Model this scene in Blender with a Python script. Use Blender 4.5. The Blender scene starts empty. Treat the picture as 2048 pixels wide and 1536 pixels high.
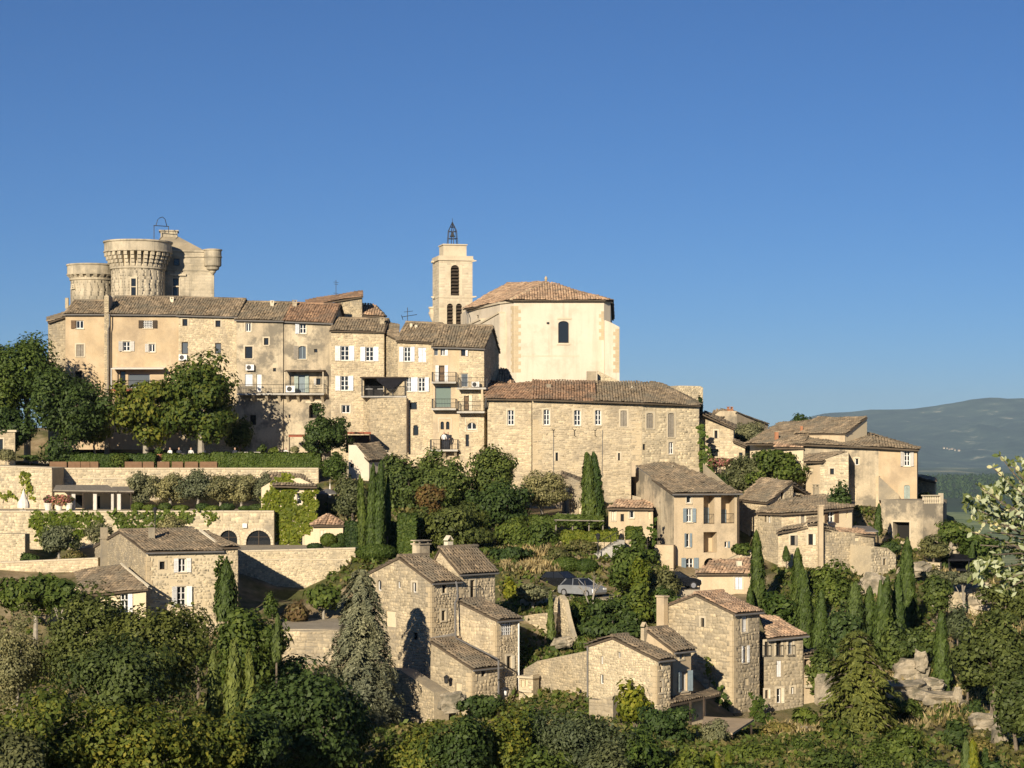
import bpy, math, random
import numpy as np

# ------------------------------------------------------------------ scene, camera, sky, sun, exposure
scene = bpy.context.scene
F = 4200.0          # focal length in photo pixels (2048 wide)
HY = 890.0          # photo row of the eye level
cam_d = bpy.data.cameras.new("camera"); cam = bpy.data.objects.new("camera", cam_d)
scene.collection.objects.link(cam)
cam_d.sensor_width = 36.0; cam_d.lens = 36.0 * F / 2048.0
cam_d.shift_y = (HY - 768.0) / 2048.0
cam_d.clip_start = 0.5; cam_d.clip_end = 80000.0
cam.location = (0, 0, 0); cam.rotation_euler = (math.radians(90), 0, 0)
scene.camera = cam

SUN_EL, SUN_AZ = math.radians(19.0), math.radians(180 + 20.0)     # low late sun, behind and left of the viewer
world = bpy.data.worlds.new("World"); scene.world = world; world.use_nodes = True
wn = world.node_tree.nodes; wl = world.node_tree.links
sky = wn.new("ShaderNodeTexSky"); sky.sky_type = 'NISHITA'; sky.sun_disc = False
sky.sun_elevation = SUN_EL; sky.sun_rotation = SUN_AZ
sky.altitude = 3000; sky.air_density = 1.0; sky.dust_density = 0.0; sky.ozone_density = 8.5
bg = wn["Background"]; bg.inputs[1].default_value = 0.053
wl.new(sky.outputs[0], bg.inputs[0])
sun_d = bpy.data.lights.new("sun", 'SUN'); sun_d.energy = 4.9; sun_d.angle = math.radians(0.5); sun_d.color = (1.0, 0.86, 0.66)
sun = bpy.data.objects.new("sun", sun_d); scene.collection.objects.link(sun)
sun.location = (-60, -120, 60)
sun.rotation_euler = (math.radians(90) - SUN_EL, 0, -(SUN_AZ - math.pi))
vs = scene.view_settings
vs.view_transform = 'Standard'; vs.look = 'None'; vs.gamma = 1.0; vs.exposure = 0.5; vs.use_curve_mapping = False
scene.cycles.use_denoising = True
scene.cycles.max_bounces = 5; scene.cycles.diffuse_bounces = 3; scene.cycles.volume_bounces = 0
scene.cycles.transparent_max_bounces = 4
scene.cycles.caustics_reflective = False; scene.cycles.caustics_refractive = False

random.seed(7); RNG = np.random.default_rng(7)
COL = scene.collection

# ------------------------------------------------------------------ small maths
def XY(px, Y): return np.array([(px - 1024) * Y / F, Y], float)
def P(px, py, Y): return np.array([(px - 1024) * Y / F, Y, (HY - py) * Y / F], float)
def ZP(py, Y): return (HY - py) * Y / F
def v3(a, z): return np.array([a[0], a[1], z], float)
def unit(a): a = np.asarray(a, float); return a / (np.linalg.norm(a) + 1e-12)
def reach(p, d, px):            # walk from plan point p along d until the column px is reached
    c = (px - 1024) / F
    t = (c * p[1] - p[0]) / (d[0] - c * d[1])
    return p + d * t

# ------------------------------------------------------------------ materials
MATS = {}
def _nt(name):
    m = bpy.data.materials.new(name); m.use_nodes = True
    nt = m.node_tree; b = nt.nodes["Principled BSDF"]; MATS[name] = m
    return m, nt.nodes, nt.links, b
def _noise(N, L, vec, scale, detail=4, rough=.6):
    n = N.new("ShaderNodeTexNoise"); n.inputs["Scale"].default_value = scale
    n.inputs["Detail"].default_value = detail; n.inputs["Roughness"].default_value = rough
    if vec is not None: L.new(vec, n.inputs["Vector"])
    return n.outputs["Fac"]
def _ramp(N, L, fac, stops):
    r = N.new("ShaderNodeValToRGB"); e = r.color_ramp.elements
    while len(e) < len(stops): e.new(.5)
    for k, (p, c) in enumerate(stops):
        e[k].position = p; e[k].color = (*c, 1) if len(c) == 3 else c
    L.new(fac, r.inputs[0]); return r.outputs[0]
def _mix(N, L, a, b, fac, mode='MIX'):
    m = N.new("ShaderNodeMix"); m.data_type = 'RGBA'; m.blend_type = mode
    for s, v in ((m.inputs[6], a), (m.inputs[7], b)):
        if isinstance(v, (tuple, list)): s.default_value = (*v[:3], 1)
        else: L.new(v, s)
    if isinstance(fac, (int, float)): m.inputs[0].default_value = fac
    else: L.new(fac, m.inputs[0])
    return m.outputs[2]
def surf(name, cols, scale=.6, island=0., stain=None, streak=None, fine=.25, bump=None, rough=.9, spec=.2, seed=0, obj=0.):
    """cols: colours spread over a noise; island: brightness swing per loose piece; stain: (colour, scale, lo, hi); streak: (colour, amount)"""
    m, N, L, b = _nt(name)
    g = N.new("ShaderNodeNewGeometry"); mp = N.new("ShaderNodeMapping"); mp.inputs["Location"].default_value = (seed * 13.7, seed * 7.1, seed * 3.3)
    L.new(g.outputs["Position"], mp.inputs["Vector"]); pos = mp.outputs[0]
    f = _noise(N, L, pos, scale, 6, .62)
    n = len(cols); col = _ramp(N, L, f, [(.3 + .4 * k / max(1, n - 1), c) for k, c in enumerate(cols)])
    if island:
        ri = g.outputs["Random Per Island"]
        rp = _ramp(N, L, ri, [(0, (1 - island,) * 3), (.5, (1, 1, 1)), (1, (1 + island * .9, 1 + island * .8, 1 + island * .6))])
        col = _mix(N, L, col, rp, 1., 'MULTIPLY')
    if obj:
        oi = N.new("ShaderNodeObjectInfo")
        rp = _ramp(N, L, oi.outputs["Random"], [(0, (1 - obj,) * 3), (1, (1 + obj, 1 + obj * .9, 1 + obj * .7))])
        col = _mix(N, L, col, rp, 1., 'MULTIPLY')
    if fine:
        ff = _noise(N, L, pos, 9., 5, .7)
        rp = _ramp(N, L, ff, [(.25, (1 - fine,) * 3), (.75, (1 + fine * .6,) * 3)])
        col = _mix(N, L, col, rp, 1., 'MULTIPLY')
    if stain:
        c, sc, lo, hi = stain
        mp2 = N.new("ShaderNodeMapping"); mp2.inputs["Location"].default_value = (seed * 5.7 + 3, seed + 9, 4); L.new(g.outputs["Position"], mp2.inputs["Vector"])
        sf = _noise(N, L, mp2.outputs[0], sc, 7, .68)
        sr = _ramp(N, L, sf, [(lo, (0, 0, 0)), (hi, (1, 1, 1))])
        col = _mix(N, L, col, c, sr)
    if streak:
        c, amt = streak
        mp3 = N.new("ShaderNodeMapping"); mp3.inputs["Scale"].default_value = (1.6, 1.6, .13); L.new(g.outputs["Position"], mp3.inputs["Vector"])
        sf = _noise(N, L, mp3.outputs[0], 1., 5, .6)
        sr = _ramp(N, L, sf, [(.5, (0, 0, 0)), (.72, (amt,) * 3)])
        col = _mix(N, L, col, c, sr)
    L.new(col, b.inputs["Base Color"])
    b.inputs["Roughness"].default_value = rough; b.inputs["Specular IOR Level"].default_value = spec
    if bump:
        bs, st = bump
        bf = _noise(N, L, pos, bs, 6, .65)
        bn = N.new("ShaderNodeBump"); bn.inputs["Strength"].default_value = st; bn.inputs["Distance"].default_value = .06
        L.new(bf, bn.inputs["Height"]); L.new(bn.outputs[0], b.inputs["Normal"])
    return m
LEAF_GAIN = 1.17
def leafmat(name, cols, trans=.28, rough=.6, hue=.0):
    m, N, L, b = _nt(name)
    g = N.new("ShaderNodeNewGeometry"); oi = N.new("ShaderNodeObjectInfo")
    n = len(cols); col = _ramp(N, L, g.outputs["Random Per Island"], [(k / max(1, n - 1), c) for k, c in enumerate(cols)])
    pf = _noise(N, L, g.outputs["Position"], .45, 3, .5)
    rp = _ramp(N, L, pf, [(.3, (.72, .76, .7)), (.7, (1.25, 1.2, 1.0))])
    col = _mix(N, L, col, rp, 1., 'MULTIPLY')
    rp = _ramp(N, L, oi.outputs["Random"], [(0, (.7, .8, .85)), (.5, (1, 1, 1)), (1, (1.32, 1.2, 1.0))])
    col = _mix(N, L, col, rp, 1., 'MULTIPLY')
    col = _mix(N, L, col, (LEAF_GAIN,) * 3, 1., 'MULTIPLY')
    L.new(col, b.inputs["Base Color"]); b.inputs["Roughness"].default_value = rough; b.inputs["Specular IOR Level"].default_value = .25
    t = N.new("ShaderNodeBsdfTranslucent"); tc = _mix(N, L, col, (1.15, 1.2, .55), 1., 'MULTIPLY'); L.new(tc, t.inputs[0])
    mx = N.new("ShaderNodeMixShader"); mx.inputs[0].default_value = trans
    L.new(b.outputs[0], mx.inputs[1]); L.new(t.outputs[0], mx.inputs[2]); L.new(mx.outputs[0], N["Material Output"].inputs[0])
    return m
def flat(name, c, rough=.6, spec=.3, metal=0.):
    m, N, L, b = _nt(name)
    g = N.new("ShaderNodeNewGeometry"); f = _noise(N, L, g.outputs["Position"], 3., 4, .6)
    rp = _ramp(N, L, f, [(.3, tuple(x * .86 for x in c)), (.7, tuple(min(1, x * 1.1) for x in c))])
    L.new(rp, b.inputs["Base Color"]); b.inputs["Roughness"].default_value = rough
    b.inputs["Specular IOR Level"].default_value = spec; b.inputs["Metallic"].default_value = metal
    return m

GREY = (.24, .215, .17)
surf("mortar", [(.42, .345, .235), (.51, .43, .3), (.57, .485, .345)], .5, stain=((.25, .215, .16), .35, .5, .72), bump=(7, .5))
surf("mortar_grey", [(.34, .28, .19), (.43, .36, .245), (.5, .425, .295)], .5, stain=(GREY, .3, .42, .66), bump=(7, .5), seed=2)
surf("stone", [(.41, .34, .23), (.54, .455, .315), (.6, .515, .37)], .9, island=.26, stain=((.29, .245, .18), .35, .52, .74), streak=((.3, .26, .19), .4), bump=(9, .4), obj=.1)
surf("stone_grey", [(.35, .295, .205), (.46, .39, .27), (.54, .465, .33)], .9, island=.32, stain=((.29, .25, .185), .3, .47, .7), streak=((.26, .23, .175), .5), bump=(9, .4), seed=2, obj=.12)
surf("stone_pale", [(.47, .4, .28), (.56, .48, .335), (.61, .53, .38)], .7, island=.3, stain=(GREY, .3, .56, .78), bump=(9, .4), seed=3)
surf("mortar_pale", [(.47, .395, .27), (.54, .46, .32)], .5, stain=(GREY, .3, .54, .76), bump=(7, .5), seed=3)
surf("plaster_ochre", [(.46, .345, .21), (.53, .41, .26), (.58, .46, .31)], .5, stain=((.37, .29, .195), .4, .5, .7), streak=((.3, .235, .16), .3), bump=(5, .2), fine=.1)
surf("plaster_tan", [(.5, .395, .255), (.56, .45, .3), (.6, .49, .34)], .35, stain=((.34, .28, .2), .4, .54, .72), streak=((.29, .24, .175), .45), bump=(5, .25), fine=.16, seed=4)
surf("plaster_grey", [(.33, .28, .205), (.5, .42, .295), (.64, .55, .39)], .34, stain=((.22, .195, .15), .5, .46, .58), streak=((.2, .175, .135), .65), bump=(5, .35), fine=.2, seed=5)
surf("plaster_cream", [(.62, .52, .35), (.68, .585, .41)], .3, stain=((.46, .38, .26), .3, .58, .76), streak=((.4, .34, .24), .25), bump=(4, .2), fine=.1, seed=6)
surf("church", [(.6, .525, .41), (.66, .585, .465), (.69, .62, .5)], .2, stain=((.47, .41, .31), .3, .52, .74), streak=((.43, .375, .28), .5), bump=(3, .1), fine=.06, seed=7)
surf("ashlar", [(.52, .445, .32), (.59, .51, .375), (.63, .55, .41)], .5, stain=((.45, .385, .28), .5, .55, .75), bump=(6, .25), fine=.14, island=.14, seed=8)
surf("castle", [(.42, .365, .265), (.53, .46, .34), (.59, .52, .39)], .5, stain=((.27, .24, .18), .33, .47, .66), streak=((.21, .19, .15), .85), bump=(6, .35), fine=.18, island=.12, seed=9)
surf("quoin", [(.46, .37, .235), (.56, .465, .315)], .8, island=.16, bump=(8, .25), fine=.15, seed=10)
surf("lintel", [(.52, .45, .325), (.62, .54, .4)], 1., fine=.15, bump=(8, .2), seed=11)
surf("concrete", [(.42, .4, .36), (.52, .5, .45)], .7, stain=((.26, .25, .22), .6, .5, .7), bump=(8, .2), seed=12)
surf("tile", [(.15, .118, .082), (.235, .185, .128), (.33, .262, .185)], .8, island=.42, stain=((.16, .142, .108), .5, .45, .66), bump=(14, .3), rough=.95, seed=13)
surf("tile_red", [(.16, .105, .07), (.26, .165, .108), (.35, .235, .155)], .8, island=.42, stain=((.16, .13, .1), .5, .48, .7), bump=(14, .3), rough=.95, seed=14)
surf("tile_pink", [(.27, .185, .125), (.4, .275, .185), (.52, .39, .27)], .9, island=.45, stain=((.2, .165, .125), .6, .52, .7), bump=(14, .3), rough=.95, seed=15)
surf("underroof", [(.1, .078, .055), (.14, .11, .08)], 1.5, rough=.95)
surf("rock", [(.25, .215, .155), (.4, .345, .255), (.52, .455, .34)], .8, stain=((.17, .155, .115), .9, .46, .6), bump=(3, .8), fine=.3, seed=16)
surf("bark", [(.14, .11, .08), (.24, .2, .155)], 3., bump=(12, .6), rough=.95)
surf("bark_pale", [(.28, .25, .2), (.42, .38, .31)], 3., bump=(12, .5), rough=.95)
surf("paving", [(.36, .31, .23), (.46, .4, .3)], .8, bump=(8, .3), seed=17)
surf("wood_brown", [(.13, .085, .05), (.2, .135, .085)], 2.2, bump=(14, .3), rough=.8)
surf("wood_grey", [(.24, .215, .175), (.33, .295, .24)], 2.2, bump=(14, .3), rough=.85)
surf("wood_dark", [(.05, .038, .028), (.085, .065, .048)], 2.2, rough=.8)
flat("white", (.76, .76, .74), .55); flat("white_blue", (.62, .66, .71), .55); flat("blue_grey", (.2, .255, .29), .6)
flat("sage", (.32, .38, .34), .6); flat("weathered_white", (.52, .5, .46), .8); flat("cream_paint", (.7, .63, .48), .6)
flat("iron", (.025, .026, .028), .5, .4); flat("zinc", (.16, .155, .15), .5, .5); flat("dark_fabric", (.018, .018, .022), .9, .1)
flat("canvas", (.74, .7, .62), .9, .1); flat("terracotta", (.42, .2, .11), .85, .15); flat("wicker", (.2, .12, .07), .8, .15)
flat("red_wood", (.28, .08, .04), .7); flat("silver_paint", (.42, .44, .46), .3, .6, .5); flat("black_paint", (.012, .013, .016), .2, .6)
flat("tyre", (.02, .02, .02), .85); flat("rim", (.5, .5, .52), .35, .5, .6); flat("lamp_white", (.8, .8, .78), .3, .5)
flat("skin", (.5, .32, .23), .6); flat("cloth_white", (.75, .74, .72), .9, .1); flat("cloth_dark", (.04, .045, .06), .9, .1); flat("hair", (.05, .035, .025), .8)
def glass(name, c, rough=.06):
    m, N, L, b = _nt(name); b.inputs["Base Color"].default_value = (*c, 1); b.inputs["Roughness"].default_value = rough; b.inputs["Specular IOR Level"].default_value = .5
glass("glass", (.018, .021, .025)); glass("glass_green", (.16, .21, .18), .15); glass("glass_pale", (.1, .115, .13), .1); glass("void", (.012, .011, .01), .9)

leafmat("leaf_green", [(.044, .07, .015), (.075, .11, .023), (.115, .15, .034)])
leafmat("leaf_dark", [(.026, .046, .013), (.044, .072, .019), (.068, .1, .027)], .2)
leafmat("leaf_yellow", [(.055, .08, .016), (.09, .12, .024), (.17, .17, .03)])
leafmat("leaf_lime", [(.09, .12, .016), (.14, .17, .022), (.21, .215, .03)], .35)
leafmat("leaf_olive", [(.09, .098, .055), (.14, .145, .082), (.21, .21, .13)], .15)
leafmat("leaf_greygreen", [(.065, .076, .036), (.1, .11, .052), (.145, .155, .078)], .2)
leafmat("leaf_cypress", [(.034, .054, .013), (.052, .08, .018), (.072, .104, .024)], .12)
leafmat("leaf_cypress_light", [(.065, .09, .026), (.092, .12, .034), (.125, .155, .044)], .15)
leafmat("leaf_spruce", [(.085, .095, .068), (.13, .142, .1), (.2, .21, .155)], .1)
leafmat("leaf_cedar", [(.06, .074, .02), (.1, .118, .03), (.155, .17, .05)], .15)
leafmat("leaf_pine", [(.034, .055, .017), (.056, .084, .024), (.085, .117, .033)], .15)
leafmat("leaf_rust", [(.11, .065, .026), (.16, .1, .04), (.12, .11, .035)], .25)
leafmat("leaf_ivy", [(.07, .1, .012), (.115, .15, .018), (.165, .19, .026)], .3)
leafmat("leaf_ivy_dark", [(.04, .068, .012), (.065, .1, .018), (.092, .125, .026)], .25)
leafmat("leaf_oak", [(.046, .06, .016), (.075, .094, .026), (.115, .135, .04)], .2)
leafmat("leaf_brown", [(.08, .055, .033), (.12, .088, .05), (.095, .085, .036)], .2)
leafmat("leaf_pink", [(.3, .1, .12), (.42, .17, .18), (.1, .12, .05), (.07, .1, .03)], .25)
leafmat("leaf_straw", [(.28, .2, .1), (.38, .29, .16), (.48, .38, .22)], .3)
leafmat("leaf_scrub", [(.09, .085, .03), (.115, .118, .036), (.22, .175, .085)], .2)
leafmat("leaf_silver", [(.5, .5, .3), (.62, .6, .4), (.74, .7, .5)], .3, .45)
leafmat("leaf_near_green", [(.1, .13, .045), (.16, .19, .065), (.24, .26, .1)], .3)

# ------------------------------------------------------------------ mesh helpers
class MB:
    def __init__(s): s.v = []; s.f = []
    def add(s, verts, faces):
        o = len(s.v); s.v.extend([tuple(map(float, q)) for q in verts]); s.f.extend([tuple(i + o for i in fc) for fc in faces])
    def quad(s, a, b, c, d): s.add((a, b, c, d), ((0, 1, 2, 3),))
    def hexa(s, p):            # p: 4 lower then 4 upper corners
        s.add(p, ((0, 3, 2, 1), (4, 5, 6, 7), (0, 1, 5, 4), (1, 2, 6, 5), (2, 3, 7, 6), (3, 0, 4, 7)))
    def box(s, c, d, rz=0.):
        cx, cy, cz = c; dx, dy, dz = d[0] / 2, d[1] / 2, d[2] / 2; co, si = math.cos(rz), math.sin(rz); p = []
        for z in (-dz, dz):
            for x, y in ((-dx, -dy), (dx, -dy), (dx, dy), (-dx, dy)): p.append((cx + x * co - y * si, cy + x * si + y * co, cz + z))
        s.hexa(p)
    def prism(s, poly, n):     # poly extruded by vector n
        k = len(poly); a = [np.asarray(q, float) for q in poly]; b = [q + n for q in a]
        s.add(a + b, [tuple(range(k))[::-1], tuple(range(k, 2 * k))] + [(i, (i + 1) % k, k + (i + 1) % k, k + i) for i in range(k)])
    def tube(s, pts, rad, n=6):
        pts = [np.asarray(q, float) for q in pts]
        if not hasattr(rad, '__len__'): rad = [rad] * len(pts)
        rings = []
        for i, q in enumerate(pts):
            t = unit(pts[min(i + 1, len(pts) - 1)] - pts[max(i - 1, 0)])
            a = unit(np.cross(t, (0, 0, 1) if abs(t[2]) < .9 else (1, 0, 0))); b = np.cross(t, a)
            rings.append([q + rad[i] * (math.cos(2 * math.pi * k / n) * a + math.sin(2 * math.pi * k / n) * b) for k in range(n)])
        V = [x for r in rings for x in r]; Fc = []
        for i in range(len(pts) - 1):
            for k in range(n): Fc.append((i * n + k, i * n + (k + 1) % n, (i + 1) * n + (k + 1) % n, (i + 1) * n + k))
        Fc.append(tuple(range(n))[::-1]); Fc.append(tuple(range((len(pts) - 1) * n, len(pts) * n)))
        s.add(V, Fc)
    def lathe(s, c, prof, n=24, cap=True):     # prof: (r, z)
        V = []; Fc = []
        for r, z in prof:
            for k in range(n): V.append((c[0] + r * math.cos(2 * math.pi * k / n), c[1] + r * math.sin(2 * math.pi * k / n), c[2] + z))
        for i in range(len(prof) - 1):
            for k in range(n): Fc.append((i * n + k, i * n + (k + 1) % n, (i + 1) * n + (k + 1) % n, (i + 1) * n + k))
        if cap: Fc.append(tuple(range((len(prof) - 1) * n, len(prof) * n)))
        s.add(V, Fc)
def mesh_from(name, V, Fc, mat):
    me = bpy.data.meshes.new(name); me.from_pydata([tuple(q) for q in V], [], Fc); me.materials.append(MATS[mat]); return me
def mesh_quads(name, Q, mat, smooth=False):     # Q: (n, 4, 3)
    Q = np.asarray(Q, np.float32).reshape(-1, 4, 3); n = len(Q)
    me = bpy.data.meshes.new(name); me.vertices.add(4 * n); me.vertices.foreach_set("co", Q.ravel())
    me.loops.add(4 * n); me.loops.foreach_set("vertex_index", np.arange(4 * n, dtype=np.int32))
    me.polygons.add(n); me.polygons.foreach_set("loop_start", np.arange(0, 4 * n, 4, dtype=np.int32))
    me.update(calc_edges=True); me.materials.append(MATS[mat]); return me
def mesh_arr(name, V, Fq, mat):                 # V (n,3), Fq (m,4) index array
    me = bpy.data.meshes.new(name); V = np.asarray(V, np.float32); Fq = np.asarray(Fq, np.int32)
    me.vertices.add(len(V)); me.vertices.foreach_set("co", V.ravel()); me.loops.add(Fq.size); me.loops.foreach_set("vertex_index", Fq.ravel())
    me.polygons.add(len(Fq)); me.polygons.foreach_set("loop_start", np.arange(0, Fq.size, 4, dtype=np.int32))
    me.update(calc_edges=True); me.materials.append(MATS[mat]); return me
def link(name, me, parent=None, loc=None):
    o = bpy.data.objects.new(name, me); COL.objects.link(o)
    if parent is not None: o.parent = parent
    if loc is not None: o.location = loc
    return o
def tag(o, label, cat, group=None, kind=None):
    if label: o["label"] = label
    if cat: o["category"] = cat
    if group: o["group"] = group
    if kind: o["kind"] = kind
    return o
class Thing:
    def __init__(s, name, label, cat, loc, group=None):
        s.root = bpy.data.objects.new(name, None); COL.objects.link(s.root); s.root.empty_display_size = .5
        s.loc = np.array(loc, float); s.root.location = tuple(s.loc); tag(s.root, label, cat, group)
    def mb(s, name, m, mat, parent=None, kind=None, label=None):
        return s.part(name, m.v, m.f, mat, parent, kind, label)
    def part(s, name, V, Fc, mat, parent=None, kind=None, label=None):
        V = np.asarray(V, float) - s.loc
        o = link(name, mesh_from(name, V, Fc, mat), parent or s.root)
        if kind: o["kind"] = kind
        if label: o["label"] = label
        return o
    def arr(s, name, V, Fq, mat, parent=None, kind=None):
        o = link(name, mesh_arr(name, np.asarray(V) - s.loc, Fq, mat), parent or s.root)
        if kind: o["kind"] = kind
        return o
    def quads(s, name, Q, mat, parent=None, kind=None):
        o = link(name, mesh_quads(name, np.asarray(Q) - s.loc, mat), parent or s.root)
        if kind: o["kind"] = kind
        return o
# ------------------------------------------------------------------ walls, openings, roofs
class Plane:
    """vertical plane from plan point A (left, seen from outside) to B (right)"""
    def __init__(s, A, B):
        s.A = np.array(A, float); s.B = np.array(B, float); s.L = np.linalg.norm(s.B - s.A); s.d = (s.B - s.A) / s.L
        s.n = np.array([s.d[1], -s.d[0]])
    def px(s, px, py):
        r = np.array([(px - 1024) / F, 1.]); Y = s.A.dot(s.n) / r.dot(s.n); p = r * Y
        return (p - s.A).dot(s.d), (HY - py) / F * Y
    def pt(s, u, v, out=0.):
        q = s.A + s.d * u + s.n * out; return np.array([q[0], q[1], v])
    def box(s, m, u0, u1, v0, v1, d0, d1):
        m.hexa([s.pt(u0, v0, d1), s.pt(u1, v0, d1), s.pt(u1, v0, d0), s.pt(u0, v0, d0), s.pt(u0, v1, d1), s.pt(u1, v1, d1), s.pt(u1, v1, d0), s.pt(u0, v1, d0)])

SHUT = {'w': "white", 'b': "blue_grey", 'v': "white_blue", 'n': "wood_brown", 'g': "sage", 'k': "wood_dark", 'q': "weathered_white", 'y': "wood_grey", 'c': "cream_paint"}

def stones_on(T, W, prof, zb, holes, mat, parent, cw=(.16, .38), ch=(.13, .25), proud=(.008, .042), keep=1.0, name="rubble_stones", jit=.027, wave=1.):
    rng = np.random.default_rng(int(abs(W.A[0] * 31 + W.A[1] * 17 + zb * 7)) + 1)
    pu = np.array([q[0] for q in prof]); pz = np.array([q[1] for q in prof]); zt = pz.max()
    mid = (W.A + W.B) / 2
    if W.n.dot(-mid / np.linalg.norm(mid)) < -.06: return      # turned away from the valley
    sf = rng.uniform(.8, 1.35) if wave else 1.; cw = (cw[0] * sf, cw[1] * sf * rng.uniform(.9, 1.2)); ch = (ch[0] * sf, ch[1] * sf)
    rows = []; v = zb
    while v < zt - .12:
        h = rng.uniform(*ch); n = int(W.L / (cw[0] * .9)) + 3
        w = rng.uniform(cw[0], cw[1], n); e = np.concatenate([[-rng.uniform(0, .3)], np.cumsum(w)])
        e = e[e < W.L + .4]
        if len(e) > 1:
            u0 = np.clip(e[:-1], 0, W.L); u1 = np.clip(e[1:], 0, W.L); ok = u1 - u0 > .1
            rows.append(np.stack([u0[ok], np.full(ok.sum(), v), u1[ok], np.full(ok.sum(), v + h)], 1))
        v += h
    if not rows: return
    R = np.concatenate(rows); g = .014
    top = np.minimum(np.interp(R[:, 0], pu, pz), np.interp(R[:, 2], pu, pz))
    R[:, 3] = np.minimum(R[:, 3], top - .02)
    ok = (R[:, 3] - R[:, 1] > .09) & (rng.random(len(R)) < keep)
    for a, b, c, d in holes:
        ok &= ~((R[:, 0] < c - .06) & (R[:, 2] > a + .06) & (R[:, 1] < d - .05) & (R[:, 3] > b + .05))
    R = R[ok]; top = top[ok]; n = len(R)
    if not n: return
    o = np.stack([np.stack([R[:, 0] + g, R[:, 1] + g], 1), np.stack([R[:, 2] - g, R[:, 1] + g], 1), np.stack([R[:, 2] - g, R[:, 3] - g], 1), np.stack([R[:, 0] + g, R[:, 3] - g], 1)], 1)
    o += rng.normal(0, jit, o.shape); o[:, :, 1] += (.05 * np.sin(o[:, :, 0] * 1.3 + R[:, None, 1] * 2.1) + .035 * np.sin(o[:, :, 0] * 3.1 - R[:, None, 1] * 4.3)) * wave * (R[:, None, 3] < top[:, None] - .3); o[:, :, 0] = np.clip(o[:, :, 0], 0, W.L)
    c = o.mean(1, keepdims=True); i = c + (o - c) * rng.uniform(.68, .9, (n, 1, 1))
    dp = rng.uniform(proud[0], proud[1], (n, 1)) + rng.normal(0, .006, (n, 4))
    def world(uv, dep):
        X = W.A[0] + W.d[0] * uv[..., 0] + W.n[0] * dep; Y = W.A[1] + W.d[1] * uv[..., 0] + W.n[1] * dep
        return np.stack([X, Y, uv[..., 1]], -1)
    V = np.concatenate([world(o, np.zeros((n, 4)) - .004), world(i, dp)], 1).reshape(-1, 3)
    b = np.arange(n)[:, None] * 8
    Fq = np.concatenate([b + np.array(q) for q in ((4, 5, 6, 7), (0, 1, 5, 4), (1, 2, 6, 5), (2, 3, 7, 6), (3, 0, 4, 7))])
    T.arr(name, V, Fq, mat, parent, kind="stuff")

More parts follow.
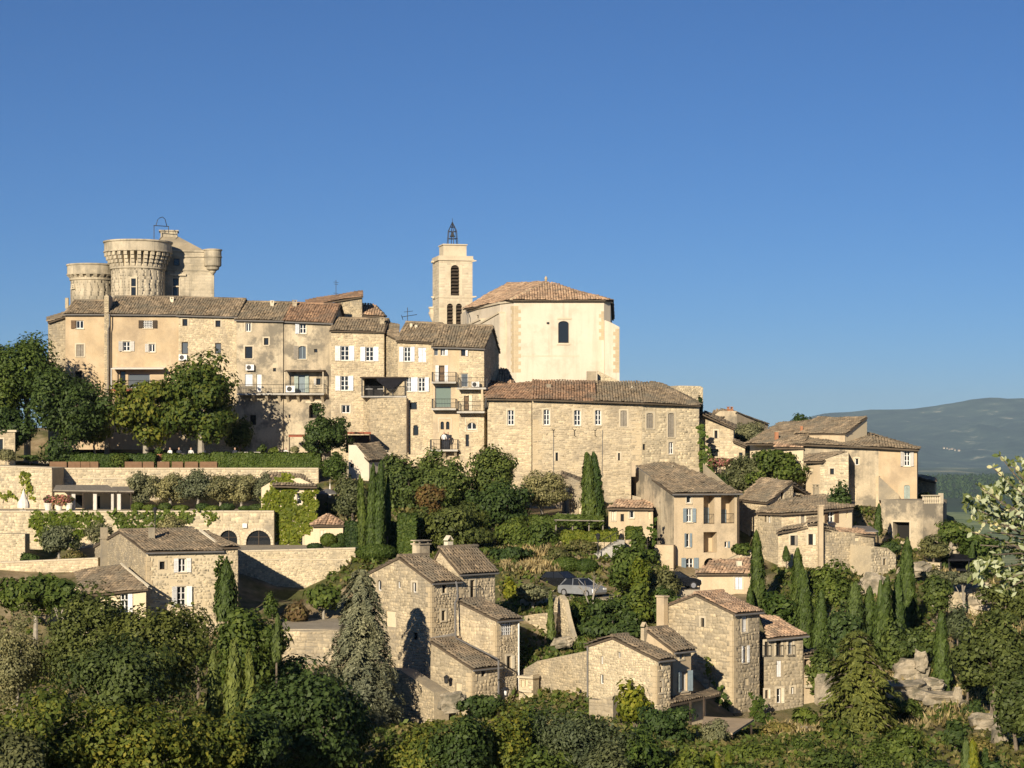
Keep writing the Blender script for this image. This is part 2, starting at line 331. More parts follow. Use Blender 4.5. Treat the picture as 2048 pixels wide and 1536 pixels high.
def opening(T, W, u0, v0, u1, v1, kind, opt, sc, wp):
    """a window, door or other filled opening as parts of T"""
    w, h = u1 - u0, v1 - v0; um = (u0 + u1) / 2
    if 'S' in opt:
        m = MB(); t = .15
        W.box(m, u0 - t, u0 - .002, v0, v1 + t, 0, .035); W.box(m, u1 + .002, u1 + t, v0, v1 + t, 0, .035); W.box(m, u0, u1, v1 + .002, v1 + t, 0, .033)
        T.mb("surround", m, "lintel")
    dep = -.2
    if kind in ('win', 'dark', 'blue', 'pale', 'green', 'bars'):
        fm = {'win': "white", 'dark': "wood_dark", 'blue': "blue_grey", 'pale': "weathered_white", 'green': "zinc", 'bars': "white"}[kind]
        if 'f' in opt: fm = "wood_dark"
        m = MB(); t = .07 if w > .5 else .05
        W.box(m, u0, u0 + t, v0, v1, dep, dep + .07); W.box(m, u1 - t, u1, v0, v1, dep, dep + .07)
        W.box(m, u0 + t, u1 - t, v0, v0 + t, dep, dep + .069); W.box(m, u0 + t, u1 - t, v1 - t, v1, dep, dep + .069)
        if kind in ('win', 'blue', 'bars') and w > .45:
            W.box(m, um - .045, um + .045, v0 + t, v1 - t, dep, dep + .068)
        if kind in ('win', 'bars') and h > .9:
            nb = 2 if h > 1.3 else 1
            for k in range(nb):
                z = v0 + h * (k + 1) / (nb + 1); W.box(m, u0 + t, um - .045, z - .025, z + .025, dep, dep + .05); W.box(m, um + .045, u1 - t, z - .025, z + .025, dep, dep + .05)
        win = T.mb("window", m, fm)
        m = MB(); m.quad(W.pt(u0, v0, dep + .015), W.pt(u1, v0, dep + .015), W.pt(u1, v1, dep + .015), W.pt(u0, v1, dep + .015))
        T.mb("pane", m, {'green': "glass_green", 'pale': "glass_pale", 'blue': "glass_pale"}.get(kind, "glass"), win)
        if 'N' not in opt:
            m = MB(); W.box(m, u0 - .1, u1 + .1, v0 - .1, v0 - .002, -.1, .09); T.mb("sill", m, "lintel", win)
        if kind == 'bars':
            m = MB()
            for k in range(1, 6): z = u0 + w * k / 6; W.box(m, z - .02, z + .02, v0, v1, -.05, -.02)
            for k in range(1, 4): z = v0 + h * k / 4; W.box(m, u0, u1, z - .02, z + .02, -.04, -.012)
            T.mb("grille", m, "white", win)
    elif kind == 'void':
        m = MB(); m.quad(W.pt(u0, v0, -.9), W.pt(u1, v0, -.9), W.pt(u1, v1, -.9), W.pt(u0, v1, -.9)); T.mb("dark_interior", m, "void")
    elif kind == 'shut':
        for a, b in ((u0 + .01, um - .01), (um + .01, u1 - .01)): shutter(T, W, a, b, v0 + .01, v1 - .01, -.12, sc)
        if 'N' not in opt:
            m = MB(); W.box(m, u0 - .1, u1 + .1, v0 - .1, v0 - .002, -.1, .08); T.mb("sill", m, "lintel")
        m = MB(); m.quad(W.pt(u0, v0, -.2), W.pt(u1, v0, -.2), W.pt(u1, v1, -.2), W.pt(u0, v1, -.2)); T.mb("backing_board", m, "wood_dark")
    elif kind == 'blind':
        m = MB(); W.box(m, u0, u1, v0, v1, -.16, -.1); T.mb("blocked_opening", m, "plaster_cream")
    elif kind == 'roll':
        m = MB(); nb = max(4, int(h / .12))
        for k in range(nb): z = v0 + h * k / nb; W.box(m, u0, u1, z + .006, z + h / nb - .006, -.16, -.12)
        T.mb("roller_blind", m, "white_blue")
    elif kind in ('door', 'doorw', 'doorb'):
        m = MB(); W.box(m, u0, u1, v0, v1, -.2, -.14)
        d = T.mb("door", m, {'door': "wood_dark", 'doorw': "white", 'doorb': "blue_grey"}[kind])
        m = MB()
        for k in range(2): W.box(m, u0 + w * .15, u1 - w * .15, v0 + h * (.1 + .45 * k), v0 + h * (.45 + .45 * k), -.15, -.125)
        T.mb("door_panel", m, {'door': "wood_brown", 'doorw': "white_blue", 'doorb': "blue_grey"}[kind], d)
    elif kind == 'louvre':
        nb = max(6, int(h / .42))
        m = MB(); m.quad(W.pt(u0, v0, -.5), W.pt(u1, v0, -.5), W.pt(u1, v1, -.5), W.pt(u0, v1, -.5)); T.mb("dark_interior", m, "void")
        for k in range(nb):
            z = v0 + h * (k + .2) / nb; m = MB()
            m.hexa([W.pt(u0, z, -.05), W.pt(u1, z, -.05), W.pt(u1, z + .24, -.4), W.pt(u0, z + .24, -.4), W.pt(u0, z + .05, -.05), W.pt(u1, z + .05, -.05), W.pt(u1, z + .29, -.4), W.pt(u0, z + .29, -.4)])
            T.mb("louvre_slat", m, "wood_dark")
    # open shutters lying on the wall
    ww = w * .52 if w > .9 else w * .62
    for side, h0 in (('L', u0 - .02), ('R', u1 + .02)):
        if side not in opt: continue
        th = math.radians(random.choice((2, 3, 5, 9, 16, 26))); co, so = ww * math.cos(th), ww * math.sin(th); sg = -1 if side == 'L' else 1
        a, b = W.pt(h0, 0, .03)[:2], W.pt(h0 + sg * co, 0, .03 + so)[:2]
        shutter(T, Plane(b, a) if side == 'L' else Plane(a, b), 0, ww, v0 - .02, v1 + .02, 0, sc)
def shutter(T, W, a, b, v0, v1, d, sc):
    m = MB(); n = max(2, int((b - a) / .16)); st = (b - a) / n
    for k in range(n): W.box(m, a + st * k + .005, a + st * (k + 1) - .005, v0, v1, d, d + .04)
    for z in (v0 + (v1 - v0) * .18, v1 - (v1 - v0) * .18): W.box(m, a + .02, b - .02, z - .05, z + .05, d + .04, d + .06)
    T.mb("shutter", m, SHUT[sc])

WALLSETS = {'stone': ("mortar", "stone"), 'grey': ("mortar_grey", "stone_grey"), 'pale': ("mortar_pale", "stone_pale"), 'cream': ("plaster_cream", "stone_pale")}
def wall(T, A, B, zb, top, ops=(), m='stone', prof=None, sc='w', name="wall", thick=0., zstone=None, keep=1.0, cap=None, cw=(.16, .38), ch=(.13, .25)):
    """sheet wall with real openings. top: list of (px,py) points of its upper edge; ops: (x0,y0,x1,y1,kind,options[,shutter colour])"""
    W = Plane(A, B); L = W.L
    if prof is None:
        if isinstance(top, (int, float)): prof = [(0, top), (L, top)]
        else:
            prof = sorted(W.px(*q) for q in top)
    prof = [(min(max(u, 0), L), z) for u, z in prof]
    if prof[0][0] > 1e-3: prof.insert(0, (0, prof[0][1]))
    if prof[-1][0] < L - 1e-3: prof.append((L, prof[-1][1]))
    pu = [q[0] for q in prof]; pz = [q[1] for q in prof]
    tz = lambda u: float(np.interp(u, pu, pz))
    O = []
    for o in ops:
        x0, y0, x1, y1, kind, opt = o[:6]; s2 = o[6] if len(o) > 6 else sc
        a = W.px(x0, (y0 + y1) / 2)[0]; b = W.px(x1, (y0 + y1) / 2)[0]; xm = (x0 + x1) / 2
        c = W.px(xm, y1)[1]; d = W.px(xm, y0)[1]
        a = max(a, .05); b = min(b, L - .05)
        if b - a < .1: continue
        d = min(d, min(tz(a), tz(b)) - .05); c = max(c, zb + .05)
        O.append((a, c, b, d, kind, opt, s2))
    us = sorted(set([round(x, 4) for x in [0, L] + pu + [q[0] for q in O] + [q[2] for q in O]]))
    vs_ = sorted(set([round(x, 4) for x in [zb] + [q[1] for q in O] + [q[3] for q in O]]))
    mb, base, stn = MB(), None, None
    mat, smat = WALLSETS.get(m, (m, None))
    for i in range(len(us) - 1):
        u0, u1 = us[i], us[i + 1]
        if u1 - u0 < 1e-3: continue
        tl, tr = tz(u0 + 1e-5), tz(u1 - 1e-5); br = [v for v in vs_ if v < min(tl, tr) - 1e-3]; uc = (u0 + u1) / 2
        for k in range(len(br)):
            last = k == len(br) - 1; vc = (br[k] + (min(tl, tr) if last else br[k + 1])) / 2
            if any(q[0] < uc < q[2] and q[1] < vc < q[3] for q in O): continue
            mb.quad(W.pt(u0, br[k]), W.pt(u1, br[k]), W.pt(u1, tr if last else br[k + 1]), W.pt(u0, tl if last else br[k + 1]))
    for a, c, b, d, kind, opt, s2 in O:
        dp = -1.4 if kind == 'loggia' else (-.9 if kind == 'void' else (-.5 if kind == 'louvre' else -.24))
        mb.quad(W.pt(a, c, 0), W.pt(b, c, 0), W.pt(b, c, dp), W.pt(a, c, dp)); mb.quad(W.pt(a, d, dp), W.pt(b, d, dp), W.pt(b, d, 0), W.pt(a, d, 0))
        mb.quad(W.pt(a, c, dp), W.pt(a, d, dp), W.pt(a, d, 0), W.pt(a, c, 0)); mb.quad(W.pt(b, c, 0), W.pt(b, d, 0), W.pt(b, d, dp), W.pt(b, c, dp))
        if kind == 'loggia': mb.quad(W.pt(a, c, dp), W.pt(b, c, dp), W.pt(b, d, dp), W.pt(a, d, dp))
        if 'a' in opt or 'A' in opt:
            r = (b - a) / 2 if 'A' in opt else (b - a) * .28; um = (a + b) / 2; n = 7
            arc = [(um - math.cos(math.pi * k / (2 * n)) * (b - a) / 2, d - r + math.sin(math.pi * k / (2 * n)) * r) for k in range(n + 1)]
            for sgn in (1, -1):
                pts = [(um + sgn * (u - um), v) for u, v in arc]; cu = a if sgn == 1 else b
                for k in range(n):
                    mb.add([W.pt(cu, d, .002), W.pt(*pts[k], .002), W.pt(*pts[k + 1], .002)], [(0, 1, 2)])
                    mb.quad(W.pt(*pts[k], .002), W.pt(*pts[k + 1], .002), W.pt(*pts[k + 1], -.23), W.pt(*pts[k], -.23))
    if thick:
        for k in range(len(prof) - 1):
            (ua, za), (ub, zb_) = prof[k], prof[k + 1]
            mb.quad(W.pt(ua, za), W.pt(ub, zb_), W.pt(ub, zb_, -thick), W.pt(ua, za, -thick)); mb.quad(W.pt(ub, zb, -thick), W.pt(ua, zb, -thick), W.pt(ua, za, -thick), W.pt(ub, zb_, -thick))
        mb.quad(W.pt(0, zb, -thick), W.pt(0, zb), W.pt(0, pz[0]), W.pt(0, pz[0], -thick)); mb.quad(W.pt(L, zb), W.pt(L, zb, -thick), W.pt(L, pz[-1], -thick), W.pt(L, pz[-1]))
    wp = T.mb(name, mb, mat)
    if cap:
        m2 = MB()
        for k in range(len(prof) - 1):
            (ua, za), (ub, zc) = prof[k], prof[k + 1]; n = max(1, int((ub - ua) / 1.1))
            for j in range(n):
                p, q = ua + (ub - ua) * j / n + .01, ua + (ub - ua) * (j + 1) / n - .01
                zp, zq = za + (zc - za) * j / n, za + (zc - za) * (j + 1) / n
                mm = MB(); mm.hexa([W.pt(p, zp + .004, .07), W.pt(q, zq + .004, .07), W.pt(q, zq + .004, -thick - .06), W.pt(p, zp + .004, -thick - .06), W.pt(p, zp + .12, .07), W.pt(q, zq + .12, .07), W.pt(q, zq + .12, -thick - .06), W.pt(p, zp + .12, -thick - .06)])
                T.mb("coping_stone", mm, cap, wp)
    for q in O: opening(T, W, *q, wp)
    if m in ('ashlar', 'castle'): stones_on(T, W, prof, max(zb, 6.), [(q[0] - .17, q[1] - .1, q[2] + .17, q[3] + .17) for q in O], m, wp, cw=(.55, 1.05), ch=(.3, .4), proud=(.004, .02), name="ashlar_blocks", jit=.006, wave=0.)
    if smat: stones_on(T, W, prof, zb if zstone is None else zstone, [(q[0] - (.17 if 'S' in q[5] else 0), q[1] - .08, q[2] + (.17 if 'S' in q[5] else 0), q[3] + (.17 if 'S' in q[5] else .04)) for q in O], smat, wp, keep=keep, cw=cw, ch=ch)
    W.prof = prof; W.zb = zb; W.part = wp
    return W

def roof(T, poly, mat="tile", tw=.27, tl=.42, thick=.13, name="roof", tiles=True):
    """convex sloping sheet, first edge the eave; canal tiles laid up the slope"""
    p = [np.asarray(q, float) for q in poly]
    u = unit(p[1] - p[0]); n = np.cross(u, p[2] - p[1]); n = unit(n) if n[2] > 0 else -unit(n)
    v = np.cross(n, u)
    if v[2] < 0: v = -v
    if abs(n[2]) > .05:
        for k in range(3, len(p)): p[k][2] = p[0][2] - (n[0] * (p[k][0] - p[0][0]) + n[1] * (p[k][1] - p[0][1])) / n[2]
    m = MB(); m.prism(p, -n * thick); R = T.mb(name, m, "underroof" if tiles else mat)
    if not tiles: return R
    q2 = np.array([[(q - p[0]).dot(u), (q - p[0]).dot(v)] for q in p])
    rng = np.random.default_rng(int(abs(p[0][0] * 13 + p[0][2] * 7)) + 3)
    cols = []; uc = q2[:, 0].min() + tw * .5
    while uc < q2[:, 0].max() - tw * .3:
        xs = []
        for k in range(len(q2)):
            a, b = q2[k], q2[(k + 1) % len(q2)]
            if (a[0] - uc) * (b[0] - uc) <= 0 and abs(a[0] - b[0]) > 1e-9: xs.append(a[1] + (b[1] - a[1]) * (uc - a[0]) / (b[0] - a[0]))
        if len(xs) >= 2 and max(xs) - min(xs) > .1:
            lo, hi = min(xs) - .06, max(xs); k = np.arange(lo, hi - .04, tl)
            cols.append(np.stack([np.full(len(k), uc), k, np.minimum(k + tl * 1.16, hi + .02)], 1))
        uc += tw
    if not cols: return R
    C = np.concatenate(cols); N = len(C); C[:, 0] += rng.normal(0, .014, N); C[1:, 1] += rng.normal(0, .012, N - 1)
    rot = rng.normal(0, .035, N); lift = np.abs(rng.normal(0, .012, N)) + np.where(rng.random(N) < .04, .05, 0); sag = .045 * np.sin(C[:, 0] * .9 + C[:, 1] * .5) + .03 * np.sin(C[:, 0] * 2.1 - C[:, 1] * 1.3)
    offs = np.array([-.47, -.27, .27, .47]) * tw; hs = np.array([.0, .085, .085, .0]) * (tw / .27)
    V = np.zeros((N, 8, 3))
    for e, (vv, sc_, base) in enumerate(((C[:, 1], 1.06, .055), (C[:, 2], .86, .012))):
        for k in range(4):
            uu = C[:, 0] + offs[k] * sc_ + rot * (vv - C[:, 1]); hh = hs[k] * sc_ + base + sag + .03 + (lift if e == 0 else 0)
            V[:, e * 4 + k] = p[0] + uu[:, None] * u + vv[:, None] * v + np.asarray(hh)[:, None] * n if np.ndim(hh) else p[0] + uu[:, None] * u + vv[:, None] * v + hh * n
    b = np.arange(N)[:, None] * 8
    Fq = np.concatenate([b + np.array(q) for q in ((0, 1, 5, 4), (1, 2, 6, 5), (2, 3, 7, 6), (0, 3, 2, 1))])
    T.arr("canal_tiles", V.reshape(-1, 3), Fq, mat, R, kind="stuff")
    return R
def ridge(T, a, b, R, mat="tile", r=.16):
    a = np.asarray(a, float); b = np.asarray(b, float); L = np.linalg.norm(b - a); n = max(1, int(L / .42)); d = (b - a) / max(n, 1); m = MB()
    s = unit(np.cross(d, (0, 0, 1)))
    for k in range(n):
        p, q = a + d * (k - .06), a + d * (k + 1)
        ring = lambda c, rr: [c + s * rr * x + np.array([0, 0, rr * y]) for x, y in ((-1, -.35), (-.6, .5), (0, .8), (.6, .5), (1, -.35))]
        A_, B_ = ring(p, r * 1.1), ring(q, r * .92); m.add(A_ + B_, [(i, i + 1, i + 6, i + 5) for i in range(4)] + [(0, 1, 2, 3, 4)])
    return T.mb("ridge_tiles", m, mat, R, kind="stuff")
def gutter(T, a, b, mat="zinc", r=.07):
    m = MB(); m.tube([a, b], r, 6); return T.mb("gutter", m, mat)
def pipe(T, pts, r=.05, mat="zinc", name="downpipe"):
    m = MB(); m.tube(pts, r, 6); return T.mb(name, m, mat)
def chimney(T, px, py0, py1, wpx, Y, mat="mortar_grey", parent=None, cap="flat", rz=.3):
    z0, z1 = ZP(py1, Y) - .6, ZP(py0, Y); w = wpx * Y / F * .8; c = XY(px, Y); m = MB()
    m.box((c[0], c[1], (z0 + z1) / 2 - .1), (w, w * .8, z1 - z0 - .2), rz)
    if cap == "flat":
        m.box((c[0], c[1], z1 - .14), (w * 1.18, w * 1.0, .1), rz)
        for a in (-1, 1):
            for b in (-1, 1): m.box((c[0] + math.cos(rz) * a * w * .4 - math.sin(rz) * b * w * .3, c[1] + math.sin(rz) * a * w * .4 + math.cos(rz) * b * w * .3, z1 + .0), (.1, .1, .18), rz)
        m.box((c[0], c[1], z1 + .12), (w * 1.2, w, .06), rz)
    elif cap == "tile":
        d = np.array([math.cos(rz), math.sin(rz)]); e = np.array([-d[1], d[0]])
        for s in (-1, 1):
            a = v3(c + d * s * w * .55 + e * -w * .45, z1 - .1); b = v3(c + d * s * w * .55 + e * w * .45, z1 - .1); t1 = v3(c + e * w * .45, z1 + w * .4); t0 = v3(c - e * w * .45, z1 + w * .4)
            m.prism([a, b, t1, t0], np.array([0, 0, .06]))
    return T.mb("chimney", m, mat, parent)
def railing(T, W, u0, u1, z, h=1.0, out=.9, mat="iron", sides=True, name="railing", gap=.16):
    m = MB(); pts = [W.pt(u0, z, out), W.pt(u1, z, out)]
    if sides: pts = [W.pt(u0, z, .0)] + pts + [W.pt(u1, z, .0)]
    for a, b in zip(pts[:-1], pts[1:]):
        for zz in (.06, h): m.tube([a + (0, 0, zz), b + (0, 0, zz)], .022, 4)
        n = max(1, int(np.linalg.norm(b - a) / gap))
        for k in range(n + 1): q = a + (b - a) * k / n; m.tube([q + (0, 0, .06), q + (0, 0, h)], .012, 3)
    return T.mb(name, m, mat)
def balcony(T, W, px0, px1, py, out=1.0, h=1.0, slab="concrete", brackets=(), rail=True, th=.18):
    u0, z = W.px(px0, py); u1, _ = W.px(px1, py); m = MB(); W.box(m, u0, u1, z - th, z, 0, out); b = T.mb("balcony", m, slab)
    if rail:
        r = railing(T, W, u0 + .05, u1 - .05, z, h, out - .06); r.parent = b
    for bx in brackets:
        u, _ = W.px(bx, py); m = MB()
        m.hexa([W.pt(u - .13, z - th - .75, 0), W.pt(u + .13, z - th - .75, 0), W.pt(u + .13, z - th - .75, -.1), W.pt(u - .13, z - th - .75, -.1), W.pt(u - .13, z - th - .004, out * .8), W.pt(u + .13, z - th - .004, out * .8), W.pt(u + .13, z - th - .004, -.1), W.pt(u - .13, z - th - .004, -.1)])
        T.mb("bracket", m, "lintel", b)
    return b
def quoins(T, W, u, z0, z1, side=1, mat="quoin", hh=.42, wide=(.75, .45), out=.03):
    """alternating long and short corner stones at u, running inwards along the wall"""
    z = z0; k = 0
    while z < z1 - .2:
        w = wide[k % 2]; m = MB(); a, b = (u, u + w) if side > 0 else (u - w, u)
        W.box(m, a, b, z + .012, min(z + hh, z1) - .012, -.02, out + .004 * (k % 3)); T.mb("quoin_stone", m, mat, W.part); z += hh; k += 1

def front_house(name, label, px0, Y0, px1, Y1, pyb, pe0, pe1, d, pr0, pr1=None, ops=(), m='stone', group=None, tile="tile", sc='w', side=None, oh=.35, back=True, ov=.15, gut=True, hipL=0., hipR=0., keep=1., T=None, cat="house"):
    """house whose eave wall looks at the viewer; pr: photo row of the ridge, d metres behind"""
    A, B = XY(px0, Y0), XY(px1, Y1); W = Plane(A, B); inn = -W.n; side = side or m
    if T is None: T = Thing(name, label, cat, v3((A + B) / 2 + inn * d, ZP(pyb, Y0)), group)
    zb = ZP(pyb, min(Y0, Y1)) - 1.0; zA, zB = ZP(pe0, Y0), ZP(pe1, Y1)
    RA, RB = A + inn * d, B + inn * d; rA = ZP(pr0, RA[1]); rB = ZP(pr1 if pr1 is not None else pr0, RB[1])
    Ab, Bb = A + inn * 2 * d, B + inn * 2 * d
    T.W = wall(T, A, B, zb, None, ops, m, prof=[(0, zA), (W.L, zB)], sc=sc, keep=keep)
    gL = [(0, zA), (d, rA), (2 * d, zA)] if not hipL else [(0, zA), (2 * d, zA)]
    gR = [(0, zB), (d, rB), (2 * d, zB)] if not hipR else [(0, zB), (2 * d, zB)]
    T.WL = wall(T, Ab, A, zb, None, (), side, prof=gL, keep=keep); T.WR = wall(T, B, Bb, zb, None, (), side, prof=gR, keep=keep)
    T.WB = wall(T, Bb, Ab, zb, None, (), WALLSETS.get(m, (m,))[0], prof=[(0, zB), (W.L, zA)])
    sA, sB = (rA - zA) / d, (rB - zB) / d; D = W.d
    e = .06
    fa = v3(A - D * ov - inn * oh, zA - sA * oh + e); fb = v3(B + D * ov - inn * oh, zB - sB * oh + e)
    ra = v3(RA - D * (ov - hipL), rA + e); rb = v3(RB + D * (ov - hipR), rB + e)
    ba = v3(Ab - D * ov + inn * oh, zA - sA * oh + e); bb = v3(Bb + D * ov + inn * oh, zB - sB * oh + e)
    T.R = roof(T, [fa, fb, rb, ra], tile)
    if back: T.RB = roof(T, [bb, ba, ra, rb], tile)
    if hipL: roof(T, [ba, fa, ra], tile)
    if hipR: roof(T, [fb, bb, rb], tile)
    ridge(T, ra + (0, 0, .1), rb + (0, 0, .1), T.R, tile)
    if gut: gutter(T, fa - (0, 0, .1), fb - (0, 0, .1))
    T.ra, T.rb = ra, rb
    return T
def corner_house(name, label, pxc, Yc, yaw, pxl, pxr, pyb, pec, apex, pel=None, opsL=(), opsR=(), m='stone', mr=None, tile="tile", sc='w', oh=.3, ov=.12, group=None, T=None, gut=True, keep=1., cat="house", verge=True):
    """house seen on its corner: gable wall on the left of the edge pxc, eave wall on its right; apex: photo point of the gable top"""
    C = XY(pxc, Yc); y = math.radians(yaw); dr = np.array([math.cos(y), math.sin(y)]); dl = np.array([-math.sin(y), math.cos(y)])
    Lp = reach(C, dl, pxl); Rp = reach(C, dr, pxr); Lr = np.linalg.norm(Rp - C); Wl = np.linalg.norm(Lp - C)
    WLp = Plane(Lp, C); ua, za = WLp.px(*apex); zc = ZP(pec, Yc); zl = ZP(pel, Lp[1]) if pel is not None else zc
    ua = min(max(ua, .02), Wl - .3)
    if T is None: T = Thing(name, label, cat, v3((Lp + Rp) / 2, ZP(pyb, Yc)), group)
    zb = ZP(pyb, Yc) - 1.; mr = mr or m
    T.WL = wall(T, Lp, C, zb, None, opsL, m, prof=[(0, zl), (ua, za), (Wl, zc)], sc=sc, keep=keep)
    T.W = wall(T, C, Rp, zb, None, opsR, mr, prof=[(0, zc), (Lr, zc)], sc=sc, keep=keep)
    BR = Lp + dr * Lr
    quoins(T, T.WL, Wl - .01, zb + 2.5, zc - .35, -1, hh=.36, wide=(.5, .28), out=.045); quoins(T, T.W, .01, zb + 2.5, zc - .35, 1, hh=.36, wide=(.26, .46), out=.045)
    T.WR = wall(T, Rp, BR, zb, None, (), m, prof=[(0, zc), (Wl - ua, za), (Wl, zl)], keep=keep)
    T.WB = wall(T, BR, Lp, zb, None, (), WALLSETS.get(m, (m,))[0], prof=[(0, zl), (Lr, zl)])
    e = .06; out = -dl; s = (za - zc) / max(Wl - ua, .1)
    ea = v3(C + out * oh - dr * ov, zc - s * oh + e); eb = v3(Rp + out * oh + dr * ov, zc - s * oh + e)
    ap = Lp + WLp.d * ua; ra = v3(ap - dr * ov, za + e); rb = v3(ap + dr * (Lr + ov), za + e)
    T.R = roof(T, [ea, eb, rb, ra], tile)
    if ua > .4:
        s2 = (za - zl) / ua; la = v3(Lp + dl * oh - dr * ov, zl - s2 * oh + e); lb = v3(BR + dl * oh + dr * ov, zl - s2 * oh + e)
        T.RB = roof(T, [lb, la, ra, rb], tile)
    ridge(T, ra + (0, 0, .1), rb + (0, 0, .1), T.R, tile)
    if gut: gutter(T, ea - (0, 0, .12), eb - (0, 0, .12))
    T.za, T.run = za, Wl - ua
    T.C, T.Lp, T.Rp, T.dr, T.dl, T.zc, T.ea, T.eb = C, Lp, Rp, dr, dl, zc, ea, eb
    return T
# ------------------------------------------------------------------ the land
CT = [(-60, 0, -4), (0, 0, -2.2), (60, 0, -4), (-40, 30, -12), (0, 30, -10), (40, 30, -12), (-60, 60, -20), (0, 60, -20), (60, 60, -22),
      (-90, 100, -23), (-30, 100, -24), (0, 100, -24), (30, 100, -22), (80, 100, -30), (-60, 125, -22), (-30, 125, -23), (0, 128, -21), (-90, 140, -20)]
for px, py, Y in [(300, 1330, 160), (100, 1300, 160), (-200, 1250, 165), (650, 1262, 164), (420, 1330, 155), (720, 1440, 142), (800, 1450, 146), (1000, 1430, 144), (880, 1450, 142),
                  (600, 1205, 174), (100, 1175, 170), (300, 1140, 180), (690, 1130, 182), (760, 1110, 178), (880, 1120, 176),
                  (1100, 1400, 142), (1080, 1300, 152), (1060, 1230, 160), (1200, 1430, 136), (1300, 1450, 133), (1450, 1470, 138), (1600, 1462, 145),
                  (1150, 1205, 164), (1250, 1215, 162), (1330, 1195, 168), (1050, 1140, 176), (1250, 1115, 176), (1180, 1075, 184), (960, 1100, 180), (1080, 1075, 184), (1220, 1290, 152),
                  (1380, 1200, 176), (1500, 1210, 168), (1590, 1240, 166), (1600, 1140, 178), (1700, 1190, 172), (1800, 1130, 183), (1880, 1100, 190), (1950, 1150, 188),
                  (1700, 1300, 160), (1760, 1350, 155), (1850, 1400, 148), (1750, 1440, 146), (1900, 1330, 158), (1950, 1240, 172), (2040, 1260, 178), (1960, 1440, 140), (2040, 1500, 128), (2040, 1380, 150),
                  (1700, 1490, 128), (1900, 1530, 120), (1500, 1530, 115), (1350, 1500, 120), (1600, 1480, 134),
                  (400, 925, 208), (50, 925, 208), (-150, 925, 208), (700, 960, 200), (850, 1020, 196), (950, 1020, 196), (1060, 1040, 194), (1150, 1030, 196), (1300, 1000, 200), (1450, 960, 204), (1550, 985, 200), (1700, 1010, 197), (1840, 1020, 199),
                  (300, 1025, 195), (600, 1112, 187), (100, 1030, 195), (-100, 1030, 195), (500, 1112, 184), (100, 1122, 185), (300, 1120, 185), (20, 1122, 186), (400, 1120, 180), (-100, 1122, 186), (620, 1400, 151), (700, 1410, 150), (560, 1400, 148)]:
    CT.append(tuple(P(px, py, Y)))
for px, Y, z in [(-200, 240, 2), (100, 240, 2), (500, 240, 2), (900, 240, 2), (1300, 240, 2), (100, 275, 2), (700, 275, 2), (1200, 275, 1), (1500, 235, 0), (1700, 230, -4), (1900, 225, -14), (2000, 215, -18), (2100, 200, -22), (2150, 240, -36), (2050, 300, -45),
                 (500, 340, -20), (1100, 340, -22), (-200, 340, -14), (1600, 320, -35), (2200, 180, -26), (2200, 140, -28)]:
    CT.append(((px - 1024) * Y / F, Y, z))
CT = np.array(CT)
def vnoise(x, y, s, seed=0):
    x = np.asarray(x) / s; y = np.asarray(y) / s; r = 0
    for k, (a, b, c) in enumerate(((1.0, .0, 1.), (.62, .79, .7), (-.43, .9, .6), (.17, -.98, .55), (2.1, .7, .35), (-1.3, 1.9, .3), (3.7, -2.2, .2), (2.2, 4.1, .17))):
        r = r + c * np.sin((a * x + b * y) * 6.283 + k * 2.3 + seed)
    return r / 2.2
def ground_z(x, y):
    x = np.atleast_1d(np.asarray(x, float)); y = np.atleast_1d(np.asarray(y, float)); xc = np.clip(x, -110, 110); yc = np.clip(y, -10, 345)
    d2 = (xc[:, None] - CT[None, :, 0]) ** 2 + (yc[:, None] - CT[None, :, 1]) ** 2
    w = 1 / (d2 + 6.) ** 1.9; z = (w * CT[None, :, 2]).sum(1) / w.sum(1)
    z = z + vnoise(x, y, 17, 1) * .25
    dx = np.maximum(0, np.abs(x) - 110); dy = np.maximum(0, y - 345); dd = np.sqrt(dx ** 2 + dy ** 2) + np.maximum(0, -10 - y) * .5
    t = np.clip(dd / 700, 0, 1); t = t * t * (3 - 2 * t)
    far = -165 + vnoise(x, y, 5200, 4) * 16 * np.clip(dd / 3000, 0, 1) + vnoise(x, y, 900, 2) * 3.5
    # wooded rise in the middle distance on the right
    far = far + 62 * np.exp(-((x - 1500) / 1900) ** 2 - ((y - 6600) / 700) ** 2) + 22 * np.exp(-((x - 900) / 800) ** 2 - ((y - 4700) / 400) ** 2)
    return z * (1 - t) + far * t
def gz(px, Y): return float(ground_z((px - 1024) * Y / F, Y)[0])
gx = np.concatenate([-np.geomspace(20000, 112, 46), np.arange(-110, 111, 2.2), np.geomspace(112, 20000, 46)])
gy = np.concatenate([-np.geomspace(3000, 12, 14), np.arange(-10, 346, 2.2), np.geomspace(347, 26000, 110)])
GX, GY = np.meshgrid(gx, gy); GZ = np.zeros_like(GX)
for k in range(len(gy)): GZ[k] = ground_z(GX[k], GY[k])
nx, ny = len(gx), len(gy); idx = np.arange(nx * ny).reshape(ny, nx)
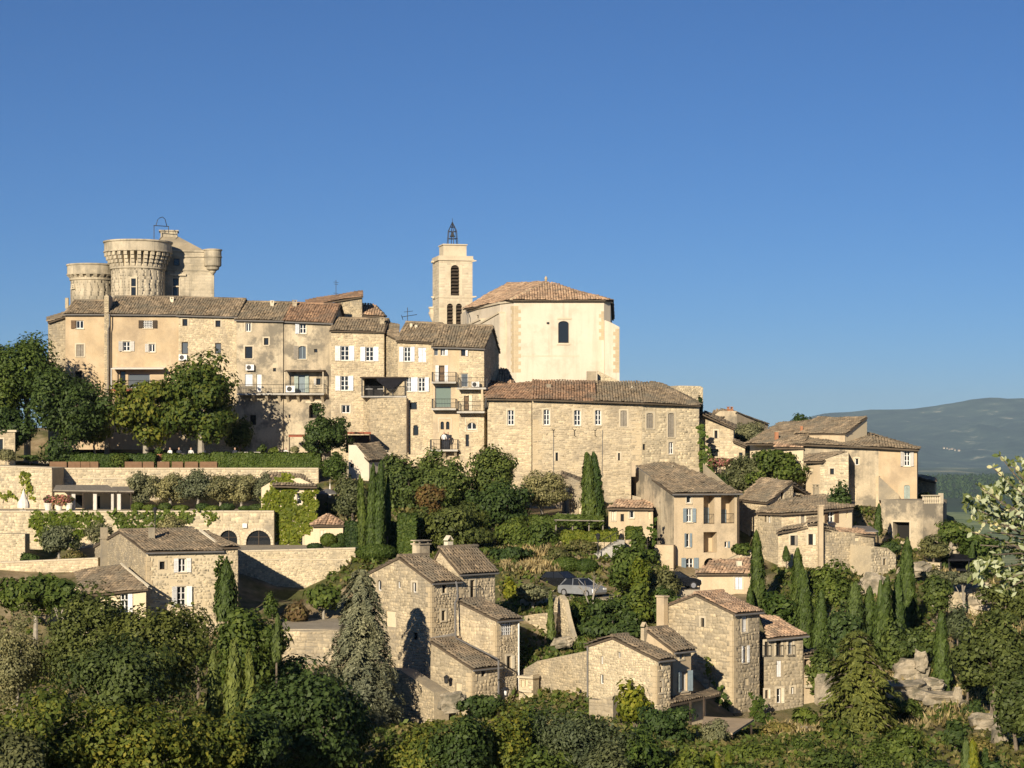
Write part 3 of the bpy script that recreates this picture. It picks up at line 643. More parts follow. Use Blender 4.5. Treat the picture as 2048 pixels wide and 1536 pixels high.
def ground_material():
    m, N, L, b = _nt("ground")
    g = N.new("ShaderNodeNewGeometry"); pos = g.outputs["Position"]
    soil = _ramp(N, L, _noise(N, L, pos, .5, 7, .65), [(.3, (.16, .12, .07)), (.5, (.27, .21, .125)), (.7, (.4, .33, .215))])
    green = _ramp(N, L, _noise(N, L, pos, 1.3, 6, .7), [(.3, (.055, .068, .024)), (.7, (.13, .13, .05))])
    near = _mix(N, L, soil, green, _ramp(N, L, _noise(N, L, pos, .14, 6, .65), [(.42, (0, 0, 0)), (.56, (1, 1, 1))]))
    # plain far below: fields and woods
    vo = N.new("ShaderNodeTexVoronoi"); vo.inputs["Scale"].default_value = .0032; vo.inputs["Randomness"].default_value = 1
    mp = N.new("ShaderNodeMapping"); mp.inputs["Scale"].default_value = (1, .45, 0); L.new(pos, mp.inputs["Vector"]); L.new(mp.outputs[0], vo.inputs["Vector"])
    sp = N.new("ShaderNodeSeparateColor"); L.new(vo.outputs["Color"], sp.inputs[0])
    field = _ramp(N, L, sp.outputs[0], [(0, (.05, .08, .03)), (.4, (.08, .12, .04)), (.55, (.16, .22, .07)), (.75, (.3, .32, .14)), (.9, (.5, .44, .25))])
    field = _mix(N, L, field, _ramp(N, L, _noise(N, L, pos, .02, 6, .75), [(.35, (.35, .45, .35)), (.6, (1.1, 1.1, 1.1))]), 1., 'MULTIPLY')
    wood = _ramp(N, L, _noise(N, L, pos, .03, 5, .75), [(.3, (.018, .03, .012)), (.7, (.05, .07, .028))])
    wmask = _ramp(N, L, _noise(N, L, mp.outputs[0], .0009, 5, .6), [(.5, (0, 0, 0)), (.56, (1, 1, 1))])
    hz = N.new("ShaderNodeSeparateXYZ"); L.new(pos, hz.inputs[0])
    up = N.new("ShaderNodeMapRange"); up.inputs[1].default_value = -152; up.inputs[2].default_value = -142; L.new(hz.outputs[2], up.inputs[0])
    mx = N.new("ShaderNodeMath"); mx.operation = 'MAXIMUM'; L.new(wmask, mx.inputs[0]); L.new(up.outputs[0], mx.inputs[1])
    far = _mix(N, L, field, wood, mx.outputs[0])
    mr = N.new("ShaderNodeMapRange"); mr.inputs[1].default_value = -60; mr.inputs[2].default_value = -110; L.new(hz.outputs[2], mr.inputs[0])
    L.new(_mix(N, L, near, far, mr.outputs[0]), b.inputs["Base Color"]); b.inputs["Roughness"].default_value = .95; b.inputs["Specular IOR Level"].default_value = .1
    bn = N.new("ShaderNodeBump"); bn.inputs["Strength"].default_value = .6; bn.inputs["Distance"].default_value = .15; L.new(_noise(N, L, pos, 2.5, 7, .7), bn.inputs["Height"]); L.new(bn.outputs[0], b.inputs["Normal"])
ground_material()
gq = np.stack([idx[:-1, :-1], idx[:-1, 1:], idx[1:, 1:], idx[1:, :-1]], -1).reshape(-1, 4)
go = link("ground", mesh_arr("ground", np.stack([GX, GY, GZ], -1).reshape(-1, 3), gq, "ground")); go["kind"] = "structure"
go.data.polygons.foreach_set("use_smooth", np.ones(len(go.data.polygons), bool))

# ridge of far hills closing the plain
surf("far_forest", [(.004, .012, .012), (.01, .022, .02), (.022, .042, .032), (.055, .08, .055), (.11, .13, .09)], .0042, stain=((.36, .33, .23), .0042, .62, .67), fine=0, rough=.95, spec=.05)
HPX = ([-2500, 400, 1000, 1400, 1560, 1600, 1660, 1740, 1830, 1900, 1960, 1990, 2048, 2150, 2500, 4500], [905, 900, 892, 870, 850, 838, 826, 820, 817, 806, 798, 795, 797, 792, 800, 850])
def hill_parts(X, Tt):
    top = (HY - np.interp(X / 21000 * F + 1024, *HPX)) / F * 21000
    gul = vnoise(X * .8, Tt * 2600 + X * .15, 2600, 3) * .5 + vnoise(X, Tt * 2000, 900, 5) * .26 + vnoise(X, Tt * 2000, 420, 8) * .16
    prof = Tt ** 1.25
    return -172 + (top + 172) * prof + gul * 150 * np.sin(np.pi * Tt) ** .8 + vnoise(X, X * 0, 520, 2) * 7 * prof, gul
def hill_z(x, t): return float(hill_parts(np.array([float(x)]), np.array([float(t)]))[0][0])
def hills():
    xs = np.linspace(-16000, 17000, 360); ts = np.linspace(0, 1, 50); X, Tt = np.meshgrid(xs, ts)
    Z, gul = hill_parts(X, Tt)
    Y = 15500 + Tt * 5500
    i = np.arange(X.size).reshape(X.shape); q = np.stack([i[:-1, :-1], i[:-1, 1:], i[1:, 1:], i[1:, :-1]], -1).reshape(-1, 4)
    V = np.stack([X, Y, Z], -1).reshape(-1, 3)
    # far side falls away again
    bk = np.stack([xs, np.full_like(xs, 23500.), np.full_like(xs, -172.)], -1); o = len(V); V = np.concatenate([V, bk]); j = i[-1]; k = np.arange(len(xs)) + o
    q = np.concatenate([q, np.stack([j[:-1], j[1:], k[1:], k[:-1]], -1)])
    h = link("hills", mesh_arr("hills", V, q, "far_forest")); h["kind"] = "structure"
    h.data.polygons.foreach_set("use_smooth", np.ones(len(q), bool))
hills()
# one box of even air round everything
def haze():
    m = bpy.data.materials.new("haze"); m.use_nodes = True; N = m.node_tree.nodes; L = m.node_tree.links; N.remove(N["Principled BSDF"])
    v = N.new("ShaderNodeVolumePrincipled"); v.inputs["Color"].default_value = (.6, .82, 1, 1); v.inputs["Density"].default_value = 3.0e-5; v.inputs["Anisotropy"].default_value = 0.
    L.new(v.outputs[0], N["Material Output"].inputs["Volume"]); MATS["haze"] = m
    b = MB(); b.hexa([(-21000, -3200, -215), (21000, -3200, -215), (21000, 27000, -215), (-21000, 27000, -215), (-21000, -3200, 620), (21000, -3200, 620), (21000, 27000, 620), (-21000, 27000, 620)])
    o = link("haze", mesh_from("haze", b.v, b.f, "haze")); o["kind"] = "stuff"; o["label"] = "thin blue evening haze over the plain and hills"
haze()
# far village as small pale blocks on the hill foot
def hill_spot(px, py):
    for t in np.linspace(.02, .8, 400):
        Y = 15500 + t * 5500; z = hill_z((px - 1024) / F * Y, t)
        if HY - z / Y * F <= py: return np.array([(px - 1024) / F * Y, Y, z])
    return P(px, py, 16500)
for k, (px, py, lb) in enumerate(((1894, 898, "left house of the tiny far village"), (1899, 900, "second house of the tiny far village"), (1904, 899, "third house of the tiny far village"), (1910, 901, "right house of the tiny far village"), (1888, 897, "outlying house left of the tiny far village"), (1918, 902, "outlying house right of the tiny far village"))):
    q = hill_spot(px, py); t = Thing("far_house", lb, "house", q, "far houses below the blue hills"); w = 9 + 4 * (k % 3); h = 10
    m = MB(); m.box(q + (0, 0, h / 2 - 4), (w, 14, h)); t.mb("wall", m, "plaster_cream")
    m = MB(); x, y, z = q[0], q[1], q[2] + h - 4; m.add([(x - w * .55, y - 13, z), (x + w * .55, y - 13, z), (x + w * .55, y + 13, z), (x - w * .55, y + 13, z), (x - w * .55, y, z + 6), (x + w * .55, y, z + 6)], [(0, 1, 5, 4), (2, 3, 4, 5), (0, 4, 3), (1, 2, 5), (0, 3, 2, 1)]); t.mb("roof", m, "tile_pink")

# flat terraces held up by walls
def slab(name, pts, z, depth=6., mat="paving"):
    m = MB(); m.prism([v3(q, z) for q in pts], np.array([0, 0, -depth])); o = link(name, mesh_from(name, m.v, m.f, mat)); o["kind"] = "structure"; return o
Z1, Z1B, Z2, Z3 = -2.3, -1.6, -6.0, -9.0
slab("sofa_terrace", [XY(100, 201.6), XY(640, 201.6), XY(640, 206.4), XY(100, 206.4)], Z1)
slab("restaurant_terrace", [XY(-160, 206.5), XY(700, 206.5), XY(700, 216), XY(-160, 216)], Z1B)
slab("pergola_terrace", [XY(-80, 189.6), XY(550, 189.6), XY(550, 201), XY(-80, 201)], Z2)
slab("garden_terrace", [XY(440, 177.5), XY(710, 177.5), XY(710, 189), XY(440, 189)], Z3, 5)
slab("lower_patio", [XY(565, 158), XY(760, 158), XY(760, 172), XY(565, 172)], ZP(1258, 158), 4)
slab("parking_street", [XY(1040, 163), XY(1420, 166), XY(1420, 173), XY(1090, 172)], ZP(1200, 163), 3, "paving")
# ------------------------------------------------------------------ castle
def castle():
    Yc = 250.; c = P(277, 600, Yc); T = Thing("castle", "pale stone castle with two round towers and a square keep above the roofs", "castle", v3(c[:2], 0.))
    k = Yc / F
    def round_tower(px, Y, rb, rp, py_par, py_corb, py_flare, n, zb, nm):
        c = XY(px, Y); z = lambda py: ZP(py, Y); s = Y / F; rb *= s; rp *= s; N = 48
        m = MB(); m.lathe((c[0], c[1], 0), [(rb * 1.03, zb), (rb, z(py_flare)), (rb * 1.05, z(py_flare) + .06), (rb * 1.05, z(py_flare) + .3), (rb, z(py_flare) + .34), (rb, z(py_corb) - .02)], N, True)
        body = T.mb("round_tower", m, "castle", label=nm)
        rg = np.random.default_rng(int(px)); Vb, za = [], 11.; nb = int(2 * math.pi * rb / .8)
        while za < z(py_flare) - .1:
            hb = rg.uniform(.28, .4); a0 = rg.uniform(0, 6.28)
            for i in range(nb):
                t0, t1 = a0 + 6.2832 * (i + rg.uniform(.0, .25)) / nb + .008, a0 + 6.2832 * (i + 1) / nb; dq = rg.uniform(.003, .012); rr = rb * (1.03 - .03 * (za + 2) / (z(py_flare) + 2))
                Vb += [[(c[0] + math.cos(t) * (rr + o), c[1] + math.sin(t) * (rr + o), zz) for o in (-.02, dq) for t, zz in ((t0, za + .012), (t1, za + .012), (t1, za + hb - .012), (t0, za + hb - .012))]]
            za += hb
        nB = len(Vb); ib = np.arange(nB)[:, None] * 8
        if nB: T.arr("ashlar_blocks", np.array(Vb).reshape(-1, 3), np.concatenate([ib + np.array(q) for q in ((4, 5, 6, 7), (0, 1, 5, 4), (1, 2, 6, 5), (2, 3, 7, 6), (3, 0, 4, 7))]), "castle", body, kind="stuff")
        m = MB(); zt = z(py_par); zc = z(py_corb)
        m.lathe((c[0], c[1], 0), [(rb, zc - .05), (rp, zc), (rp * 1.02, zc + .03), (rp * 1.02, zc + .16), (rp * .995, zc + .2), (rp * .995, zt - .22), (rp * 1.03, zt - .18), (rp * 1.03, zt), (rp * .9, zt + .02), (rp * .9, zt - .9)], N, True)
        par = T.mb("parapet", m, "castle", body)
        zf = z(py_flare) + .3
        w = 2 * math.pi * rp / n * .5
        for i in range(n):
            a = 2 * math.pi * (i + .5) / n; ca, sa = math.cos(a), math.sin(a); m = MB()
            steps = 4
            for j in range(steps):
                z0 = zf + (zc - zf) * j / steps; z1 = zf + (zc - zf) * (j + 1) / steps - .02
                r0 = rb * .97; r1 = rb + (rp - rb) * ((j + .8) / steps) ** .9
                q = []
                for zz in (z0, z1):
                    for rr, t in ((r0, -w / 2), (r1, -w / 2), (r1, w / 2), (r0, w / 2)): q.append((c[0] + ca * rr - sa * t, c[1] + sa * rr + ca * t, zz))
                m.hexa(q)
            T.mb("corbel", m, "castle", body)
        return body, c, rb
    b1, c1, r1 = round_tower(276, Yc, 53, 67, 484, 507, 541, 30, -2, "tall round tower with corbelled parapet")
    # shallow arches between corbels read as a ring wall set back: a thin dark shelf under the parapet
    b2, c2, r2 = round_tower(186, Yc + 5, 44, 51, 530, 552, 563, 22, -2, "lower round tower with a plain parapet")
    def slit(cx, Y, r, px, py0, py1, w, nm="window"):
        a = math.asin(max(-.98, min(.98, ((px - 1024) * Y / F - cx[0]) / r))); n = np.array([math.sin(a), -math.cos(a)]); t = np.array([math.cos(a), math.sin(a)])
        o = cx + n * (r - .1); W = Plane(o - t * w / 2, o + t * w / 2); z0, z1 = ZP(py1, Y - r), ZP(py0, Y - r)
        m = MB(); W.box(m, -.16, 0, z0 - .1, z1 + .18, 0, .2); W.box(m, w, w + .16, z0 - .1, z1 + .18, 0, .2); W.box(m, 0, w, z1, z1 + .18, 0, .2); W.box(m, -.25, w + .25, z0 - .2, z0 - .1, 0, .28); W.box(m, 0, w, (z0 + z1) / 2 - .05, (z0 + z1) / 2 + .05, 0, .17)
        f = T.mb("window", m, "lintel"); m = MB(); m.quad(W.pt(0, z0, .14), W.pt(w, z0, .14), W.pt(w, z1, .14), W.pt(0, z1, .14)); T.mb("pane", m, "glass", f)
    slit(c1, Yc, r1 + .05, 277, 557, 590, .55)
    slit(c2, Yc + 5, r2 + .05, 153, 570, 574, .3)
    # keep
    Yk = 252.; K = XY(326, Yk); y = math.radians(8); dr = np.array([math.cos(y), math.sin(y)]); dl = np.array([-dr[1], dr[0]])
    B = reach(K, dr, 428); zt = ZP(503, Yk)
    ops = [(347, 517, 359, 531, 'dark', 'N'), (346, 557, 358, 572, 'dark', 'NS'), (346, 574, 358, 594, 'dark', 'NS')]
    W = wall(T, K, B, -2, zt, ops, "castle", name="keep_wall"); Wp = Plane(B, B + dl * 9); wall(T, B, B + dl * 9, -2, zt, (), "castle", name="keep_wall"); wall(T, K + dl * 9, K, -2, zt, (), "castle", name="keep_wall"); wall(T, B + dl * 9, K + dl * 9, -2, zt, (), "castle", name="keep_wall")
    m = MB(); u1, zc = W.px(400, 540); W.box(m, -.1, W.L + .06, zc - .1, zc + .1, 0, .12); T.mb("string_course", m, "castle")
    m = MB(); _, zc = W.px(400, 513); W.box(m, -.1, W.L + .06, zc - .08, zc + .08, 0, .14); T.mb("string_course", m, "castle")
    m = MB(); ua, za = W.px(340, 550); ub, _ = W.px(372, 550); W.box(m, ua, ub, za - .08, za + .14, 0, .28); T.mb("window_cornice", m, "lintel")
    m = MB(); W.box(m, -.2, W.L + .1, zt, zt + .16, -9.2, .18); T.mb("cornice", m, "castle")
    # stone roof: low hip with a block on top
    m = MB(); z0 = zt + .162; q = [W.pt(-1.2, z0, .0), W.pt(W.L - 1.1, z0, .0), W.pt(W.L - 1.1, z0, -8.8), W.pt(-1.2, z0, -8.8)]; zr = ZP(467, Yk + 3)
    ua, _ = W.px(318, 470); ub, _ = W.px(346, 470)
    t = [W.pt(ua + .3, zr, -3.6), W.pt(ub, zr, -3.6), W.pt(ub, zr, -5.6), W.pt(ua + .3, zr, -5.6)]; m.hexa(q + t); T.mb("stone_roof", m, "mortar_grey")
    m = MB(); W.box(m, ua + .1, ub + .45, zr - 1.1, ZP(462, Yk + 3), -5.6, -3.); W.box(m, ua - .1, ub + .6, ZP(462, Yk + 3), ZP(460, Yk + 3), -5.8, -2.85); T.mb("roof_block", m, "castle")
    # gable slab and corner turret
    m = MB(); u0, z1 = W.px(306, 478); W.box(m, u0, u0 + 1.3, zt - 2, z1 - .1, -4, -1.6); W.box(m, u0 - .1, u0 + 1.4, z1 - .1, z1 + .06, -4.1, -1.5); T.mb("stair_turret", m, "castle")
    ct = B - dr * .15 + np.array(W.n) * .05; r = 1.05; zz = lambda py: ZP(py, Yk)
    m = MB(); m.lathe((ct[0], ct[1], 0), [(.05, zz(549)), (.35, zz(544)), (.4, zz(541)), (.75, zz(538)), (.8, zz(533)), (r * .98, zz(531)), (r, zz(528)), (r, zz(515)), (r * 1.07, zz(514)), (r * 1.07, zz(512)), (r, zz(511)), (r, zz(501)), (r * 1.1, zz(500)), (r * 1.1, zz(498)), (r * .8, zz(497))], 24); T.mb("corner_turret", m, "castle")
    # iron bell frame
    m = MB(); a, b = P(308, 475, 253), P(336, 462, 253); s = 253 / F
    m.tube([P(308, 478, 253), P(308, 451, 253)], .05, 5); m.tube([P(337, 466, 253), P(337, 453, 253)], .05, 5); m.tube([P(307, 451, 253), P(338, 453, 253)], .05, 5)
    m.tube([P(312, 451, 253), P(315, 440, 253), P(319, 436, 253), P(325, 434, 253), P(330, 438, 253), P(334, 453, 253)], .045, 5); T.mb("bell_frame", m, "iron")
castle()

# ------------------------------------------------------------------ church and bell tower
def church():
    Y0 = 238.; zb = 2.; ze = ZP(601, Y0)
    T = Thing("church", "large cream church apse with a hipped pink tile roof", "church", v3(XY(1100, 250), zb))
    pts = [XY(935, 254), XY(1000, 240.6), XY(1028, Y0), XY(1208, Y0), XY(1221, 239.0), XY(1224, 275)]
    far = XY(900, 278); zb -= 1
    Wn = wall(T, pts[0], pts[1], zb, ze, [(953, 630, 957, 637, 'dark', 'N')], "church"); Wc = wall(T, pts[1], pts[2], zb, ze, [(1005, 640, 1013, 691, 'blind', 'A')], "church")
    Wf = wall(T, pts[2], pts[3], zb, ze, [(1116.5, 642, 1137.5, 686, 'dark', 'aNf')], "church")
    Wr = wall(T, pts[3], pts[4], zb, ze, (), "church"); wall(T, pts[4], pts[5], zb, ze, (), "church"); wall(T, pts[5], far, zb, ze, (), "church"); wall(T, far, pts[0], zb, ze, (), "church")
    quoins(T, Wf, .02, ZP(745, Y0), ze - .6, 1); quoins(T, Wc, Wc.L - .02, ZP(745, Y0), ze - .6, -1, wide=(.4, .62)); quoins(T, Wf, Wf.L - .02, ZP(680, Y0), ze - 1.2, -1, wide=(.55, .3))
    m = MB(); a = 0
    for W in (Wn, Wc, Wf, Wr): W.box(m, -.1, W.L + .1, ze - .22, ze - .02, 0, .2)
    T.mb("cornice", m, "ashlar")
    # thin iron bars in the apse window, faint string course
    m = MB(); u, z = Wf.px(1116, 690); Wf.box(m, 0, 7.4, z - 1.3, z - 1.2, 0, .012); T.mb("plaster_line", m, "ashlar")
    u0, z0 = Wf.px(1116, 687); u1, z1 = Wf.px(1138, 640); m = MB(); Wf.box(m, u0 - .15, u1 + .1, z0 - .16, z0 - .02, 0, .1); T.mb("window_sill", m, "ashlar"); m = MB(); Wf.box(m, u0 - .08, u1 + .28, z1 + .05, z1 + .25, 0, .07); T.mb("window_lintel", m, "ashlar")
    m = MB(); q = Wf.pt(Wf.px(1096, 646)[0], Wf.px(1096, 646)[1], .0); m.lathe((q[0], q[1] - .02, q[2]), [(.16, -.1), (.16, .1)], 8); T.mb("iron_anchor", m, "iron")
    ap = P(1092, 564, 247); dn = unit(np.array([*(far - pts[1]), 0])); R2 = ap + dn * 26
    e = .1; E = lambda q, o: v3(q + o, ze + e - .1)
    roof(T, [E(pts[2], (-.3, -.5)), E(pts[3], (.15, -.5)), ap], "tile_pink", .3, .48)
    roof(T, [E(pts[0], (-.6, -.4)), E(pts[2], (-.35, -.5)), ap, R2], "tile_pink", .3, .48)
    R = roof(T, [E(pts[3], (.15, -.48)), E(pts[4], (.25, -.1)), ap], "tile_pink", .3, .48); roof(T, [E(pts[4], (.25, -.1)), E(pts[5], (.25, 0)), R2, ap], "tile_pink", .3, .48)
    ridge(T, E(pts[2], (-.3, -.5)) + (0, 0, .12), ap + (0, 0, .12), R, "quoin", .17); ridge(T, E(pts[3], (.4, -.5)) + (0, 0, .12), ap + (0, 0, .12), R, "tile_pink", .17); ridge(T, ap + (0, 0, .12), R2 + (0, 0, .12), R, "tile_pink", .17)
    m = MB(); m.lathe((ap[0], ap[1], ap[2]), [(.3, -.1), (.32, .2), (.14, .3), (.12, .5), (.2, .62), (.12, .78), (.03, .95)], 10); T.mb("finial", m, "quoin", R)
    # side chapel below the nave eave, with sloping stone copings
    A, B = XY(938, 249.5), XY(999, 239.4); W = wall(T, A, B, zb, [(938, 662), (999, 627)], (), "church", thick=1.2)
    m = MB(); z0 = W.prof[0][1]; z1 = W.prof[-1][1]; m.hexa([W.pt(-.1, z0, .15), W.pt(W.L, z1, .15), W.pt(W.L, z1, -1.3), W.pt(-.1, z0, -1.3), W.pt(-.1, z0 + .2, .15), W.pt(W.L, z1 + .2, .15), W.pt(W.L, z1 + .2, -1.3), W.pt(-.1, z0 + .2, -1.3)]); T.mb("coping", m, "ashlar")
    A, B = XY(926, 252), XY(962, 245.2); W = wall(T, A, B, zb, [(926, 656), (962, 640)], [(931, 654, 937, 668, 'win', 'AN')], "church", thick=1.0)
    m = MB(); z0 = W.prof[0][1]; z1 = W.prof[-1][1]; m.hexa([W.pt(-.1, z0, .15), W.pt(W.L, z1, .15), W.pt(W.L, z1, -1.3), W.pt(-.1, z0, -1.3), W.pt(-.1, z0 + .2, .15), W.pt(W.L, z1 + .2, .15), W.pt(W.L, z1 + .2, -1.3), W.pt(-.1, z0 + .2, -1.3)]); T.mb("coping", m, "ashlar")
    # right hand buttress with sloping top
    A, B = XY(1209, 237.2), XY(1239, 237.2); W = wall(T, A, B, zb, [(1209, 640), (1222, 645), (1239, 654)], (), "church", thick=4.); quoins(T, W, W.L - .02, ZP(745, 237), W.prof[-1][1] - .2, -1, wide=(.7, .45))
    pipe(T, [P(931, 618, 253), P(934, 628, 252), P(936, 632, 252), P(936, 648, 252)], .07, "zinc")
church()
def bell_tower():
    Y0 = 262.; C = XY(878, Y0); y = math.radians(13); dr = np.array([math.cos(y), math.sin(y)]); dl = np.array([-dr[1], dr[0]]); Rp = reach(C, dr, 945); s = np.linalg.norm(Rp - C); Lp = C + dl * s
    zt = ZP(517, Y0); T = Thing("bell_tower", "square pale stone bell tower with louvred arches and an iron bell cage", "tower", v3((Rp + Lp) / 2, 2.)); zb = 0.
    ops = [(901.5, 530, 918.5, 591, 'louvre', 'A'), (894, 607, 906, 662, 'louvre', 'A'), (912, 607, 924, 662, 'louvre', 'A')]
    W = wall(T, C, Rp, zb, zt, ops, "ashlar"); WL = wall(T, Lp, C, zb, zt, (), "ashlar"); BR = Lp + dr * s; W3 = wall(T, Rp, BR, zb, zt, (), "ashlar"); W4 = wall(T, BR, Lp, zb, zt, (), "ashlar")
    cc = (Lp + Rp) / 2; rz = y
    for py, w, h in ((519, .34, .2), (515, .14, .5), (594, .1, .14)):
        m = MB(); m.box((cc[0], cc[1], ZP(py, Y0)), (s + w, s + w, h), rz); T.mb("cornice", m, "ashlar")
    s2 = (928 - 884) * (Y0 + 1) / F; zt2 = ZP(489, Y0); z1 = ZP(514, Y0)
    m = MB(); m.box((cc[0] + .05, cc[1], (z1 + zt2) / 2), (s2 + .2, s2, zt2 - z1), rz); T.mb("upper_block", m, "ashlar")
    m = MB(); m.box((cc[0] + .05, cc[1], zt2 + .1), (s2 + .4, s2 + .3, .14), rz); T.mb("cap_slab", m, "ashlar")
    # iron cage
    top = np.array([cc[0], cc[1], ZP(441, Y0)]); m = MB(); zc = zt2 + .18; h = top[2] - zc
    co = []
    for a in (0, 1, 2, 3, 4, 5): an = rz + math.pi / 6 + a * math.pi / 3; co.append(np.array([math.cos(an), math.sin(an), 0.]))
    rr = lambda t: .72 - .25 * t if t < .62 else (.56 * (1 - (t - .62) / .38) + .03)
    for d in co: m.tube([np.array([cc[0], cc[1], zc + h * t]) + d * rr(t) for t in (0, .3, .6, .64, .85, 1)], .045, 5)
    for t in (.28, .6, .8):
        m.tube([np.array([cc[0], cc[1], zc + h * t]) + d * rr(t) for d in co + co[:1]], .04, 5)
    m.tube([top - (0, 0, .2), top + (0, 0, .55)], .03, 5); m.lathe(tuple(top), [(.0, -.06), (.14, 0), (.0, .1)], 8); cg = T.mb("bell_cage", m, "iron")
    m = MB(); bz = zc + h * .36; m.lathe((cc[0], cc[1], bz), [(.36, 0), (.3, .08), (.2, .35), (.16, .5), (.06, .58)], 12); T.mb("bell", m, "iron", cg)
    for px, py, sgn in ((858, 520, -1), (858, 592, -1), (948, 521, 1), (947, 593, 1)):
        e = Lp * .6 + C * .4 if sgn < 0 else Rp; m = MB(); a = v3(e, ZP(py, Y0)); m.hexa([a + np.array(q) for q in ((-.1, -.12, -.12), (sgn * .5, -.12, .0), (sgn * .5, .12, .0), (-.1, .12, -.12), (-.1, -.12, .12), (sgn * .5, -.1, .12), (sgn * .5, .1, .12), (-.1, .12, .12))]); T.mb("gargoyle", m, "ashlar")
    m = MB(); e = Lp; m.lathe((e[0] + .1, e[1], ZP(640, Y0)), [(.05, -.1), (.3, .3), (.45, .7), (.6, 1.0), (.62, 1.2), (.5, 1.3), (.5, 1.6), (.62, 1.7), (.62, 1.9)], 14); T.mb("corner_bracket", m, "ashlar")
bell_tower()

# ------------------------------------------------------------------ top row of houses, left to right
G = "tall houses along the top of the village"
T = Thing("stone_annex", "low rough stone annex at the far left end of the top row", "house", v3(XY(112, 224), 0), G)
A, B = XY(97, 221.6), XY(131, 221.6); wall(T, A, B, -2, [(97, 644), (131, 633)], (), 'grey'); wall(T, XY(97, 230), A, -2, ZP(644, 221.6), (), 'grey'); wall(T, B, XY(131, 230), -2, ZP(633, 221.6), (), 'grey'); wall(T, XY(131, 230), XY(97, 230), -2, None, (), "mortar_grey", prof=[(0, ZP(633, 221.6)), (5, ZP(640, 222))])
roof(T, [P(95, 645, 221.2), P(95, 637, 230.4), P(131, 625, 230.4), P(131, 634, 221.2)], "tile")

T = front_house("plaster_house", "narrow ochre plaster house with brown shutters at left end of row", 131, 220.6, 212, 220.4, 880, 627, 627, 4.2, 604, ops=[(152, 641, 167, 657, 'win', 'L', 'n'), (153, 689, 168, 713, 'shut', 'S', 'y'), (150, 742, 164, 766, 'dark', '')], m="plaster_ochre", group=G, gut=True)
chimney(T, 134, 592, 606, 8, 224.5, "mortar_grey", T.R, None, 0)
T = front_house("plaster_house", "wide ochre plaster house with grilled top window and white awning", 213, 219.6, 357, 219.4, 880, 627, 628, 4.6, 597, ops=[(287, 641, 305, 656, 'bars', 'LR', 'k'), (246, 683, 260, 702, 'win', 'LRS', 'q'), (298, 688, 310, 704, 'win', 'LS', 'q'), (240, 742, 251, 778, 'dark', 'N'), (256, 748, 300, 776, 'pale', 'N'), (240, 800, 256, 826, 'dark', ''), (300, 800, 316, 826, 'dark', '')], m="plaster_ochre", group=G)
W = T.W
m = MB(); u0, z0 = W.px(227, 739); u1, _ = W.px(332, 739); m.prism([W.pt(u0, z0 + .25, 0), W.pt(u0, z0 + .05, 1.4), W.pt(u0, z0 - .02, 1.4), W.pt(u0, z0 + .18, 0)], W.pt(u1, 0, 0) - W.pt(u0, 0, 0)); T.mb("awning", m, "canvas")
b = balcony(T, W, 227, 332, 779, 1.3, .9, "red_wood")
m = MB(); W.box(m, u0, u0 + .1, W.px(227, 779)[1], z0, 1.25, 1.35); T.mb("awning_post", m, "weathered_white")
m = MB()
chimney(T, 344, 597, 610, 8, 222.5, "cream_paint", T.R, "flat", 0)
# thin party wall and chimney shaft between the two
TT = Thing("party_wall", "thin weathered stone pilaster rising between the two ochre houses", "wall", v3(XY(213, 219.3), 0))
A, B = XY(208.5, 219.2), XY(217.5, 219.2); W2 = wall(TT, A, B, -2, [(208.5, 592), (213, 588), (217.5, 592)], (), 'grey', thick=2.2); pipe(TT, [P(219, 628, 219.0), P(219, 650, 219.0), P(216, 660, 218.9), P(216, 790, 218.9)], .06)

T = front_house("stone_house", "golden rubble stone house with small dark windows above the plane trees", 357, 219.2, 473, 218.8, 890, 629, 632, 4.6, 599, 601, ops=[(365, 638, 375, 652, 'dark', 'SN'), (431, 641, 441, 654, 'dark', 'SN'), (363, 684, 376, 708, 'pale', 'Nf'), (430, 686, 442, 708, 'pale', 'Nf'), (430, 748, 444, 768, 'dark', 'N'), (372, 790, 388, 815, 'dark', ''), (430, 800, 446, 824, 'dark', '')], m='stone', group=G)
ops = [(491, 646, 502, 663, 'win', 'SN'), (528, 676, 537, 690, 'dark', 'S'), (490, 693, 505, 717, 'dark', 'S'), (490, 748, 505, 772, 'roll', 'N'), (513, 748, 523, 784, 'doorw', 'N'), (546, 736, 552, 743, 'dark', 'N'), (500, 830, 512, 850, 'dark', 'N')]
T = front_house("stained_house", "stained grey plaster house with a bracketed balcony over restaurant terrace", 473, 218.6, 566, 218.2, 905, 638, 640, 4.8, 606, 608, ops=ops, m="plaster_grey", group=G)
b = balcony(T, T.W, 478, 570, 787, 1.0, .9, "concrete", (508, 535, 560))
chimney(T, 544, 604, 614, 8, 222, "cream_paint", T.R, "flat")
ops = [(599, 647, 612, 667, 'win', 'aLS', 'v'), (597, 692, 612, 718, 'blue', 'aLS', 'y'), (628, 698, 635, 705, 'dark', 'N'), (597, 750, 610, 785, 'doorb', 'LR', 'g'), (633, 757, 641, 770, 'dark', 'L', 'q'), (618, 808, 637, 836, 'void', 'a'), (577, 829, 581, 836, 'dark', 'N')]
T = front_house("stained_house", "grey plaster house with arched blue windows and a covered balcony", 566, 218.4, 664, 218, 905, 641, 645, 4.8, 609, 612, ops=ops, m="plaster_grey", group=G, tile="tile_red")
W = T.W; balcony(T, W, 571, 652, 787, 1.3, .95, "concrete", (577, 598, 624, 646))
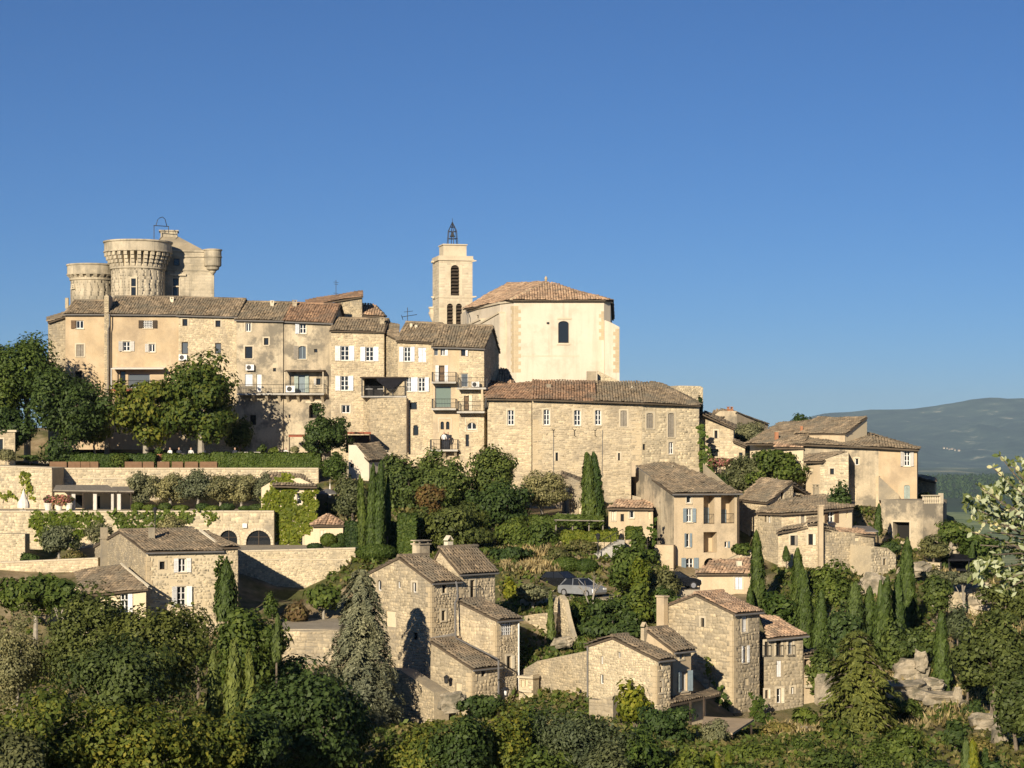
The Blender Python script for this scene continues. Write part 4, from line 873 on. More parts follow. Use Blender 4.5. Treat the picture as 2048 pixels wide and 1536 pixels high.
m = MB(); u0, z0 = W.px(573, 742); u1, _ = W.px(651, 742); m.prism([W.pt(u0, z0, 0), W.pt(u0, z0 - .12, 1.3), W.pt(u0, z0 - .02, 1.3), W.pt(u0, z0 + .1, 0)], W.pt(u1, 0) - W.pt(u0, 0)); T.mb("canopy", m, "wood_dark")
for px in (574, 650): u, _ = W.px(px, 742); m = MB(); W.box(m, u - .05, u + .05, W.px(px, 787)[1], z0 - .05, 1.15, 1.25); T.mb("canopy_post", m, "lintel")
m = MB(); W.box(m, *sorted((W.px(616, 806)[0] - .25, W.px(639, 806)[0] + .25)), W.px(620, 806)[1], W.px(620, 806)[1] + .2, 0, .05); T.mb("door_lintel", m, "lintel")
chimney(T, 589, 603, 612, 10, 222, "plaster_grey", T.R, "flat")

# building behind with the sloping stone gable
T = Thing("stone_gable_house", "rough stone house with one sloping roof rising behind the white-shuttered house", "house", v3(XY(690, 228), 2), G)
wall(T, XY(640, 225.5), XY(724, 225.5), 0, [(640, 613), (724, 590)], (), 'grey'); wall(T, XY(724, 225.5), XY(724, 232), 0, ZP(590, 225.5), (), 'grey'); wall(T, XY(640, 232), XY(640, 225.5), 0, ZP(613, 225.5), (), 'grey')
R = roof(T, [P(612, 612, 225.2), P(612, 602, 233), P(726, 583, 233), P(726, 589, 225.2)], "tile_red")
chimney(T, 643, 604, 614, 7, 227, "cream_paint", R, None)
T = Thing("aerial", "thin television aerial on the sloping roof of the stone gable house", "aerial", P(672, 602, 230)); m = MB(); m.tube([P(672, 606, 230), P(672, 560, 230)], .03, 5)
for py, w in ((564, 5), (568, 4), (586, 5)): m.tube([P(672 - w, py, 230), P(672 + w, py + 1, 230)], .02, 4)
T.mb("mast", m, "iron")
T = Thing("loft_house", "small loft with a dark open front and red tiles behind roofs", "house", v3(XY(745, 227), 2), G)
wall(T, XY(724, 226), XY(767, 226), 0, ZP(630, 226), [(727, 631, 752, 645, 'void', '')], 'stone'); wall(T, XY(767, 226), XY(767, 231), 0, ZP(630, 226), (), 'stone'); wall(T, XY(724, 231), XY(724, 226), 0, ZP(630, 226), (), 'stone')
roof(T, [P(721, 631, 225.5), P(768, 633, 225.5), P(750, 610, 229.5), P(724, 610, 229.5)], "tile_pink"); roof(T, [P(768, 633, 225.5), P(772, 634, 231), P(750, 610, 229.5)], "tile")

ops = [(681, 692, 698, 721, 'win', 'LR'), (731, 694, 747, 722, 'win', 'LR'), (681, 752, 697, 781, 'win', 'LR'), (683, 810, 700, 826, 'win', 'SN'), (728, 757, 766, 793, 'void', 'N')]
T = front_house("shuttered_house", "stone house with white shutters over a covered terrace with dining tables", 662, 216.4, 768, 216.2, 935, 661, 663, 4.2, 641, ops=ops, m='stone', group=G, gut=False)
chimney(T, 764, 638, 660, 10, 218.5, "mortar", T.R, "flat")
# its covered terrace on a round bastion
W = T.W; Wt = Plane(XY(722, 214.4), XY(813, 214.4))
TB = Thing("bastion", "bulging rough stone bastion carrying the covered terrace", "wall", v3(XY(775, 215), -2))
wall(TB, XY(741, 214.6), XY(813, 214.2), -4, ZP(795, 214.4), (), 'grey', thick=4); wall(TB, XY(727, 216.2), XY(741, 214.6), -4, ZP(795, 214.4), (), 'grey'); wall(TB, XY(813, 214.2), XY(813, 218), -4, ZP(795, 214.4), (), 'grey')
TC = Thing("covered_terrace", "dark covered dining terrace with railing between shuttered windows", "terrace", v3(XY(768, 215), ZP(796, 214.4)))
m = MB(); z = ZP(795, 214.4) + .01; Wt.box(m, 0, Wt.L, z, z + .15, -2, .15); TC.mb("floor_slab", m, "concrete"); r = railing(TC, Wt, .05, Wt.L - .05, z + .15, 1.0, .05, gap=.12)
m = MB(); zt = ZP(756, 214.4); Wt.box(m, -.1, Wt.L + .1, zt, zt + .12, -2., .2); TC.mb("canopy", m, "wood_dark")
m = MB(); n = 9
for k in range(n):
    t0, t1 = k / n, (k + 1) / n; f = lambda t: zt - .25 - 1.0 * math.sin(math.pi * min(1, t * 1.1)) ** 1.2 * .9
    m.quad(Wt.pt(1.6 + 3 * t0, zt, .12), Wt.pt(1.6 + 3 * t1, zt, .12), Wt.pt(1.6 + 3 * t1, f(t1), .1), Wt.pt(1.6 + 3 * t0, f(t0), .1))
TC.mb("sagging_awning", m, "dark_fabric")
for u in (.1, Wt.L - .15): m = MB(); Wt.box(m, u - .06, u + .06, z + .15, zt, -.05, .07); TC.mb("post", m, "iron")
for k in range(4):
    tt = Thing("terrace_table", ["leftmost", "second", "third", "rightmost"][k] + " table on the covered terrace", "table", Wt.pt(.8 + k * 1.2, z + .15, -.7), "tables on the covered terrace"); m = MB(); q = tt.loc; m.box((q[0], q[1], q[2] + .72), (.7, .7, .05)); tt.mb("tabletop", m, "cloth_white"); m = MB(); m.tube([q, q + (0, 0, .7)], .05, 5); tt.mb("leg", m, "iron")

ops = [(807.5, 694, 821, 723, 'win', 'LR', 'v'), (836, 695, 852, 724, 'shut', '', 'v'), (836, 755, 850, 783, 'win', 'LR', 'v'), (813, 755, 822, 783, 'win', 'R', 'v'), (819, 804, 834, 819, 'dark', 'N'), (826, 850, 837, 871, 'dark', 'aN')]
T = front_house("shuttered_house", "turned stone house with pale blue shutters left of the balconies", 796, 214.6, 866, 214.0, 940, 681, 684, 4.4, 650, ops=ops, m='stone', group=G, gut=False)
wall(T, XY(768, 217.2), XY(796, 214.6), -4, [(768, 663), (796, 681)], (), 'grey'); roof(T, [P(765, 666, 217.4), P(797, 682, 214.2), P(799, 651, 219), P(772, 645, 221)], "tile")
quoins(T, T.W, .02, ZP(800, 214.5), ZP(690, 214.5), 1, wide=(.5, .3)); quoins(T, T.W, T.W.L - .02, ZP(790, 214), ZP(690, 214), -1, wide=(.5, .3))
pipe(T, [P(815, 797, 213.9), P(815, 905, 213.9)], .12, "wood_dark", "soil_pipe")
for px, py in ((822, 652), (832, 655)): chimney(T, px, py - 9, py + 3, 6, 217.5, "cream_paint", T.R, None)
chimney(T, 856, 650, 660, 34, 222, "mortar", T.R, "flat", .1)
T = Thing("aerial", "television aerial with cross bars left of the bell tower", "aerial", P(815, 652, 219)); m = MB(); m.tube([P(815, 655, 219), P(815, 615, 219)], .035, 5); m.tube([P(803, 634, 219), P(834, 629, 219)], .03, 4); m.tube([P(808, 624, 219), P(826, 622, 219)], .025, 4); m.tube([P(803, 630, 219), P(806, 640, 219)], .03, 4); T.mb("mast", m, "iron")

ops = [(868, 695, 876, 711, 'pale', 'N'), (881, 694, 890, 711, 'win', 'RN'), (922, 695, 931, 712, 'dark', 'RN'), (878, 731, 889, 764, 'door', 'LR'), (870, 773, 902, 815, 'green', 'N'), (881, 843, 888, 859, 'dark', 'AN'), (892, 843, 899, 859, 'dark', 'AN'), (880, 867, 900, 900, 'void', 'A')]
T = front_house("balcony_house", "narrow house with stacked balconies and an arched door below the church", 866, 213.4, 918, 213.2, 960, 692, 693, 4.6, 654, ops=ops, m="plaster_tan", group=G, gut=True)
balcony(T, T.W, 865, 914, 764, 1.1, .95); balcony(T, T.W, 865, 914, 817, 1.1, .95); balcony(T, T.W, 862, 918, 899, 1.3, 1., "concrete", (868, 890, 912))
for x0, y0, x1, y1 in ((876, 838, 904, 865),):
    m = MB(); u0, z1 = T.W.px(x0, y0); u1, z0 = T.W.px(x1, y1); T.W.box(m, u0, u0 + .12, z0, z1, 0, .04); T.W.box(m, u1 - .12, u1, z0, z1, 0, .04); T.W.box(m, u0, u1, z1, z1 + .14, 0, .04); T.mb("stone_frame", m, "lintel")
ops = [(922, 747, 936, 774, 'pale', 'N'), (928, 791, 938, 821, 'door', 'R', 'c'), (934, 845, 953, 859, 'win', 'AN'), (931, 869, 938, 893, 'dark', 'N'), (922, 695, 931, 712, 'dark', 'RN')]
T = front_house("balcony_house", "stone house with two projecting balconies and a half-round window", 918, 212.8, 968, 212.4, 960, 693, 695, 4.6, 655, ops=ops, m='stone', group=G, gut=True)
b1 = balcony(T, T.W, 918, 976, 776, 1.2, 1.0); b2 = balcony(T, T.W, 918, 973, 823, 1.2, 1.0)
m = MB(); T.W.box(m, T.W.px(966, 800)[0], T.W.px(970, 800)[0], T.W.px(968, 822)[1], T.W.px(968, 779)[1], .9, 1.15); T.mb("balcony_pier", m, "plaster_tan")
for px0, px1, py0, py1 in ((930, 957, 838, 862),):
    m = MB(); W = T.W; u0, z1 = W.px(px0, py0); u1, z0 = W.px(px1, py1); W.box(m, u0, u0 + .14, z0, z1, 0, .04); W.box(m, u1 - .14, u1, z0, z1, 0, .04); W.box(m, u0, u1, z1, z1 + .15, 0, .04); W.box(m, u0, u1, z0 - .12, z0, 0, .06); T.mb("stone_frame", m, "lintel")

# air conditioners
def aircon(px, py, Y, label, s=1.):
    q = P(px, py, Y); T = Thing("air_conditioner", label, "air conditioner", q - (0, 0, .35), "air conditioners on the facades")
    m = MB(); m.box(q, (.85 * s, .34, .62 * s)); T.mb("casing", m, "white"); m = MB(); n = 14
    m.add([(q[0] - .1 + .24 * s * math.cos(6.283 * k / n), q[1] - .176, q[2] + .24 * s * math.sin(6.283 * k / n)) for k in range(n)], [tuple(range(n))]); T.mb("fan_grille", m, "iron")
aircon(500, 735, 218.2, "white air conditioner under the open window of the stained house"); aircon(581, 778, 217.2, "white air conditioner standing on the covered balcony", 1.1); aircon(366, 715, 219, "white air conditioner just above the plane tree crown"); aircon(951, 769, 211.8, "white air conditioner on the upper right balcony", .9)

# ------------------------------------------------------------------ long stone building below the church
def long_house():
    Y0, Y1 = 208., 210.; T = Thing("long_stone_house", "long buttressed stone building with a row of tall windows below church", "house", v3(XY(1190, 214), -6))
    zb = ZP(1030, 205) - 1
    a, b, c, d = XY(975, 209.5), XY(1064, 208.6), XY(1284, 207.8), XY(1398, 210.5)
    W1 = wall(T, a, XY(1063, 208.6), zb, [(975, 796), (1063, 797)], [(1015, 820, 1028, 850, 'win', 'aS')], 'stone', cw=(.22, .55), ch=(.14, .26))
    ops = [(1087, 819, 1099, 850, 'win', 'aS'), (1148, 820, 1161, 851, 'win', 'aS'), (1190, 820, 1202, 850, 'win', 'aS'), (1241, 821, 1254, 853, 'shut', 'aS', 'y'), (1111, 905, 1116, 922, 'dark', 'NS'), (1236, 906, 1240, 921, 'dark', 'NS')]
    W2 = wall(T, XY(1065, 207.9), c, zb, [(1065, 797), (1284, 803)], ops, 'stone', cw=(.25, .7), ch=(.15, .27)); wall(T, XY(1064.5, 210), XY(1065, 207.9), zb, ZP(797, 208), (), 'grey')
    ops = [(1293, 826, 1307, 857, 'shut', 'aS', 'y'), (1336, 826, 1349, 874, 'shut', 'aS', 'y'), (1285.5, 888, 1291, 900, 'dark', 'N'), (1337, 884, 1347, 908, 'win', 'aS')]
    W3 = wall(T, c, d, zb, [(1284, 803), (1398, 808)], ops, 'pale', cw=(.22, .55), ch=(.14, .26)); e = XY(1400, 226); f = XY(985, 226)
    wall(T, d, e, zb, ZP(808, 210.5), (), 'stone'); wall(T, e, f, zb, ZP(808, 210), (), "mortar"); wall(T, f, a, zb, ZP(796, 209), (), "mortar")
    quoins(T, W2, .02, ZP(960, 208), ZP(835, 208), 1, wide=(.9, .55), hh=.5); quoins(T, W2, W2.L - .02, ZP(930, 208), ZP(845, 208), -1, wide=(1.0, .6), hh=.5)
    z0 = ZP(797, 208.6); z3 = ZP(806, 210.5)
    E = lambda px, py, Y: P(px, py, Y)
    R = roof(T, [E(970, 798, 208.9), E(1066, 799, 208), E(1066, 766, 216), E(970, 764, 216)], "tile_red"); R = roof(T, [E(1064, 799, 207.3), E(1190, 803, 207.2), E(1190, 764, 215), E(1064, 768, 215)], "tile_red")
    R2 = roof(T, [E(1189, 803, 207.2), E(1288, 806, 207.1), E(1300, 765, 217), E(1150, 759, 216.5)], "tile"); R3 = roof(T, [E(1287, 806, 207.1), E(1402, 811, 210), E(1318, 767, 217), E(1300, 765, 217)], "tile")
    roof(T, [E(1402, 811, 210), E(1404, 806, 228), E(1320, 767, 222), E(1318, 767, 217)], "tile")
    roof(T, [E(1404, 806, 228), E(970, 790, 228), E(970, 764, 216), E(1318, 767, 219)], "tile")
    chimney(T, 1097, 764, 776, 10, 212, "mortar_grey", R, None); chimney(T, 1264, 775, 783, 5, 213, "cream_paint", R2, "tile")
    chimney(T, 1183, 739, 762, 24, 218, "mortar_grey", R2, None, 0)
    # parapet gable stones behind the roof
    wall(T, XY(1195, 219), XY(1238, 219), 4, [(1195, 741), (1238, 762)], (), 'pale', thick=.5)
    # slim pipes and iron ties
    pipe(T, [W2.pt(W2.px(1107, 866)[0], W2.px(1107, 866)[1], .06), W2.pt(W2.px(1107, 950)[0], W2.px(1107, 950)[1], .06)], .035); pipe(T, [W2.pt(W2.px(1205, 860)[0], W2.px(1205, 860)[1], .06), W2.pt(W2.px(1204, 955)[0], W2.px(1204, 955)[1], .06)], .03)
    for px in (1149, 1190, 1107):
        m = MB(); u, z = W2.px(px, 866); m.tube([W2.pt(u - .15, z + .35, .06), W2.pt(u, z + .25, .06), W2.pt(u, z - .25, .06), W2.pt(u + .15, z - .35, .06)], .035, 4); m.tube([W2.pt(u + .15, z + .35, .06), W2.pt(u, z + .25, .06)], .03, 4); T.mb("iron_tie", m, "iron")
    pipe(T, [P(972, 795, 208.8), P(972, 815, 209)], .05)
long_house()
T = Thing("hut_roof_house", "small tiled gable tucked between balcony house and church", "house", v3(XY(1005, 222), 3)); C = XY(1012, 219)
wall(T, XY(984, 219), XY(1022, 219), 3, ZP(768, 219), (), 'stone'); roof(T, [P(982, 769, 218.6), P(1026, 771, 218.6), P(1014, 738, 222.5), P(998, 738, 222.5)], "tile_pink"); roof(T, [P(1026, 771, 218.6), P(1028, 766, 226), P(1014, 738, 222.5)], "tile_pink"); roof(T, [P(980, 766, 226), P(982, 769, 218.6), P(998, 738, 222.5)], "tile_pink"); wall(T, XY(1022, 219), XY(1024, 225), 3, ZP(768, 219), (), 'stone'); wall(T, XY(984, 225), XY(984, 219), 3, ZP(768, 219), (), 'stone')
T = Thing("ruined_tower", "square ruined stone stump behind the long building's right end", "tower", v3(XY(1378, 222), 3))
wall(T, XY(1352, 218.5), XY(1406, 219.5), 0, [(1352, 775), (1358, 771), (1400, 772), (1406, 775)], (), 'pale', thick=5.)

# ------------------------------------------------------------------ right end of the village
G2 = "houses at the right end of the village"
T = front_house("stone_cottage", "small stone gabled cottage beside the long building's ivy corner", 1399, 213, 1468, 212, 960, 862, 862, 4, 842, ops=[(1429, 862, 1435, 877, 'dark', 'SN'), (1422, 898, 1436, 913, 'dark', 'SN')], m='stone', group=G2) if False else None
T = Thing("stone_cottage", "small stone gabled cottage beside the long building's ivy corner", "house", v3(XY(1433, 216), -4), G2)
wall(T, XY(1399, 213), XY(1467, 212), -6, [(1399, 828), (1412, 830), (1467, 857)], [(1429, 861, 1435, 877, 'dark', 'SN'), (1422, 898, 1436, 913, 'dark', 'SN')], 'stone'); wall(T, XY(1467, 212), XY(1469, 220), -6, ZP(857, 212), (), 'stone'); wall(T, XY(1399, 221), XY(1399, 213), -6, ZP(828, 213), (), 'stone')
roof(T, [P(1470, 858, 211.6), P(1471, 852, 221), P(1408, 823, 221), P(1407, 827, 211.8)], "tile"); roof(T, [P(1392, 835, 221), P(1392, 836, 211.8), P(1407, 827, 211.8), P(1408, 823, 221)], "tile")
T2 = Thing("stone_shed", "low stone shed stepping down right of the small gabled cottage", "shed", v3(XY(1478, 212), -4), G2)
wall(T2, XY(1440, 209.8), XY(1490, 209.4), -6, [(1440, 880), (1467, 881), (1490, 893)], [(1478, 905, 1485, 920, 'dark', 'N')], 'pale'); wall(T2, XY(1490, 209.4), XY(1490, 214), -6, ZP(893, 209.4), (), 'pale'); roof(T2, [P(1492, 894, 209), P(1493, 890, 214), P(1466, 877, 214), P(1466, 880, 209)], "tile")
T = Thing("far_gable_house", "gabled house standing behind the trees against the sky", "house", v3(XY(1475, 246), -2), G2)
wall(T, XY(1415, 243), XY(1474, 242), -6, [(1415, 840), (1440, 822), (1474, 822)], (), 'plaster_grey'); wall(T, XY(1474, 242), XY(1536, 248), -6, [(1474, 823), (1536, 848)], (), 'plaster_tan'); wall(T, XY(1536, 248), XY(1500, 256), -6, ZP(848, 248), (), 'mortar'); wall(T, XY(1500, 256), XY(1415, 243), -6, ZP(843, 243), (), 'mortar')
R = roof(T, [P(1411, 841, 242.6), P(1442, 838, 242), P(1472, 822, 244), P(1432, 819, 246)], "tile"); roof(T, [P(1538, 850, 248), P(1520, 846, 254), P(1440, 818, 252), P(1472, 820, 241.8)], "tile")
chimney(T, 1460, 816, 824, 12, 244, "terracotta", R, "flat")

# big house with layered roofs, plastered right end
T = Thing("large_house", "large house with wide brown roofs and an ochre plastered right end", "house", v3(XY(1700, 206), -6), G2)
zb = ZP(1010, 200) - 2
A, B, C_ = XY(1604, 201.5), XY(1757, 199.0), XY(1834, 198.4)
W = wall(T, A, B, zb, [(1604, 888), (1757, 892)], [(1710, 917, 1717, 930, 'win', 'SN'), (1702, 975, 1712, 1003, 'blind', '')], "plaster_grey")
Wp = wall(T, B, C_, zb, [(1757, 893), (1834, 897)], [(1808, 901, 1820, 932, 'win', 'LR', 'q'), (1808, 970, 1820, 998, 'shut', 'a', 'g')], "plaster_ochre")
wall(T, C_, XY(1836, 212), zb, ZP(897, 198.4), (), "plaster_ochre"); wall(T, XY(1500, 208), A, zb, [(1500, 890), (1604, 888)], (), "plaster_cream"); wall(T, XY(1836, 212), XY(1500, 214), zb, ZP(894, 205), (), "mortar_grey"); wall(T, XY(1500, 214), XY(1500, 208), zb, ZP(890, 208), (), "mortar_grey")
R = roof(T, [P(1490, 888, 206.5), P(1606, 889, 200.8), P(1640, 838, 210), P(1560, 850, 212)], "tile"); roof(T, [P(1604, 889, 200.8), P(1759, 895, 198.3), P(1733, 868, 206), P(1628, 858, 207)], "tile"); roof(T, [P(1757, 895, 198.3), P(1838, 900, 197.8), P(1733, 868, 206)], "tile"); roof(T, [P(1838, 900, 197.8), P(1840, 897, 213), P(1733, 866, 208), P(1733, 868, 206)], "tile")
# raised back storey
W5 = wall(T, XY(1690, 201.2), XY(1734, 204.4), -2, [(1690, 867), (1731, 837), (1734, 836)], (), "plaster_cream"); R2 = roof(T, [P(1588, 868, 205.2), P(1691, 867, 200.8), P(1735, 834, 204.2), P(1637, 835, 208.4)], "tile"); wall(T, XY(1734, 204.4), XY(1660, 210), -2, ZP(837, 204.5), (), "plaster_cream")
for px, py, w in ((1553, 858, 10), (1603, 846, 7), (1683, 852, 8)): chimney(T, px, py + 2, py + 10, w * .8, 205, "terracotta", R, None)
m = MB(); W.box(m, W.px(1753, 900)[0], W.px(1760, 900)[0], zb, W.px(1757, 952)[1], .0, .35); T.mb("corner_pier", m, "plaster_tan")
m = MB(); m.prism([Wp.pt(0, Wp.px(1760, 952)[1], .02), Wp.pt(0, Wp.px(1760, 1000)[1], .02), Wp.pt(2.0, Wp.px(1800, 1000)[1], .02), Wp.pt(1.9, Wp.px(1800, 990)[1], .02)], v3(Wp.n * .9, 0)); T.mb("sloping_buttress", m, "mortar_grey")
wall(T, XY(1590, 205), XY(1690, 201.1), -2, [(1590, 871), (1690, 870)], (), "plaster_tan")
# annexes in front of it
T = Thing("rubble_annex", "pale rubble annex with a lean-to roof below the large house", "house", v3(XY(1660, 199), -8), G2)
W = wall(T, XY(1612, 199.5), XY(1640, 198), zb, [(1612, 925), (1640, 922)], [(1618, 936, 1626, 946, 'blind', '')], "plaster_tan"); W = wall(T, XY(1640, 198), XY(1697, 196.8), zb, [(1640, 922), (1690, 905), (1697, 905)], [(1660, 937, 1668, 949, 'dark', 'NS')], 'pale'); wall(T, XY(1697, 196.8), XY(1697, 201), zb, ZP(905, 197), (), 'pale')
roof(T, [P(1607, 924, 198.8), P(1643, 924, 197.4), P(1694, 903, 199.2), P(1612, 903, 201)], "tile")
T = Thing("tin_shed", "small shed with patched pale and orange tiles left of annex", "shed", v3(XY(1580, 203), -6), G2)
wall(T, XY(1550, 202.5), XY(1607, 201.2), -8, [(1550, 893), (1607, 894)], (), "plaster_cream"); roof(T, [P(1549, 896, 201.8), P(1608, 896, 200.9), P(1600, 882, 204), P(1549, 881, 204)], "tile_pink")
T = Thing("small_far_house", "small pale stone house right of the ochre house end", "house", v3(XY(1850, 212), -8), G2)
wall(T, XY(1832, 212), XY(1870, 210), -14, [(1832, 955), (1870, 963)], (), 'pale'); wall(T, XY(1870, 210), XY(1872, 218), -14, ZP(963, 210), (), 'pale'); roof(T, [P(1831, 956, 211.6), P(1872, 965, 209.6), P(1870, 958, 216), P(1831, 950, 216)], "tile_pink")
# terrace block with cellar door and balustrade
T = Thing("terrace_block", "weathered high terrace wall with dark cellar opening and stone balustrade", "terrace", v3(XY(1825, 194), -10))
zt = ZP(1000, 192); W = wall(T, XY(1762, 193), XY(1846, 190.5), -16, zt, [(1786, 1044, 1819, 1082, 'void', 'S')], "plaster_grey", thick=5); W6 = wall(T, XY(1846, 190.5), XY(1886, 191.5), -20, ZP(1008, 190.5), (), "plaster_grey", thick=6)
for k in range(11):
    q = W6.pt(.12 + k * (W6.L - .24) / 10, ZP(1008, 190.5) + .01, -.12); m = MB(); m.lathe(tuple(q), [(.07, 0), (.09, .12), (.05, .2), (.1, .4), (.05, .62), (.08, .7)], 8); T.mb("baluster", m, "lintel")
m = MB(); z = ZP(1008, 190.5) + .712; W6.box(m, 0, W6.L, z, z + .1, -.28, .05); T.mb("handrail", m, "lintel")
m = MB(); W6.box(m, W6.L - .3, W6.L, z - .7, z + .25, -.3, .06); T.mb("end_post", m, "lintel")
# ------------------------------------------------------------------ house with loggias (middle right) and its neighbours
G3 = "houses stepping down the slope"
def loggia_house():
    T = Thing("loggia_house", "four storey plaster house with blue-grey shutters and open loggias", "house", v3(XY(1390, 188), ZP(1195, 182)), G3)
    C = XY(1348, 182.5); y = math.radians(14); dr = np.array([math.cos(y), math.sin(y)]); dl = np.array([-dr[1], dr[0]]); R_ = reach(C, dr, 1474); Lp = C + dl * 9.; zb = ZP(1200, 180) - 2; ze = ZP(988, 182.5)
    lf = XY(1306, 184.8)
    ops = [(1373, 991, 1382, 1006, 'win', 'S'), (1373, 1017, 1384, 1044, 'win', 'LRS', 'b'), (1372.5, 1067, 1379, 1094, 'win', 'LRa', 'b'), (1372, 1116, 1387, 1140, 'win', 'LRa', 'b'),
           (1407, 991, 1429, 1048, 'loggia', ''), (1442, 991, 1469, 1047, 'loggia', ''), (1407, 1064, 1434, 1105, 'loggia', ''), (1408, 1116, 1431, 1132, 'void', 'A'), (1449, 1083, 1455, 1095, 'win', 'RN', 'b')]
    W = wall(T, C, R_, zb, ze, ops, "plaster_tan"); T.W = W
    for x0, x1, y0, y1 in ((1414, 1420, 1016, 1047), (1448, 1455, 1020, 1046)):
        u0, z1 = W.px(x0, y0); u1, z0 = W.px(x1, y1); m = MB(); W.box(m, u0, u1 + .35, z0, z1, -1.36, -1.3); T.mb("loggia_door", m, "blue_grey")
    for x0, x1, yb in ((1407, 1429, 1048), (1442, 1469, 1047)):
        u0, z = W.px(x0, yb); u1, _ = W.px(x1, yb); railing(T, W, u0 + .03, u1 - .03, z, .85, -.1, sides=False)
    # left wall, with a door to the street
    WL = wall(T, XY(1263, 192.8), C, zb, [(1263, 926), (1348, 989)], [(1319, 1124, 1330, 1152, 'doorb', 'S')], "plaster_grey", sc='b')
    wall(T, R_, R_ + dl * 9, zb, None, (), 'stone', prof=[(0, ze), (9, ze + 2.6)]); wall(T, R_ + dl * 10, XY(1262, 196), zb, ZP(935, 195), (), "mortar"); wall(T, XY(1262, 196), XY(1262, 190), zb, ZP(935, 192), (), "mortar")
    ea = v3(C - dl * .5 - dr * .3, ze + .05); eb = v3(R_ - dl * .5 + dr * .35, ze + .05); rb = P(1398, 945, 196); ra = P(1305, 932, 194.5)
    R = roof(T, [ea, eb, P(1345, 925, 196), P(1268, 922, 193)], "tile"); roof(T, [P(1304, 1020, 184.2), v3(C - dl * .45 - dr * .3, ze + .02), P(1312, 955, 191), P(1268, 950, 190)], "tile") if False else None
    gutter(T, ea - (0, 0, .1), eb - (0, 0, .1)); gutter(T, P(1268, 930, 192.6), v3(C - dl * .3, ze - .1), r=.05)
    chimney(T, 1266, 921, 940, 10, 190, "plaster_tan", R, None); chimney(T, 1346, 933, 945, 8, 193, "mortar", R, "tile"); chimney(T, 1321, 945, 956, 8, 192, "mortar_grey", R, "tile")
    pipe(T, [v3(R_ + dr * .1 - dl * .1, ze), v3(R_ + dr * .1 - dl * .1, zb + 6)], .09, "wood_dark"); pipe(T, [P(1345, 1090, 181.6), P(1347, 1108, 181.4)], .05)
    q = P(1341, 1094, 182); m = MB(); m.lathe(tuple(q), [(.05, -.1), (.34, 0), (.36, .06), (.1, .02)], 14); T.mb("satellite_dish", m, "zinc")
    # lower lean-to wall below left gable
    wall(T, XY(1309, 181.6), XY(1347, 181.2), zb, ZP(1090, 181.5), (), "plaster_tan", thick=1.0)
    # small wing on the left
    T2 = Thing("garden_wing", "low plaster wing with small white windows left of the loggia house", "house", v3(XY(1260, 188), ZP(1080, 184)), G3)
    ops = [(1223, 1020, 1231, 1041, 'shut', 'S', 'c'), (1259, 1022, 1267, 1036, 'win', 'S'), (1296, 1018, 1301, 1038, 'blind', ''), (1241, 1028, 1248, 1043, 'dark', 'N')]
    W = wall(T2, XY(1217, 186), XY(1306, 185.2), ZP(1120, 184) - 1, [(1217, 1016), (1306, 1017)], ops, "plaster_tan"); wall(T2, XY(1217, 192), XY(1217, 186), ZP(1120, 184), ZP(1010, 186), (), "mortar")
    roof(T2, [P(1214, 1017, 185.5), P(1307, 1018, 184.8), P(1304, 1000, 190), P(1236, 999, 190)], "tile_pink")
    wall(T2, XY(1238, 190.4), XY(1304, 190.4), -12, [(1238, 1000), (1262, 990), (1304, 1000)], (), "plaster_grey", thick=.5)
loggia_house()
T = Thing("gate_shed", "small grey stone shed with dark doorway right of olive tree", "shed", v3(XY(1150, 196), -6))
W = wall(T, XY(1142, 194.8), XY(1172, 193.6), -9, [(1142, 955), (1172, 968)], [(1157, 1003, 1164, 1028, 'blind', ''), (1166, 1005, 1171, 1026, 'blind', '')], 'grey'); wall(T, XY(1124, 197.5), XY(1142, 194.8), -9, [(1124, 950), (1142, 955)], [(1128, 975, 1139, 1030, 'doorb', '')], 'grey'); wall(T, XY(1172, 193.6), XY(1172, 200), -9, ZP(968, 193.6), (), 'grey')
roof(T, [P(1173, 970, 193.2), P(1175, 964, 201), P(1122, 944, 203), P(1122, 949, 196.6)], "tile", name="roof")

